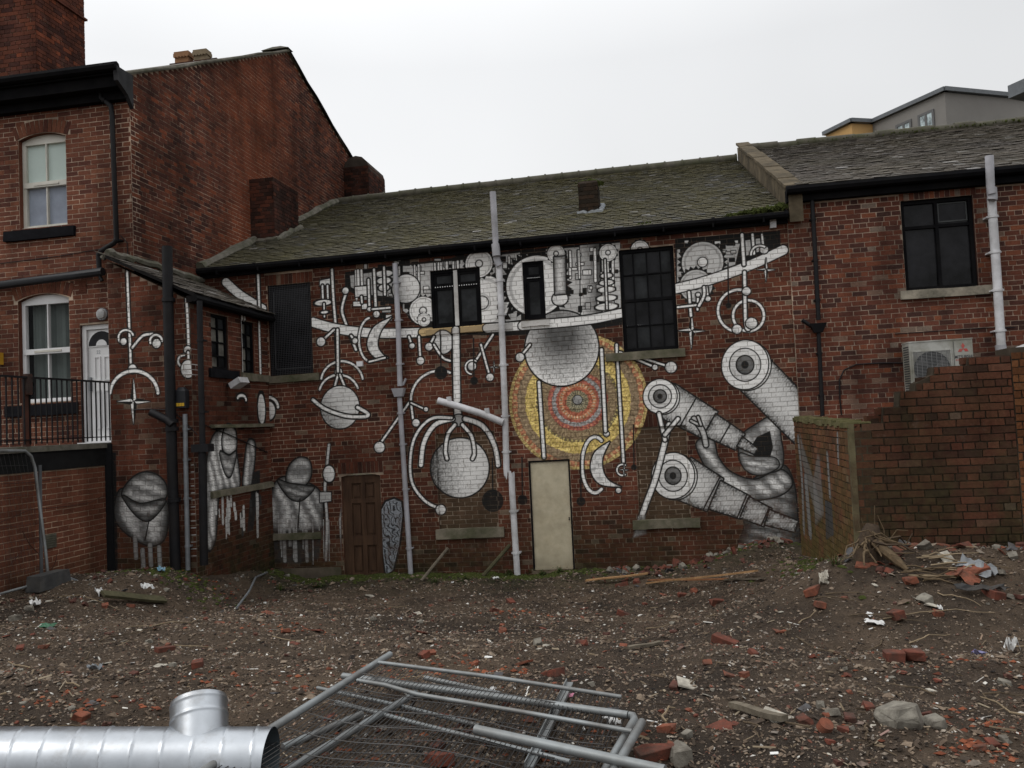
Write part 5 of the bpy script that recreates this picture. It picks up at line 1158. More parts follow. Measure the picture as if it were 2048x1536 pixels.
# roof slabs with a mortared verge
rfm = MB(); YA = YF+ap[0]; YR = YF+rear[0]; k = (ap[1]-f0[1])/ap[0]; kr = (ap[1]-rear[1])/(rear[0]-ap[0]); x1 = XG+.05
rfm.add([Vector((x, y, z)) for x in (-17, x1) for y, z in ((YF-.02, f0[1]-.02*k+.06), (YA, ap[1]+.06), (YA+6, ap[1]-6*kr+.06), (YA+6, ap[1]-6*kr), (YA, ap[1]), (YF-.02, f0[1]-.02*k))], [(0, 6, 7, 1), (1, 7, 8, 2), (5, 4, 10, 11), (4, 3, 9, 10), (6, 11, 10, 7), (7, 10, 9, 8), (0, 5, 11, 6)])
lroof = rfm.build('roof', M_sl2, lh)
fillet([(x1+.0, YF-.1, f0[1]-.1*k+.03), (x1, YA, ap[1]+.03)], .03, 'verge', lroof, M_mort); fillet([(x1, YA, ap[1]+.03), (x1, YR, rear[1]+.03)], .04, 'verge', lroof, M_timber)
MB().box((x1-.3, YA, ap[1]+.10), (.35, 0, 0), (0, .14, .0), (0, 0, .05), taper=.3).build('ridge_end', bpy.data.materials['ridge_clay'], lroof)
# big chimney stack at the left, pots behind the ridge
XC = -10.85; ya = hx(72, 80, XC).y; yb = hx(170, 80, XC).y
zt = hx(72, 0, XC).z+1.3
bc = stack(lh, -13.2, XC, ya, yb, f0[1]-.2, zt, label='tall square brick chimney stack above the eaves', mb_=MB_gab, mm=MM_gab)
MB().abox(-13.3, XC+.04, ya-.04, yb+.04, hx(150, 28, XC).z-.0, hx(150, 28, XC).z+.04).build('string_course', MB_gab, bc)
ls = MB(); 
for i in range(9):
    y = ya+(yb-ya)*i/9; z = f0[1]+k*(y-YF); ls.abox(XC+.014, XC+.022, y, y+(yb-ya)/9+.02, z, z+.24-.02*(i % 2))
ls.abox(-13.2, XC+.02, ya-.022, ya-.014, f0[1]+k*(ya-YF)-.05, f0[1]+k*(ya-YF)+.13); ls.build('flashing', M_lead, bc)
hs = MB(); YP = 19.6; pa = hy(348, 128, YP); pb = hy(428, 122, YP); hs.abox(pa.x-.1, pb.x+.1, YP-.05, YP+.9, ap[1]-1.5, pa.z-.0)
rst = hs.build('rear_chimney_stack', MB_st, lh)
def pot(x0, x1, y0, y1, Y, mat):
    a, b = hy(x0, y1, Y), hy(x1, y0, Y); wd = (b.x-a.x)/2; mb = MB(); cx_ = (a.x+b.x)/2; z0, z1 = a.z-.3, b.z
    mb.abox(cx_-wd*.88, cx_+wd*.88, Y, Y+wd*1.1, z0, z1-.14); mb.abox(cx_-wd, cx_+wd, Y-.03, Y+wd*1.1+.03, z1-.14, z1-.05); mb.abox(cx_-wd*.94, cx_+wd*.94, Y-.02, Y+wd*1.1+.02, z1-.05, z1)
    for i in range(5): u = cx_-wd+2*wd*(i+.5)/5; mb.abox(u-.02, u+.02, Y-.05, Y-.03, z1-.17, z1-.13)
    mb.build('chimney_pot', mat, rst)
M_pot = flat_mat('clay_pot', (.24, .13, .07), .9, .2, var=.25); M_pot2 = flat_mat('buff_pot', (.19, .15, .10), .9, .2, var=.25)
pot(348, 378, 101, 128, YP, M_pot); pot(386, 414, 97, 125, YP, M_pot2)
# downpipe with swan neck, lower gutter
FFp = FF
pipe(FF, [(201, 160), (203, 196), (222, 212), (224, 230), (233, 480), (228, 486), (202, 502), (197, 512), (199, 545)], .042, M_pipe, lh, .10, 'drainpipe', 3)
gg = MB(); gg.tube([FF.p(*FF.px(x, y, .12), .12) for x, y in ((-40, 576), (110, 556), (206, 543))], .07, 9); gg.build('gutter', flat_mat('dark_grey_gutter', (.016, .017, .02), .5, .25, var=.2), lh, True)
pipe(FF, [(198, 548), (204, 562)], .03, M_pipe, lh, .11, 'pipe_stub')
cb_ = MB(); cb_.tube([FF.p(*FF.px(x, y, .015), .015) for x, y in ((240, 470), (254, 485), (256, 520))], .007, 5); cb_.tube([FF.p(*FF.px(x, y, .012), .012) for x, y in ((0, 527), (120, 512), (200, 498))], .006, 5); cb_.build('cable', M_pipe, lh)
# ------------------------------------------------------------------ lean-to between house and painted building
lt = thing('brick_lean_to', 'narrow brick lean-to with a sloping slate roof and a painted star on its front', 'outbuilding', (-7.7, 12.5, .7))
zl, zr_ = FL.px(216, 522)[1], FL.px(392, 600)[1]; WL = XL-FL.o.x
ltout = [(0, .2), (WL, .2), (WL, zr_), (0, zl)]
lw = wall_core('front_wall', FL, ltout, [], MM_lean, MB_lean, lt, back=.3)
brickwork(FL, ltout, [], lw, MB_lean, quota=170, headers=7, key='lean', seed=61)
LS = D-YL; s1 = FS.rect([(422, 628), (452, 632), (455, 738), (424, 740)]); s2_ = FS.rect([(484, 640), (508, 644), (510, 745), (486, 744)])
s1 = (s1[0], s1[1]+.05, s1[2], s1[3]); s2_ = (s2_[0], s2_[1], s1[2]-.02, s1[3]); zsd = zr_-.02
sout = [(0, .2), (LS, .2), (LS, zsd), (0, zsd)]
sw = wall_core('side_wall', FS, sout, [hole(s1), hole(s2_)], MM_side, MB_side, lt, rev=.10)
brickwork(FS, sout, [hole(s1), hole(s2_)], sw, MB_side, quota=125, headers=7, key='side', seed=62)
for r in (s1, s2_):
    f = frame_bars(MB(), FS, r, .045, -.09, -.03, 2, 4, .022); o = f.build('window', M_black, lt); o['label'] = 'small black-framed eight-pane window'
    panes(FS, r, 0, -.065, 2, 4, [M_gld2, glass_mat('dusty_pale_glass', (.075, .072, .062), 0, .5)], o); back_board(FS, r, o, -.12)
stone('sill', FS, s1[0]-.12, s1[1]+.28, s1[2]-.14, s1[2], -.05, .05, M_slatep, lt); stone('sill', FS, s2_[0]-.10, LS, s1[2]-.15, s1[2]-.02, -.05, .05, M_stone, lt)
q = [FS.px(x, y, .05) for x, y in ((425, 850), (533, 849))]
stone('stone_ledge', FS, q[0][0], LS, q[0][1]-.05, q[0][1]+.0, -.02, .10, M_stone, lt)
q = [FS.px(x, y, .03) for x, y in ((424, 988), (536, 974))]; stone('stone_ledge', FS, q[0][0], LS, q[0][1]-.07, q[0][1]+.03, -.02, .05, M_stone, lt)
# roof: falls to the right
def ltr(x): return zl+.07+(zr_+.03-zl-.0)*(x+8.40)/(-6.93+8.40)
A = [Vector((-6.90, YL-.12, ltr(-6.90))), Vector((-6.90, D, ltr(-6.90))), Vector((-8.40, D, ltr(-8.40))), Vector((-8.40, YL-.12, ltr(-8.40)))]
rf = MB(); rf.add(A+[a-Vector((0, 0, .05)) for a in A], MB.BF); ltroof = rf.build('roof', M_timber, lt)
Sl = (A[2]-A[1]); Ls = Sl.length; Sl.normalize(); Ul = Vector((0, 1, 0)); Nl = Ul.cross(Sl); Nl = -Nl if Nl.z < 0 else Nl
slates(A[0], 0, D-YL+.12, -.03, Ls, Ul, Sl, Nl, ltroof, M_sl2, .24, .17, 0, .012, seed=15)
fillet([(-8.36, YL-.10, ltr(-8.4)+.05), (-8.34, YF+.1, ltr(-8.38)+.05), (-8.30, D, ltr(-8.35)+.05)], .06, 'cement_fillet', ltroof)
MB().fbox(FS, -.10, LS, zsd-.02, zsd+.08, .002, .10).build('fascia', M_timber, lt)
gg = MB(); gg.tube([FS.p(-.12, zsd+.03, .15), FS.p(LS-.05, zsd+.0, .15)], .055, 8); gg.build('gutter', M_black, lt, True)
bb = MB(); bb.tube([FL.p(-.03, zl+.03, .06), FL.p(.02, zl+.08, .05), FL.p(.12, zl+.03, .05)], .05, 7); bb.build('broken_ridge_stub', M_mort, ltroof, True)
o = pipe(FL, [(334, 493), (337, 640), (343, 880), (351, 1140)], .078, M_pipe, lt, .14, 'soil_pipe', 0, seg=14); o['label'] = 'thick black soil pipe rising above the lean-to roof'
cl_ = MB()
for y in (600, 842, 858, 1000):
    u_, v_ = FL.px(337+(y-600)*.027, y, .14); cl_.tube([FL.p(u_, v_-.03, .14), FL.p(u_, v_+.03, .14)], .098, 14)
cl_.build('pipe_collar', M_pipe, o, True)
pipe(FL, [(302, 824), (318, 832), (334, 840), (345, 850)], .06, M_pipe, lt, .20, 'waste_pipe')
o = pipe(FL, [(370, 828), (372, 950), (376, 1140)], .036, M_galv, lt, .07, 'conduit', 4)
pipe(FL, [(399, 602), (402, 760), (405, 888)], .045, M_pipe, lt, .10, 'drainpipe', 2); pipe(FL, [(405, 900), (408, 1130)], .062, M_pipe, lt, .12, 'drainpipe', 0)
q = FL.px(405, 896, .1); MB().box(FL.p(q[0], q[1], .10), Vector((.14, 0, 0)), Vector((0, .09, 0)), Vector((0, 0, .06))).build('hopper', M_pipe, lt)
q = FL.px(364, 795, .06); bx = MB(); bx.fbox(FL, q[0]-.085, q[0]+.085, q[1]-.16, q[1]+.10, 0, .11); bx.box(FL.p(q[0], q[1]+.13, .055), (.085, 0, 0), (0, .055, 0), (0, 0, .03), taper=.45); bxo = bx.build('meter_box', flat_mat('grey_black_box', (.012, .013, .016), .5, .3), lt)
for i in (-1, 0, 1): MB().fbox(FL, q[0]-.02+i*.045, q[0]+.02+i*.045, q[1]-.135, q[1]-.085, .112, .116).build('warning_label', flat_mat('label_yellow', (.5, .30, .02), .6, .3) if 'label_yellow' not in bpy.data.materials else bpy.data.materials['label_yellow'], bxo)
q = FS.px(478, 772, .02); fl = MB(); cq = FS.p(*FS.px(478, 766, .22), .22); fl.box(cq, Vector((.02, .12, 0)), Vector((.09, 0, .05)), Vector((-.02, 0, .045))); fo = fl.build('floodlight', M_wpipe, lt)
MB().box(cq-Vector((.12, 0, .03)), Vector((.10, 0, 0)), Vector((0, .02, 0)), Vector((0, 0, .02))).build('floodlight_arm', M_pipe, fo)
cbm = MB(); cbm.tube([FL.p(*FL.px(x, y, .02), .02) for x, y in ((262, 820), (300, 818), (345, 820), (372, 846), (395, 870))], .008, 5); cbm.tube([FS.p(*FS.px(x, y, .02), .02) for x, y in ((410, 850), (460, 870), (535, 905))], .008, 5); cbm.build('cable', M_pipe, lt)
# ------------------------------------------------------------------ terrace in front of the house, with its brick wall
tr = thing('terrace_wall', 'brick retaining wall with a dark beam and concrete edge below the railing', 'wall', (XT, 9.5, .6))
tu0, tu1 = -3.0, 7.72; ztop = FT.px(120, 938)[1]; zsl = FT.px(120, 890)[1]
tout = [(tu0, -.3), (tu1, -.3), (tu1, ztop), (tu0, ztop)]
tw = wall_core('retaining_wall', FT, tout, [], MM_tr, MB_tr, tr)
brickwork(FT, tout, [], tw, MB_tr, quota=280, headers=0, key='terr', seed=71, hide=lambda P: P.y < 8.0, L=.222)
MB().fbox(FT, tu0, tu1+.1, ztop-.005, zsl-.08, -.2, .02).build('dark_beam', flat_mat('black_beam', (.012, .012, .012), .9, .1, var=.3), tr)
MB().fbox(FT, tu0, tu1+.15, zsl-.08, zsl, -3.0, .05).build('concrete_slab', M_mort, tr)
MB().fbox(FT, tu0, tu1, -.3, ztop, -3.0, -.27).build('fill', M_dark, tr)
q = FT.px(102, 1082, .01); gv = MB(); gv.fbox(FT, q[0]-.11, q[0]+.11, q[1]-.10, q[1]+.10, 0, .012)
for k in range(6): gv.fbox(FT, q[0]-.10, q[0]+.10, q[1]-.09+k*.032, q[1]-.075+k*.032, .012, .02)
gv.build('air_vent', M_mort, tr)
MB().abox(XT-.02, FL.o.x+.02, FT.p(tu1, 0).y, YL+.02, -.2, zsl-.02).build('end_return', M_dark, tr)
# railing
rl_ = thing('iron_railing', 'black iron railing with slim bars along the terrace edge', 'railing', (XT-.1, 10.0, zsl))
nR = -.04; ra, rb_ = FT.px(-60, 750, nR), FT.px(219, 762, nR); zt = (FT.px(20, 753, nR)[1]+FT.px(200, 761, nR)[1])/2
MB().fbox(FT, ra[0], rb_[0], zt-.022, zt+.004, nR-.022, nR+.022).build('top_rail', M_pipe, rl_); MB().fbox(FT, ra[0], rb_[0], zsl+.085, zsl+.10, nR-.015, nR+.015).build('bottom_rail', M_pipe, rl_)
bu0, bu1 = FT.px(0, 800, nR)[0], rb_[0]-.02; nb = 22; bme = None
for i in range(-3, nb):
    u_ = bu0+(bu1-bu0)*i/(nb-1); mb = MB()
    if bme is None:
        mb.box((0, 0, 0), (.008, 0, 0), (0, .008, 0), (0, 0, (zt-.022-zsl-.03)/2)); o = mb.build('bar', M_pipe, rl_); bme = o.data
    else: o = bpy.data.objects.new('bar', bme); link(o, rl_)
    o.location = FT.p(u_, (zt-.022+zsl+.03)/2+.0, nR)
u_ = FT.px(57, 820, nR)[0]; mb = MB(); mb.fbox(FT, u_-.05, u_+.05, zsl, zt-.03, nR-.06, nR-.012); mb.fbox(FT, u_-.04, u_+.05, zt-.25, zt+.04, nR-.05, nR+.03); po = mb.build('post', flat_mat('rusty_iron', (.030, .020, .017), .8, .2, var=.4, scale=5, dirt=(.11, .035, .02), dirt_amt=.8), rl_)
# ------------------------------------------------------------------ yard wall
yw = thing('yard_wall', 'old mossy brick yard wall with a broken stepped top', 'wall', (XB, YB, 1.0))
bp = [(1703, 848), (1764, 843), (1766, 812), (1798, 810), (1800, 779), (1830, 778), (1832, 762), (1866, 748), (1868, 732), (1908, 728), (1934, 726), (1936, 711), (2021, 709)]
bq = [FB.px(x, y) for x, y in bp]; g_y = .08
# snap the steps to brick courses
zlow = bq[0][1]; sn = lambda v: zlow+round((v-zlow)/g_y)*g_y
uX = bq[-1][0]
yout = [(0, .3), (uX, .3)]+[(u, sn(v)) for u, v in bq[::-1]]; yout[-1] = (0, zlow)
yf = wall_core('front_wall', FB, yout, [], MM_yd, MB_yd, yw, back=.22, rec=.011)
brickwork(FB, yout, [], yf, MB_yd, quota=200, headers=4, key='yard', seed=81, depth=.07, jt=.012, v_off=zlow)
# loose bricks on the steps
for x, y, rz in ((1756, 838, .1), (1775, 822, -.15), (1758, 843, .3), (1825, 792, .05), (1895, 742, -.1), (1948, 720, .06), (1993, 717, -.04), (1860, 760, .12)):
    q = FB.px(x, y); lb = bpy.data.objects.new('brick', bpy.data.meshes.new('brick')); mb = MB(); l = rng.uniform(.09, .112)
    o = MB().box((0, 0, 0), (l, 0, 0), (0, .052, 0), (0, 0, .035), rng.random(), taper=.97).build('brick', MB_yd, yf); o.location = FB.p(q[0], q[1]+.0, -.10); o.rotation_euler = (rng.uniform(-.06, .06), rng.uniform(-.08, .08), rz); bpy.data.objects.remove(lb)
ul = YBE-YB; lout = [(0, .3), (ul, .3), (ul, zlow), (ul*.5, zlow+.03), (0, zlow+.05)]
yl = wall_core('side_wall', FBL, lout, [], MM_ydl, MB_ydl, yw, back=.22, rec=.009)
brickwork(FBL, lout, [], yl, MB_ydl, quota=90, headers=4, key='yardl', seed=82, depth=.07, jt=.012, v_off=zlow)
cpm = MB(); k = 26
for i in range(k):
    y0 = YBE-ul*i/k; y1 = YBE-ul*(i+1)/k; zz = zlow+.05*(1-i/k)+rng.uniform(.0, .035); cpm.abox(XB-.012, XB+.225, y1, y0, zz-.06, zz)
cpm.build('cement_coping', flat_mat('mossy_cement', (.13, .115, .06), .95, .1, var=.4, scale=5, dirt=(.06, .065, .02), dirt_amt=.8, bump=.5), yw)
FP = Fr((XB+uX, YB-.012, 0), (1, 0, 0), (0, -1, 0)); pz = FP.px(2040, 694)[1]
pout = [(0, .3), (2.6, .3), (2.6, pz+.2), (.3, pz+.1), (.3, pz), (0, pz)]
pw = wall_core('pier', FP, pout, [], MM_pier, MB_pier, yw, back=.4, rec=.009); brickwork(FP, pout, [], pw, MB_pier, quota=0, headers=2, seed=83, depth=.07, jt=.012)
fps = Fr((XB+uX, D-1, 0), (0, -1, 0), (-1, 0, 0))
MB().abox(XB-.006, XB+.05, YB-.006, YB+.07, .9, zlow-.0).build('worn_corner', flat_mat('corner_mortar', (.12, .105, .06), .95, .1, var=.4, scale=6, dirt=(.06, .03, .02), dirt_amt=.8, bump=.5), yw)
# ------------------------------------------------------------------ apartment block far behind
ab = thing('apartment_block', 'grey rendered apartment block with an ochre wing beyond the right roof', 'building', (14, 45, 0))
ZT = hy(1889, 184, 42).z
M_agr = flat_mat('grey_render', (.225, .215, .20), .9, .2, var=.08, scale=.6, dirt=(.17, .16, .15), dirt_amt=.5); M_och = flat_mat('ochre_render', (.52, .32, .13), .9, .2, var=.08, scale=.5, dirt=(.30, .20, .10), dirt_amt=.6); M_cope = flat_mat('grey_coping', (.12, .13, .14), .5, .4, .2)
c0 = hz(1889, 184, ZT); c1 = hz(1745, 248, ZT); c2 = hz(2060, 200, ZT); c3 = hz(1703, 246, ZT); c4 = hz(1652, 271, ZT)
def slabwall(a, b, z0, z1, th, mat, name, inward):
    d = (b-a); d.z = 0; n = Vector((d.y, -d.x, 0)).normalized(); n = n if n.dot(inward) > 0 else -n
    mb = MB(); A = [Vector((p.x, p.y, z)) for z in (z0, z1) for p in (a, b, b+n*th, a+n*th)]; mb.add(A, MB.BF); return mb.build(name, mat, ab)
inw = Vector((.3, 1, 0))
wA = slabwall(c1, c0, 0, ZT, 6.0, M_agr, 'wall', inw); wB = slabwall(c0, c2, 0, ZT-.01, 6.0, M_agr, 'wall', inw); wC = slabwall(c4, c3, 0, ZT-.02, 5.0, M_och, 'ochre_wall', inw); wD = slabwall(c3, c1, 0, ZT-.03, 5.0, M_och, 'ochre_wall', inw)
def coping(a, b, nm):
    mb = MB(); d = (b-a).normalized(); n = Vector((-d.y, d.x, 0)); mb.box((a+b)/2+Vector((0, 0, .12)), d*((b-a).length/2+.1), n*.18, Vector((0, 0, .10))); mb.build(nm, M_cope, ab)
coping(c1, c0, 'coping'); coping(c0, c2, 'coping'); coping(c4, c3, 'coping'); coping(c3, c1, 'coping')
d = (c0-c1).normalized(); nF = Vector((d.y, -d.x, 0)); nF = nF if nF.y < 0 else -nF
FAp = Fr((c1.x, c1.y, 0), d, nF)
for xs_ in (((1837, 232), (1869, 216), (1869, 238), (1837, 255)), ((1793, 251), (1824, 237), (1824, 260), (1793, 275))):
    r = FAp.rect(list(xs_)); r = (r[0], r[1], r[2]-.9, r[3]); o = frame_bars(MB(), FAp, r, .12, -.03, .06, 2, 1, .12).build('window', flat_mat('window_frame_grey', (.12, .12, .12), .6, .3) if 'window_frame_grey' not in bpy.data.materials else bpy.data.materials['window_frame_grey'], ab)
    panes(FAp, r, 0, .03, 2, 1, [glass_mat('sky_glass', (.25, .30, .31), 0, .1)], o)
# oversailing roof of the next block at the far right
nb_ = thing('neighbour_block', 'flat dark roof overhang of a further block past the grey wall', 'building', (22, 40, 0))
ZN = hy(2017, 196, 38).z; e0 = hz(2017, 197, ZN); e1 = hz(2075, 172, ZN); e2 = hz(2110, 215, ZN)
mb = MB(); poly_ = [e0, e1, e1+Vector((6, 3, 0)), e2+Vector((6, 0, 0)), e2]; k = len(poly_); mb.add([p for p in poly_]+[p+Vector((0, 0, .55)) for p in poly_], [tuple(range(k))[::-1], tuple(range(k, 2*k))]+[(i, (i+1) % k, (i+1) % k+k, i+k) for i in range(k)]); mb.build('roof_overhang', M_cope, nb_)
mb = MB(); mb.abox(e1.x+2.0, e1.x+8, e1.y+1.0, e1.y+9, 0, ZN-.01); mb.build('wall', M_agr, nb_)
# ------------------------------------------------------------------ gravel and crumbs on the ground (nobody could count them)
def scatter_xy(n, ymin=2.7, ymax=14.2, power=1.0):
    out = []
    while len(out) < n:
        y = ymin*(ymax/ymin)**nr.random(n); 
        xl = np.maximum(-y*.90-.6, -9.0); xr = np.minimum(y*.50+.6, 4.6); x = xl+(xr-xl)*nr.random(n)
        ok = ~((x > XB-.05) & (y > YB-.05)) & ~((x < XL+.05) & (y > YL-.05)) & ~(x < XT+.03)
        out += list(zip(x[ok], y[ok]))
    return np.array(out[:n])
OCT = np.array([[1, 0, 0], [0, 1, 0], [-1, 0, 0], [0, -1, 0], [0, 0, 1], [0, 0, -1]], float); OF = np.array([[0, 1, 4], [1, 2, 4], [2, 3, 4], [3, 0, 4], [1, 0, 5], [2, 1, 5], [3, 2, 5], [0, 3, 5]])
mp = Mat('gravel_bits', .9, .25)
c = mp.ramp(mp.attr(), [(0, (.012, .010, .009)), (.22, (.052, .038, .028)), (.50, (.138, .100, .071)), (.74, (.215, .165, .12)), (.88, (.19, .165, .14)), (.91, (.13, .055, .037)), (.94, (.17, .066, .042)), (.955, (.27, .225, .175)), (.985, (.38, .35, .31)), (1, (.60, .58, .54))])
mp.color(mp.mulv(c, mp.noise(60, 3, .6, .75, 1.25)))
def pebbles(name, n, smin, smax, flat, seed, ycap=14.2, sink=.2, rmap=None, clump=False):
    global nr
    nr = np.random.default_rng(seed); XY = scatter_xy(n, 2.7, ycap); y = XY[:, 1]
    if clump:
        ii = np.clip(((XY[:, 1]+1)/20*700).astype(int), 0, 699); jj = np.clip(((XY[:, 0]+14)/24*700).astype(int), 0, 699); mk_ = .55*_gn[1][ii, jj]+.45*_gn[0][ii, jj]
        kp = nr.random(n) < np.clip((mk_-.38)*3.6, .06, 1)*np.where(XY[:, 0] > -1.2, .6, 1.0); XY = XY[kp]; y = XY[:, 1]; n = len(XY)
    s = smin*(smax/smin)**(nr.random(n)**2.6)*np.clip(.62+y/13, .8, 1.5)
    V = OCT[None]*np.array([1, 1, flat])[None, None]*(.72+.56*nr.random((n, 6, 1)))+nr.normal(0, .13, (n, 6, 3))
    V *= (s[:, None]*np.stack([.7+.8*nr.random(n), .6+.5*nr.random(n), .7+.5*nr.random(n)], 1))[:, None, :]
    a = nr.random(n)*6.283; tx = nr.normal(0, .28, n); ca, sa = np.cos(a), np.sin(a)
    X = V[..., 0]*ca[:, None]-V[..., 1]*sa[:, None]; Y = V[..., 0]*sa[:, None]+V[..., 1]*ca[:, None]; Z = V[..., 2]+X*tx[:, None]
    z = ground_z(XY[:, 0], y)+s*flat*(.55-sink)
    W = np.stack([X+XY[:, :1], Y+XY[:, 1:], Z+z[:, None]], 2)
    rr = nr.random(n); rr = rr if rmap is None else rmap(rr)
    o = fastmesh(name, W.reshape(-1, 3), (OF[None]+(np.arange(n)*6)[:, None, None]).reshape(-1, 3), np.repeat(rr, 8), mp.m, None, 'stuff'); return o
o = pebbles('gravel', 120000, .0035, .017, .62, 101); tag(o, 'fine dark gravel and crumbled brick covering the whole yard', 'gravel')
o = pebbles('rubble_stones', 13000, .011, .040, .5, 102, rmap=lambda r: .10+.84*r, clump=True); tag(o, 'small pale and red stones strewn over the yard gravel', 'rubble')
def crushed(n_patch, per):
    rg = np.random.default_rng(55); C_ = scatter_xy(n_patch, 3.6, 13.0); V = []; Fq = []; rr = []
    for x, y in C_:
        sp = rg.uniform(.08, .28)
        for i in range(per):
            px_, py_ = x+rg.normal(0, sp*1.6), y+rg.normal(0, sp*.8); q = rg.uniform(.004, .02)*(1+.04*y); L = OCT*np.array([1.2, 1, .6])*q*(.6+.8*rg.random((6, 1)))
            V.append(L+np.array([px_, py_, gz(px_, py_)+q*.25])); Fq.append(OF+6*len(Fq)); rr.append(rg.random())
    o = fastmesh('crushed_brick', np.concatenate(V), np.concatenate(Fq), np.repeat(rr, 8), M_crush, None, 'stuff'); tag(o, 'patches of crushed orange-red brick in the gravel', 'rubble')
mq = Mat('crushed_brick', .95, .1); mq.color(mq.ramp(mq.attr(), [(0, (.09, .034, .022)), (.6, (.19, .062, .034)), (1, (.27, .095, .05))])); M_crush = mq.m
crushed(22, 50)
def slivers(name, n, lmin, lmax, wmin, wmax, mat, seed, label, cat):
    global nr
    nr = np.random.default_rng(seed); XY = scatter_xy(n); l = lmin*(lmax/lmin)**(nr.random(n)**2); w_ = wmin+(wmax-wmin)*nr.random(n); t = .0015+.003*nr.random(n)
    V = CUBE[None]*np.stack([l/2, w_/2, t/2], 1)[:, None]; V[:, :, 2] += (V[:, :, 0]*nr.normal(0, .22, n)[:, None]+V[:, :, 1]*nr.normal(0, .4, n)[:, None])
    a = nr.random(n)*6.283; ca, sa = np.cos(a)[:, None], np.sin(a)[:, None]; z = ground_z(XY[:, 0], XY[:, 1])+.006+.012*nr.random(n)
    W = np.stack([V[..., 0]*ca-V[..., 1]*sa+XY[:, :1], V[..., 0]*sa+V[..., 1]*ca+XY[:, 1:], V[..., 2]+z[:, None]], 2)
    o = fastmesh(name, W.reshape(-1, 3), (np.array(MB.BF)[None]+(np.arange(n)*8)[:, None, None]).reshape(-1, 4), np.repeat(nr.random(n), 6), mat, None, 'stuff'); tag(o, label, cat)
ml = Mat('litter_bits', .85, .2); ml.color(ml.ramp(ml.attr(), [(0, (.03, .022, .016)), (.45, (.085, .06, .038)), (.75, (.17, .13, .085)), (.88, (.30, .25, .18)), (.93, (.16, .045, .028)), (.96, (.5, .48, .44)), (1, (.7, .7, .68))]))
slivers('wood_chips', 3800, .015, .12, .004, .014, ml.m, 103, 'splinters, chips and dead leaves scattered through the gravel', 'litter')
slivers('paper_scraps', 260, .010, .032, .008, .02, flat_mat('scraps_white', (.55, .53, .48), .8, .2, var=.4, scale=9), 104, 'tiny pale scraps of plaster and paper in the gravel', 'litter')
# ------------------------------------------------------------------ single bricks, lumps and pieces on the ground
rng = random.Random(77)
def frag_mesh(name, ex, cuts, seed, jit=.006, mat=None):
    rg = random.Random(seed); bm = bmesh.new()
    bmesh.ops.create_cube(bm, size=1); bmesh.ops.scale(bm, vec=ex, verts=bm.verts)
    for _ in range(cuts):
        n = Vector((rg.gauss(0, 1), rg.gauss(0, .8), rg.gauss(0, .5))).normalized(); d = sum(abs(n[i])*ex[i]/2 for i in range(3))*rg.uniform(.45, .8)
        g = bmesh.ops.bisect_plane(bm, geom=bm.verts[:]+bm.edges[:]+bm.faces[:], plane_co=n*d, plane_no=n, clear_outer=True)
        e = [x for x in g['geom_cut'] if isinstance(x, bmesh.types.BMEdge)]
        if e: bmesh.ops.edgeloop_fill(bm, edges=e)
    for v in bm.verts: v.co += Vector((rg.gauss(0, jit), rg.gauss(0, jit), rg.gauss(0, jit)))
    bmesh.ops.bevel(bm, geom=bm.edges[:], offset=min(ex)*.06, segments=1, affect='EDGES')
    me = bpy.data.meshes.new(name); bm.to_mesh(me); bm.free()
    if mat: me.materials.append(mat)
    return me
def dirty(name, col, dirtc=(.05, .038, .030), amt=.8, scale=9):
    return flat_mat(name, col, .92, .2, var=.3, scale=scale*2, dirt=dirtc, dirt_amt=amt, bump=.4)
M_b1, M_b2, M_b3, M_con, M_pale = dirty('brick_piece_red', (.145, .046, .030), amt=.9), dirty('brick_piece_orange', (.20, .068, .040), amt=.85), dirty('brick_piece_dark', (.10, .040, .030)), dirty('concrete_lump', (.20, .185, .155)), dirty('plaster_piece', (.42, .39, .33), amt=.5)
def place(name, me, x, y, sink=.3, rz=None, tilt=.18, label=None, cat=None, group=None, scale=1.0, z=None):
    o = bpy.data.objects.new(name, me); COL.objects.link(o); o.rotation_euler = (rng.gauss(0, tilt), rng.gauss(0, tilt), rng.uniform(0, 6.28) if rz is None else rz)
    zz = [v.co.z for v in me.vertices]; h = (max(zz)-min(zz))*scale
    o.location = (x, y, gz(x, y)-min(zz)*scale-h*sink if z is None else z); o.scale = (scale,)*3; return tag(o, label, cat, group)
big = [frag_mesh('brick_piece', (.21, .10, .068), c_, 200+i, .004) for i, c_ in enumerate((0, 1, 1, 1, 2, 2))]
med = [frag_mesh('brick_piece', (.12, .09, .06), c_, 220+i, .006) for i, c_ in enumerate((1, 2, 2, 3, 3))]
flt = [frag_mesh('tile_piece', (.16, .11, .016), c_, 240+i, .004) for i, c_ in enumerate((1, 2, 2, 3))]
lmp = [frag_mesh('concrete_lump', (.15, .12, .075), 6, 260+i, .005) for i in range(5)]
def mk(me, mat): m2 = me.copy(); m2.materials.append(mat); return m2
K = {'R': [mk(m_, M_b1) for m_ in big], 'O': [mk(m_, M_b2) for m_ in big], 'r': [mk(m_, M_b1) for m_ in med], 'o': [mk(m_, M_b2) for m_ in med], 'd': [mk(m_, M_b3) for m_ in med],
     't': [mk(m_, M_b2) for m_ in flt], 'T': [mk(m_, M_b1) for m_ in flt], 'c': [mk(m_, M_con) for m_ in lmp], 'p': [mk(m_, M_pale) for m_ in flt], 's': [mk(m_, dirty('slate_piece', (.09, .09, .095))) for m_ in flt[:2]]}
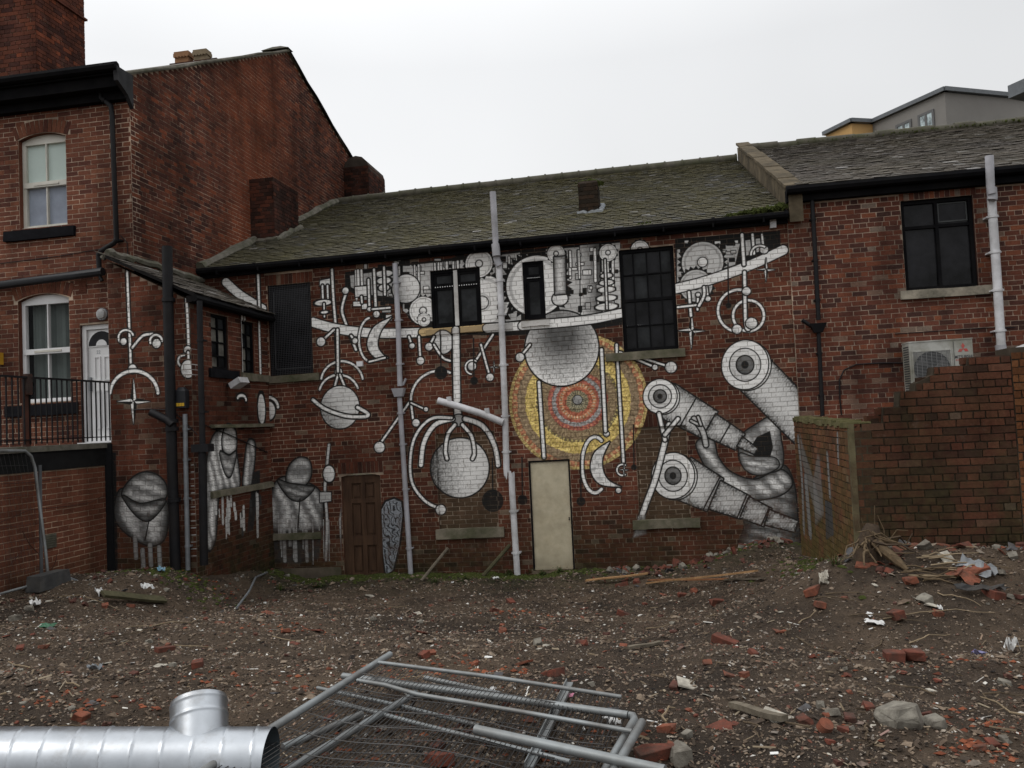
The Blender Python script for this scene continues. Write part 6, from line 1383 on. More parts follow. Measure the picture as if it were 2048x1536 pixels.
LB = {'R': ('brick', 'whole dull red brick lying in the yard gravel', 'brick', 'bricks lying in the yard'), 'O': ('brick', 'whole bright orange brick lying in the yard gravel', 'brick', 'orange bricks in the yard'), 'r': ('brick_fragment', 'broken dull red brick fragment on the yard gravel', 'brick', 'red brick fragments'), 'o': ('brick_fragment', 'broken bright orange brick fragment on the yard gravel', 'brick', 'orange brick fragments'),
      'd': ('brick_fragment', 'broken dark brown brick fragment on the yard gravel', 'brick', 'dark brick fragments'), 't': ('tile_fragment', 'thin orange clay tile fragment on the yard gravel', 'tile', 'orange tile fragments'), 'T': ('tile_fragment', 'thin dull red tile fragment on the yard gravel', 'tile', 'red tile fragments'), 'c': ('concrete_lump', 'grey concrete lump lying on the yard gravel', 'concrete', 'concrete lumps'),
      'p': ('plaster_piece', 'flat pale plaster piece lying on the yard gravel', 'plaster', 'plaster pieces'), 's': ('slate_piece', 'flat dark slate piece lying on the yard gravel', 'slate', 'slate pieces')}
def zone_of(x, y): return 'in the heap under the painted wall' if y > 12.2 and x > -1.6 else 'on the bank below the yard wall' if x > 1.3 and y > 7.2 else 'on the mound beside the lean-to' if x < -5.5 and y > 8.5 else 'near the foot of the painted wall' if y > 11 else 'beside the fallen fence panels' if y < 5.6 and x < .5 else 'on open gravel across from the fallen fence' if y < 7 else 'on the gravel in the middle of the yard'
def drop(k, x, y, scale=1.0, **kw):
    nm, lb_, ct_, gp = LB[k]; zone = zone_of(x, y)
    for w_ in ('lying in the yard gravel', 'lying on the yard gravel', 'on the yard gravel'): lb_ = lb_.replace(w_, zone)
    sz = 'tiny ' if scale < .35 else 'small ' if scale < .6 else '' if scale < .95 else 'large '
    lb_ = sz+lb_; gp = sz+gp+' '+zone
    return place(nm, rng.choice(K[k]), x, y, label=lb_, cat=ct_, group=gp, scale=scale, **kw)
for k, x, y, s in [('R', 1022, 1204, 1), ('R', 1250, 1228, 1), ('R', 1243, 1172, 1.0), ('o', 1390, 1185, 1), ('O', 1625, 1185, 1), ('O', 1640, 1212, .8), ('r', 1365, 1192, 1), ('t', 1330, 1190, 1), ('r', 1275, 1165, 1.0), ('R', 1435, 1205, 1.1), ('t', 1560, 1265, .8), ('R', 1450, 1285, 1), ('r', 1505, 1308, .7), ('t', 1460, 1352, .8), ('o', 1490, 1352, .6), ('o', 1415, 1328, .5),
                   ('t', 540, 1222, 1.2), ('o', 570, 1265, .7), ('t', 440, 1245, .7), ('o', 210, 1215, .9), ('o', 262, 1214, .8), ('R', 395, 1332, .8), ('R', 330, 1302, .7), ('o', 88, 1296, .6), ('r', 40, 1300, .7), ('p', 320, 1333, .7), ('p', 210, 1328, .6), ('o', 160, 1436, .8), ('c', 145, 1130, 1), ('c', 30, 1240, 1), ('c', 60, 1220, .7),
                   ('o', 865, 1308, .6), ('r', 850, 1312, .8), ('o', 950, 1330, .4), ('t', 1045, 1328, .9), ('r', 990, 1222, .9), ('o', 1005, 1260, .8), ('p', 1120, 1226, .6), ('p', 740, 1193, 1.0), ('c', 745, 1240, .7), ('p', 830, 1222, 1.0), ('T', 845, 1265, .8), ('T', 632, 1262, .8), ('c', 1074, 1290, .7), ('p', 1095, 1290, .5), ('r', 1165, 1288, .8), ('T', 1170, 1212, .8), ('r', 1290, 1207, .6),
                   ('c', 1800, 1445, 1.6), ('c', 1870, 1452, .8), ('r', 1740, 1418, .7), ('o', 1655, 1430, .4), ('r', 1610, 1445, .7), ('d', 1700, 1440, .6), ('T', 1440, 1458, 1), ('o', 1334, 1462, .7), ('R', 1310, 1510, .9), ('c', 1366, 1520, 1.0), ('o', 1960, 1500, .5), ('r', 1985, 1490, .5), ('p', 1560, 1440, 1.2), ('p', 1380, 1370, 1.0), ('d', 1350, 1375, .6), ('o', 1700, 1385, .35), ('c', 1668, 1430, .5), ('p', 1650, 1162, .8), ('c', 2010, 1370, .5), ('p', 1650, 1165, .6),
                   ('o', 1820, 1165, 1.1), ('R', 1985, 1185, 1.1), ('O', 1950, 1165, 1.2), ('t', 1900, 1150, 1.3), ('c', 1850, 1205, 1), ('p', 1870, 1213, 1), ('o', 1690, 1197, .5), ('R', 1790, 1235, 1), ('o', 1878, 1230, .8), ('t', 1240, 1390, .0001)]:
    if s < .01: continue
    p = on_ground(x, y); drop(k, p.x, p.y, s)
# one brick snapped in two
for x, y, sx in ((1790, 1322, .55), (1828, 1321, .5)):
    p = on_ground(x, y); o = place('brick_half', mk(frag_mesh('brick_half', (.12, .10, .07), 1, x), M_b1), p.x, p.y, .05, .1, .04, 'half of a brick snapped in two, halves end to end', 'brick', 'halves of a snapped brick')
for k, n, smin, smax in (('r', 60, .18, .55), ('o', 26, .15, .5), ('d', 60, .2, .6), ('t', 14, .25, .6), ('T', 26, .25, .7), ('c', 55, .15, .5), ('p', 50, .15, .45), ('s', 30, .3, .7), ('R', 5, .8, 1)):
    for x, y in scatter_xy(n, 3.4, 13.9):
        drop(k, float(x), float(y), rng.uniform(smin, smax), sink=.25)
# rubble heap along the foot of the wall, right, and by the yard wall
for i in range(110):
    x = rng.uniform(-.9, 1.95); y = D-.12-abs(rng.gauss(0, .4)); k = rng.choice('rddTcstdcdcR')
    drop(k, x, y, rng.uniform(.4, 1.1), sink=.1, tilt=.5)
for i in range(80):
    x = rng.uniform(1.7, 4.2); y = YB-.1-abs(rng.gauss(0, .55)); drop(rng.choice('rddTcstdcsp'), x, y, rng.uniform(.35, 1.1), sink=.1, tilt=.45)
for i in range(70):
    x = rng.uniform(-8.4, -5.6); y = rng.uniform(9.0, 11.6) if x < -7 else rng.uniform(10.5, 14.1); drop(rng.choice('rddTcsdcp'), x, y, rng.uniform(.25, .7), sink=.1, tilt=.4)
# ------------------------------------------------------------------ timber, sheets, sticks
def timber(name, pa, pb, wd, th, mat, label, cat, lift=(.02, .02), twist=0.0, group=None, kind='plank', ends=None):
    a, b = on_ground(*pa, lift[0]), on_ground(*pb, lift[1]); d = (b-a); L_ = d.length; d.normalize(); s = d.cross(Vector((0, 0, 1))).normalized(); s = (s*math.cos(twist)+d.cross(s)*math.sin(twist)).normalized(); n = s.cross(d)
    bm = MB(); k = 8; vs = []
    for i in range(k):
        t = i/(k-1); c_ = a.lerp(b, t)+n*(.004*math.sin(t*7))+s*(.006*math.sin(t*4+1)); w2 = wd*(1 if 0 < i < k-1 else .93)
        for sx, sz in ((-1, -1), (1, -1), (1, 1), (-1, 1)): vs.append(c_+s*sx*(w2/2+rng.gauss(0, .001))+n*sz*th/2)
    fs = [(i*4+j, i*4+(j+1) % 4, i*4+4+(j+1) % 4, i*4+4+j) for i in range(k-1) for j in range(4)]+[(3, 2, 1, 0), (k*4-4, k*4-3, k*4-2, k*4-1)]
    bm.add(vs, fs); return tag(bm.build(name, mat, None), label, cat, group)
def wood(name, c1, c2, d=(6, 6, 40)):
    m = Mat(name, .85, .2); n = N_(m.t, 'ShaderNodeTexCoord'); c = m.mix(m.noise(22, 5, .65), c1, c2); m.color(m.mulv(c, m.noise(4, 5, .6, .75, 1.2))); m.bump(m.noise(70, 3), .3, .004); return m.m
M_wp, M_wo, M_wg, M_wb = wood('pale_timber', (.40, .24, .12), (.28, .16, .075)), wood('orange_timber', (.26, .12, .055), (.17, .075, .035)), wood('grey_timber', (.17, .145, .11), (.09, .075, .055)), wood('mossy_timber', (.085, .075, .042), (.05, .048, .025))
timber('plank', (1172, 1161), (1296, 1147), .075, .022, M_wp, 'short pale sawn plank on the ground by the cream door', 'plank', (.05, .07))
timber('plank', (1296, 1166), (1512, 1142), .07, .022, M_wp, 'long pale sawn plank on the ground below the painted robe', 'plank', (.05, .10))
timber('plank', (1298, 1160), (1455, 1158), .05, .02, M_wo, 'thin reddish batten lying behind the long pale plank', 'plank', (.03, .03))
timber('plank', (1440, 1160), (1530, 1156), .04, .018, M_wg, 'short grey batten at the end of the long pale plank', 'plank', (.03, .03))
timber('board', (205, 1187), (330, 1200), .13, .035, M_wb, 'mossy board lying beside the concrete fence foot', 'board', (.12, .05), .5)
timber('plank', (1465, 1408), (1568, 1438), .05, .03, M_wg, 'weathered grey stick of timber near the pale plaster slab', 'plank', (.03, .03))
timber('board', (1958, 1112), (1985, 1078), .10, .03, M_wg, 'grey board end sticking up against the yard wall', 'board', (.02, .22), .4)
timber('plank', (1256, 1295), (1322, 1285), .035, .02, M_wg, 'short grey stick on open gravel past the fallen fence', 'plank', (.02, .02))
# two props leaning on the wall, tube-like sticks
def rod(name, pts, r, mat, label, cat, group=None, n=7): mb = MB(); mb.tube(pts, r, n); return tag(mb.build(name, mat, None, True), label, cat, group)
q = FM.px(895, 1097, .05); rod('timber_prop', [on_ground(842, 1162, .02), FM.p(q[0], q[1], .05)], .028, M_wg, 'thin grey prop leaning on the wall between drainpipe and bricked-up window', 'prop')
q = FM.px(1020, 1090, .06); rod('timber_prop', [on_ground(966, 1152, .02), FM.p(q[0], q[1], .06)], .034, M_wb, 'mossy prop leaning on the wall behind the slipped white drainpipe', 'prop')
a = on_ground(473, 1216, .0); b = hy(536, 1143, D-.35)
b = a+(b-a)*.97; rod('bent_conduit', [a, a.lerp(b, .35)+Vector((.0, 0, .03)), a.lerp(b, .65)+Vector((-.04, 0, .09)), b], .016, M_galv, 'bent grey conduit sticking out of the gravel by the lean-to corner', 'conduit')
# twigs
M_twig = flat_mat('dead_twig', (.10, .075, .05), .9, .1, var=.4, scale=10); M_twig2 = flat_mat('pale_twig', (.24, .185, .12), .9, .1, var=.3, scale=10)
def twig(pa, pb, r=.006, mat=None, lift=.03, sag=.02, label='thin dead twig lying across the yard gravel', group='dead twigs'):
    a, b = on_ground(*pa), on_ground(*pb); P = []
    for i in range(7):
        t = i/6; p = a.lerp(b, t); P.append(Vector((p.x+rng.gauss(0, .012), p.y+rng.gauss(0, .012), gz(p.x, p.y)+.012+lift*math.sin(t*3.1)*rng.uniform(.6, 1.2))))
    zn = zone_of(a.x, a.y); return rod('twig', P, [r*(1.1-.6*i/6) for i in range(7)], mat or M_twig, 'long '+('dark' if mat is M_twig else 'pale')+' dead twig '+zn, 'twig', 'long '+('dark' if mat is M_twig else 'pale')+' twigs '+zn, 5)
for pa, pb in (((1590, 1275), (1735, 1352)), ((1650, 1190), (1790, 1205)), ((1760, 1240), (1990, 1228)), ((1880, 1190), (1960, 1215)), ((1630, 1200), (1750, 1215)), ((1700, 1235), (1860, 1248)), ((1570, 1275), (1592, 1250)), ((1960, 1400), (2046, 1396)), ((1490, 1448), (1516, 1480)), ((1736, 1460), (1728, 1486)), ((600, 1205), (700, 1215)), ((300, 1255), (420, 1238)), ((560, 1180), (640, 1172)), ((120, 1195), (240, 1222)), ((20, 1210), (150, 1205)), ((200, 1285), (300, 1260)), ((1820, 1290), (1900, 1272)), ((1330, 1448), (1345, 1420))): twig(pa, pb, mat=rng.choice([M_twig, M_twig2]))
for x, y in scatter_xy(60, 4.0, 13.6):
    a = rng.uniform(0, 6.28); l = rng.uniform(.12, .4); P = [Vector((x+math.cos(a)*l*t+rng.gauss(0, .01), y+math.sin(a)*l*t+rng.gauss(0, .01), 0)) for t in (0, .33, .66, 1)]
    for p in P: p.z = gz(p.x, p.y)+.012+rng.random()*.012
    mt = rng.choice([M_twig, M_twig2]); tn = 'dark' if mt is M_twig else 'pale'; rod('twig', P, [.006, .005, .004, .003], mt, 'short '+tn+' dead twig '+zone_of(x, y), 'twig', 'short '+tn+' twigs '+zone_of(x, y), 5)
# crumpled sheets and bits of plastic
def sheet(name, x, y, wd, dp, mat, label, cat, crumple=.03, lift=.02, k=7, group=None):
    c_ = on_ground(x, y); a = rng.uniform(0, 3.14); U = Vector((math.cos(a), math.sin(a), 0)); V = Vector((-U.y, U.x, 0)); vs = []; mb = MB()
    for i in range(k):
        for j in range(k):
            p = c_+U*wd*(i/(k-1)-.5)*rng.uniform(.8, 1.1)+V*dp*(j/(k-1)-.5)*rng.uniform(.8, 1.1); vs.append(Vector((p.x, p.y, gz(p.x, p.y)+lift+rng.random()*crumple)))
    mb.add(vs, [(i*k+j, i*k+k+j, i*k+k+j+1, i*k+j+1) for i in range(k-1) for j in range(k-1)]); o = mb.build(name, mat, None, False, recalc=False); md = o.modifiers.new('s', 'SOLIDIFY'); md.thickness = .003
    if group == 'scrap': label = 'small white crumpled paper scrap '+zone_of(c_.x, c_.y); group = 'paper scraps '+zone_of(c_.x, c_.y)
    return tag(o, label, cat, group)
M_wpl, M_green, M_blue, M_bk, M_pk, M_lil = (flat_mat(n_, c_, .5, .4, var=.15, scale=8, dirt=(.08, .065, .05), dirt_amt=.5) for n_, c_ in (('white_plastic', (.62, .62, .61)), ('green_plastic', (.035, .115, .065)), ('blue_plastic', (.20, .36, .46)), ('black_plastic', (.015, .015, .016)), ('pink_plastic', (.45, .16, .24)), ('lilac_plastic', (.26, .25, .45))))
sheet('green_plastic_lid', 95, 1253, .26, .14, M_green, 'flat dark green plastic piece by the terrace rubble', 'plastic', .015)
sheet('plastic_wrapper', 322, 1144, .12, .08, M_blue, 'pale blue wrapper on the mound below the soil pipe', 'wrapper', .06)
sheet('plastic_wrapper', 296, 1191, .16, .08, M_wpl, 'white wrapper on the mossy board', 'wrapper', .06, .10)
sheet('plastic_wrapper', 200, 1190, .20, .08, M_wpl, 'white crumpled wrapper beside the fence foot', 'wrapper', .07)
sheet('plastic_bag', 70, 1214, .16, .10, M_wpl, 'white crumpled bag under the leaning fence', 'bag', .07)
sheet('paper_scrap', 992, 1158, .12, .06, M_wpl, 'white paper scrap by the wall foot near the drainpipe', 'paper', .02)
sheet('paper_scrap', 1648, 1163, .14, .09, M_pale, 'cream paper scrap on dark ground below the yard wall corner', 'paper', .05)
sheet('plastic_bag', 1250, 1122, .14, .10, M_wpl, 'white crumpled bag at the wall foot right of the cream door', 'bag', .12)
sheet('paper_scrap', 1750, 1251, .16, .05, M_wpl, 'long white paper strip on open gravel', 'paper', .02)
sheet('plastic_wrapper', 1958, 1310, .14, .04, M_lil, 'lilac wrapper on open gravel', 'wrapper', .03)
sheet('plastic_bag', 2024, 1305, .07, .10, M_wpl, 'small white crumpled bag beside the lilac wrapper', 'bag', .10)
sheet('black_plastic_strip', 1965, 1192, .42, .07, M_bk, 'long black plastic strip in the rubble bank', 'plastic', .05, .05)
sheet('plastic_bag', 1955, 1160, .30, .16, flat_mat('clear_plastic', (.17, .18, .19), .4, .5, var=.3, scale=12), 'greyish crumpled bag half buried below the yard wall', 'bag', .08)
sheet('crumpled_foil', 190, 1345, .10, .07, M_galv, 'silvery crumpled foil on open gravel', 'foil', .05)
sheet('plastic_wrapper', 1140, 1400, .06, .03, M_pk, 'small pink wrapper under the fallen fence', 'wrapper', .02)
sheet('clay_slab', 1935, 1165, .22, .13, M_b2, 'flat orange clay slab lying on the rubble bank', 'slab', .02, .05)
for x, y, w2 in ((530, 1205, .05), (800, 1238, .05), (905, 1168, .05), (1300, 1118, .06), (1395, 1105, .05), (1360, 1112, .05), (970, 1395, .06), (985, 1390, .05), (1225, 1450, .09), (120, 1470, .06), (1320, 1155, .05), (1740, 1235, .05), (1880, 1222, .05), (1830, 1298, .04)): sheet('paper_scrap', x, y, w2, w2*.7, M_wpl, 'small white crumpled paper scrap on the yard gravel', 'paper', .025, group='scrap')
# terracotta pot base with a straw, near the concrete lump
p = on_ground(1648, 1462); mb = MB(); mb.tube([p+Vector((0, 0, .01)), p+Vector((.012, -.02, .045)), p+Vector((.014, -.022, .048))], [.040, .036, .0], 16); tag(mb.build('terracotta_disc', M_b2, None, True), 'round orange terracotta piece standing up in the gravel', 'pottery')
# ------------------------------------------------------------------ tree stump with torn roots by the yard wall corner
ts = thing('tree_stump', 'torn-out tree stump with tangled roots at the corner of the yard wall', 'stump', on_ground(1740, 1120))
c_ = on_ground(1735, 1118); M_bark = wood('stump_bark', (.085, .058, .036), (.035, .026, .02)); M_root = wood('pale_root', (.15, .105, .06), (.075, .055, .034))
mb = MB(); mb.tube([c_+Vector((0, 0, -.05)), c_+Vector((.02, .02, .12)), c_+Vector((.06, .03, .26)), c_+Vector((.08, .04, .33))], [.13, .12, .09, .06], 9); mb.build('trunk', M_bark, ts, True)
e2_ = on_ground(1815, 1140, .02); mb = MB(); mb.tube([c_+Vector((.08, -.05, .16)), c_.lerp(e2_, .4)+Vector((0, 0, .14)), c_.lerp(e2_, .75)+Vector((0, 0, .06)), e2_], [.06, .055, .045, .02], 8); mb.build('root', M_root, ts, True)
for i in range(22):
    a = rng.uniform(-2.4, 1.0); l = rng.uniform(.2, .75); P = [c_+Vector((.05*rng.gauss(0, 1), .05*rng.gauss(0, 1), rng.uniform(.05, .28)))]
    for k in range(4): P.append(P[-1]+Vector((math.cos(a)*l/4+rng.gauss(0, .03), math.sin(a)*l/4*.5+rng.gauss(0, .02)-.02, rng.gauss(-.02, .05))))
    for q_ in P[1:]: q_.z = max(q_.z, gz(q_.x, q_.y)+.01)
    r_ = rng.uniform(.006, .018); mb = MB(); mb.tube(P, [r_, r_*.9, r_*.75, r_*.6, r_*.3], 5); mb.build('root', rng.choice([M_root, M_bark, M_root]), ts, True)
for x0, y0, x1, y1 in ((1750, 1080, 1749, 1010), (1722, 1065, 1714, 1028), (1733, 1070, 1722, 1035), (1768, 1060, 1755, 1030)):
    Y = c_.y+.1; mb = MB(); mb.tube([hy(x0, y0, Y)-Vector((0, 0, .35)), hy(x0, y0, Y), hy(x1, y1, Y)], [.008, .006, .003], 5); mb.build('shoot', M_root, ts)
rt = []
for i in range(20):
    p = on_ground(rng.uniform(1790, 1930), rng.uniform(1112, 1165)); a = rng.uniform(-.4, .5); l = rng.uniform(.2, .6); P = [p+Vector((math.cos(a)*l*t, math.sin(a)*l*t*.4, 0)) for t in (0, .3, .6, 1)]
    for q_ in P: q_.z = gz(q_.x, q_.y)+rng.uniform(.01, .07)
    rod('root_piece', P, [.007, .009, .006, .003], rng.choice([M_root, M_twig2]), 'dry pale root piece in the tangle below the yard wall', 'root', 'root pieces below the yard wall', 5)
# ------------------------------------------------------------------ weeds and grass
M_leaf = flat_mat('weed_leaf', (.045, .065, .018), .8, .2, var=.5, scale=15); M_dry = flat_mat('dry_stem', (.10, .075, .035), .9, .1, var=.4, scale=12)
def weed(p, h, spread, n, label, group, dry=.4):
    t = thing('weed', label, 'weed', p, group); mb = MB(); ms = MB()
    for i in range(n):
        a = rng.uniform(0, 6.28); l = h*rng.uniform(.4, 1.0); b = Vector((math.cos(a), math.sin(a), 0))*spread*rng.uniform(.1, 1); base = Vector(p)+b*.25; base.z = gz(base.x, base.y)-.01; tip = base+b*.8+Vector((0, 0, l)); mid = base.lerp(tip, .55)+Vector((0, 0, l*.12)); w_ = rng.uniform(.003, .007); s = Vector((-b.y, b.x, 0)).normalized()*w_ if b.length > 0 else Vector((w_, 0, 0))
        T = ms if rng.random() < dry else mb; T.add([base-s, base+s, mid+s*.8, mid-s*.8, tip], [(0, 1, 2, 3), (3, 2, 4)], rng.random())
        if T is mb:
            for k in range(3): q_ = base.lerp(tip, rng.uniform(.3, .95))+Vector((rng.gauss(0, .02), rng.gauss(0, .02), 0)); d_ = Vector((rng.gauss(0, 1), rng.gauss(0, 1), rng.gauss(0, .5))).normalized()*.03; e_ = d_.cross(Vector((0, 0, 1)))*.35; mb.add([q_, q_+d_*.5+e_, q_+d_, q_+d_*.5-e_], [(0, 1, 2, 3)], rng.random())
    mb.build('leaves', M_leaf, t, recalc=False, kind='stuff'); ms.build('stems', M_dry, t, recalc=False, kind='stuff')
for x, y, h, n in ((430, 1118, .55, 90), (455, 1125, .5, 70), (412, 1125, .4, 50), (480, 1140, .3, 40)): weed(on_ground(x, y), h, .22, n, 'tall straggly weed growing at the foot of the lean-to side wall', 'weeds at the lean-to')
for x, y, h in ((1020, 1152, .16), (1060, 1148, .14), (1085, 1150, .10), (1120, 1146, .14), (870, 1166, .1), (930, 1160, .1), (560, 1180, .12), (640, 1175, .1)): weed(on_ground(x, y), h, .12, 34, 'low grassy weed tuft at the foot of the painted wall', 'tufts at the painted wall', .2)
for x, y, h in ((1640, 1125, .12), (1670, 1130, .14), (1780, 1095, .25), (1850, 1100, .18)): weed(on_ground(x, y), h, .12, 30, 'dry weed tuft in the rubble at the yard wall', 'tufts at the yard wall', .8)
def moss_mat_(name, pts, label):
    mb = MB()
    for (x, y, sx, sy, n) in pts:
        for i in range(n):
            u, v = x+rng.gauss(0, sx), y+rng.gauss(0, sy)
            if v > D-.03: v = D-.03-rng.random()*.15
            s = rng.uniform(.01, .035); z = gz(u, v)
            mb.box((u, v, z+s*.2), (s, rng.gauss(0, .01), 0), (rng.gauss(0, .01), s, 0), (0, 0, s*.35), rng.random(), taper=.5)
    o = mb.build(name, M_moss, None, recalc=False, kind='stuff'); tag(o, label, 'moss')
moss_mat_('ground_moss', [(-6, D-.25, .8, .16, 700), (-4.2, D-.25, .8, .16, 900), (-2.6, D-.2, .8, .14, 800), (-7.3, 11.4, .4, .3, 300), (.6, D-.25, 1, .2, 350), (1.8, 10.5, .2, .8, 250)], 'green moss along the foot of the walls')
# ------------------------------------------------------------------ fence panels
mgv = Mat('galvanised_tube', .5, .4, .45); mgv.color(mgv.mix(mgv.noise(3, 6, .65, 0, .75, .40, .66), (.25, .27, .275), (.11, .10, .09))); M_tube = mgv.m
mgw = Mat('fence_wire', .5, .5, .5); mgw.color(mgw.mix(mgw.noise(5, 5, .6), (.06, .06, .06), (.028, .024, .022))); M_wire = mgw.m
def gp(x, y, lift):                                     # a point over the ground by lift
    z = gz(*on_ground(x, y).xy)+lift
    for _ in range(4): p = hz(x, y, z); z = gz(p.x, p.y)*.3+z*.7+.3*lift-.0
    return hz(x, y, z)
def part_tube(P, r, parent, name, mat=M_tube, n=12): mb = MB(); mb.tube(P, r, n); return mb.build(name, mat, parent, True)
ZG = gz(-1.2, 4.7)
def flat(x, y, h): return hz(x, y, ZG+h)
# upper fallen panel: two posts, two rails, mesh between
fa = thing('fallen_fence_panel', 'galvanised mesh fence panel lying flat on top of the heap in the yard', 'fence panel', (-1.2, 4.7, ZG), 'fallen fence panels')
A0, A1 = flat(780, 1309, .20), flat(500, 1484, .20); post = part_tube([A0, A1+(A1-A0)*.55], .021, fa, 'post')
R1a, R1b = flat(757, 1325, .22), flat(1243, 1394, .11); part_tube([R1a, R1a.lerp(R1b, .5)+Vector((0, 0, .01)), R1b], .0125, fa, 'rail')
R2a, R2b = flat(715, 1361, .20), flat(1264, 1463, .13); part_tube([R2a, flat(770, 1370, .20), flat(835, 1389, .18), flat(1050, 1425, .15), R2b], .0125, fa, 'rail')
B0, B1 = flat(1284, 1444, .14), flat(1236, 1528, .12); part_tube([B0, B1+(B1-B0)*.6], .021, fa, 'post')
def mesh_wires(P00, P10, P01, P11, nu, nv, parent, sagz=.02, r=.0026, seed=1):
    """wires between edge P00-P10 and edge P01-P11"""
    rg = random.Random(seed); mb = MB()
    def pt(u, v): p = P00.lerp(P10, u).lerp(P01.lerp(P11, u), v); p.z -= sagz*math.sin(3.14*v)*(.6+.4*math.sin(u*9)); p.z = max(p.z, gz(p.x, p.y)+.012); return p
    for i in range(nu+1):
        u = i/nu; mb.tube([pt(u+rg.gauss(0, .0015), v/6) for v in range(7)], r, 4, caps=False)
    for j in range(nv+1):
        v = j/nv; mb.tube([pt(u/16, v)+Vector((0, 0, .003)) for u in range(17)], r*1.1, 4, caps=False)
    return mb.build('wire_mesh', M_wire, parent, recalc=False, kind='stuff')
Ex = (A1-A0).normalized()*2.05
mesh_wires(R1a, R1b, R1a+Ex, R2b+(B1-B0).normalized()*1.4, 58, 10, fa, .05)
# lower fallen panel
fb_ = thing('fallen_fence_panel', 'galvanised mesh fence panel lying flat underneath in the heap in the yard', 'fence panel', (-1.2, 4.4, ZG), 'fallen fence panels')
T0, T1 = flat(686, 1352, .12), flat(1256, 1430, .10); part_tube([T0, T1], .021, fb_, 'post')
part_tube([flat(1258, 1431, .10), flat(1266, 1432, .10), flat(1269, 1440, .10), flat(1222, 1520, .09), flat(1200, 1560, .08)], .021, fb_, 'post')
part_tube([flat(832, 1386, .08), flat(575, 1540, .07), flat(520, 1572, .07)], .02, fb_, 'post'); part_tube([flat(724, 1428, .06), flat(566, 1495, .05)], .02, fb_, 'post')
part_tube([flat(672, 1404, .07), flat(830, 1446, .07), flat(1140, 1524, .06)], .0125, fb_, 'rail'); part_tube([flat(635, 1376, .06), flat(800, 1412, .06), flat(960, 1452, .05)], .0125, fb_, 'rail')
part_tube([flat(850, 1356, .10), flat(1000, 1388, .08)], .016, fb_, 'rail')
mesh_wires(flat(700, 1358, .09), flat(1250, 1432, .08), flat(520, 1560, .06), flat(1190, 1580, .06), 44, 7, fb_, .03, seed=2)
rod('scaffold_tube', [flat(951, 1459, .17), flat(1330, 1541, .15)], .024, M_tube, 'loose galvanised tube lying on top of the fallen fence panels', 'tube', n=14)
a, b = flat(1140, 1366, .06), flat(1058, 1536, .05); d_ = (b-a); s_ = d_.cross(Vector((0, 0, 1))).normalized(); mb = MB(); mb.box((a+b)/2, d_/2, s_*.02, Vector((0, 0, .006))); mb.box((a+b)/2+s_*.02+Vector((0, 0, .012)), d_/2, s_*.003, Vector((0, 0, .014))); tag(mb.build('steel_channel', M_tube, None), 'flat galvanised steel channel under the fallen fence panels', 'steel strip')
# leaning upright panel at the terrace wall
fu = thing('leaning_fence_panel', 'upright mesh fence panel leaning against the terrace wall', 'fence panel', (-8.2, 10, .8))
XU0, XU1 = -8.22, -8.38
b0 = hx(98, 1168, XU0); t0 = hx(70, 935, XU1); c0_ = hx(62, 912, XU1); c1_ = hx(50, 902, XU1); far_ = hx(-60, 902, XU1-.02); far2 = far_+(far_-c1_)*2
part_tube([b0-Vector((0, 0, .06)), b0.lerp(t0, .3)+Vector((0, .01, 0)), b0.lerp(t0, .7), t0, c0_, c1_, far_, far2], .021, fu, 'frame')
bl0 = hx(94, 1162, XU0); bl1 = hx(0, 1178, XU0); bl1.z = (bl1.z+bl0.z)/2-.03; part_tube([bl0, bl1, bl1+(bl1-bl0)*1.5], .016, fu, 'rail')
mesh_wires(c1_, far2, bl0, bl1+(bl1-bl0)*1.5, 36, 9, fu, 0, .0016, seed=3)
e0_ = hx(80, 930, -8.44); e1_ = hx(84, 1215, -8.40); rod('fence_post', [e0_, e1_], .024, flat_mat('dull_steel', (.10, .105, .11), .6, .4, .4, .25), 'dull steel post standing between the leaning panel and the terrace wall', 'post')
p = on_ground(120, 1178); mb = MB(); mb.box((-8.12, p.y+.05, gz(-8.12, p.y)+.09), (.11, 0, 0), (0, .30, 0), (0, 0, .10), taper=.9); ft = tag(mb.build('concrete_fence_foot', flat_mat('foot_concrete', (.05, .05, .05), .9, .2, var=.3, scale=8, dirt=(.11, .10, .085), dirt_amt=.6, bump=.4), None), 'dark concrete block foot under the leaning fence panel', 'fence foot')
hp_ = [hx(110, 1160, -8.1), hx(113, 1152, -8.1), hx(122, 1150, -8.1), hx(158, 1163, -8.0), hx(162, 1170, -8.0), hx(163, 1195, -8.0)]; rod('bent_steel_bar', hp_, .018, M_galv, 'bent grey steel bar looped over the concrete fence foot', 'bar')
# dead brambles on the terrace wall
for pts in (((45, 1062), (62, 1090), (78, 1110)), ((0, 1045), (60, 1020), (140, 1012), (180, 1005), (205, 992)), ((20, 1130), (45, 1100), (62, 1098)), ((105, 1140), (112, 1118), (114, 1110)), ((0, 968), (60, 965), (130, 955))):
    rod('bramble_stem', [FT.p(*FT.px(x, y, .05), .03+.04*rng.random()) for x, y in pts], .005, flat_mat('bramble', (.055, .028, .022), .9, .1) if 'bramble' not in bpy.data.materials else bpy.data.materials['bramble'], 'thin dead bramble stem trailing over the terrace wall', 'bramble', 'dead brambles on the terrace wall', 5)
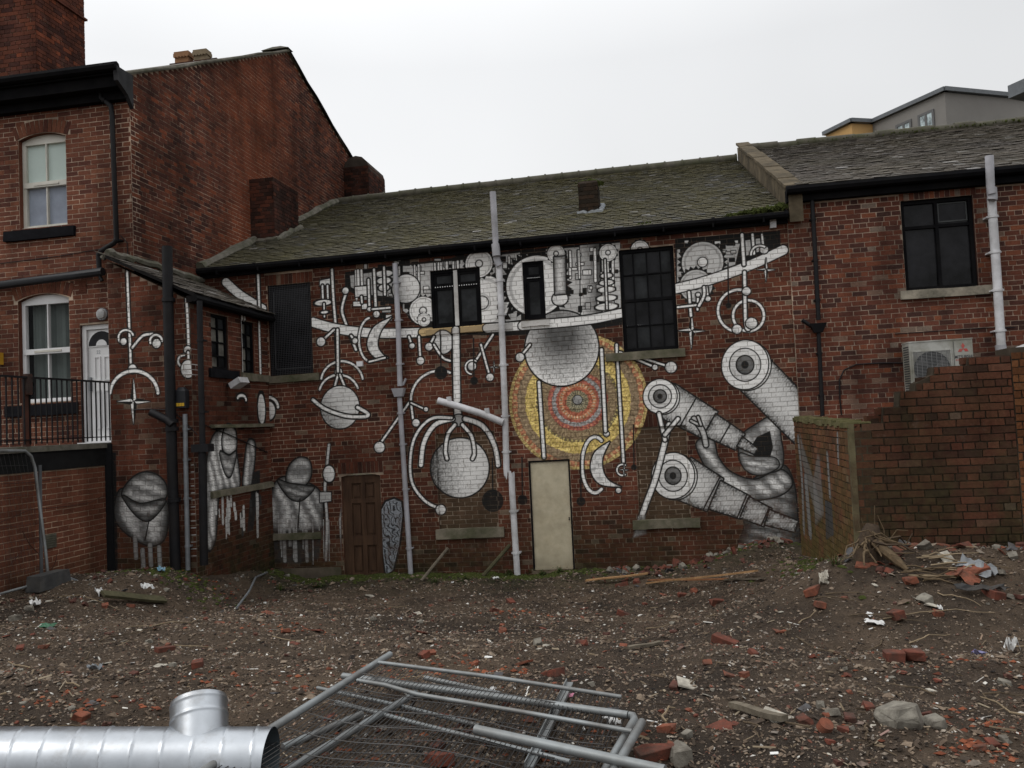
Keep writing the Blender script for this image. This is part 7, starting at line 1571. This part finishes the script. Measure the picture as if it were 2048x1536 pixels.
# ------------------------------------------------------------------ spiral duct in the foreground
md = Mat('galvanised_sheet', .26, .5, .9); md.color(md.mix(md.noise(3.0, 7, .75, 0, .6, .54, .72), md.mulv(md.rgb((.42, .445, .475)), md.noise(7, 5, .6, .82, 1.06)), (.20, .185, .165))); md.t.links.new(md.noise(4, 5, .6, .27, .42), md.b.inputs['Roughness']); M_duct = md.m
mdi = flat_mat('duct_inside', (.16, .19, .21), .5, .5, .6, .2, 5)
rd = .160; dax = Vector((cr.x, cr.y, cr.z)).normalized(); Ec = CP+ray(541, 1527)*3.86
du = thing('spiral_duct', 'shiny galvanised spiral air duct with a round side branch', 'duct', Ec-Vector((0, 0, rd)))
up_ = cu.copy(); fw_ = dax.cross(up_); LD = 2.3; nseg = 40; ppm = 14; mb = MB(); vs = []; fs = []; pitch = .137
nL = int(LD/.0042)
for i in range(nL+1):
    s = i/nL*LD
    for j in range(nseg):
        q = 2*math.pi*j/nseg; ph = (s/pitch+j/nseg) % 1.0; rr = rd+(.0042*math.exp(-((ph-.5)/.026)**2))
        vs.append(Ec-dax*s+(up_*math.cos(q)+fw_*math.sin(q))*rr)
fs = [(i*nseg+j, i*nseg+(j+1) % nseg, (i+1)*nseg+(j+1) % nseg, (i+1)*nseg+j) for i in range(nL) for j in range(nseg)]
mb.add(vs, fs); mb.build('main_tube', M_duct, du, True, recalc=False)
mb = MB(); vs = [Ec-dax*s+(up_*math.cos(2*math.pi*j/nseg)+fw_*math.sin(2*math.pi*j/nseg))*(rd-.004) for s in (0.0, LD) for j in range(nseg)]; mb.add(vs, [(j, (j+1) % nseg, nseg+(j+1) % nseg, nseg+j) for j in range(nseg)]); mb.build('inner_skin', mdi, du, True, recalc=False)
bdir = ray(403, 1457); bdir.z = 0; bdir.normalize(); bdir = bdir*math.cos(R(50))+Vector((0, 0, math.sin(R(50)))); ri = .132; bs = CP+ray(401, 1500)*3.86; bs = Ec+dax*((bs-Ec).dot(dax)); bs += up_*.012
def branch(r, s0, s1, mat, name, ridge=True):
    x = bdir.cross(Vector((0, 0, 1))).normalized(); y = x.cross(bdir); n_ = 60; vs = []
    for i in range(n_+1):
        s = s0+(s1-s0)*i/n_
        for j in range(36):
            q = 2*math.pi*j/36; rr = r+(.0035*sum(math.exp(-((s-k)/.007)**2) for k in (.195, .265)) if ridge else 0); vs.append(bs+bdir*s+(x*math.cos(q)+y*math.sin(q))*rr)
    m_ = MB(); m_.add(vs, [(i*36+j, i*36+(j+1) % 36, (i+1)*36+(j+1) % 36, (i+1)*36+j) for i in range(n_) for j in range(36)]); return m_.build(name, mat, du, True, recalc=False)
branch(ri, .04, .285, M_duct, 'branch_tube'); branch(ri-.004, .03, .284, mdi, 'branch_inner_skin', False)
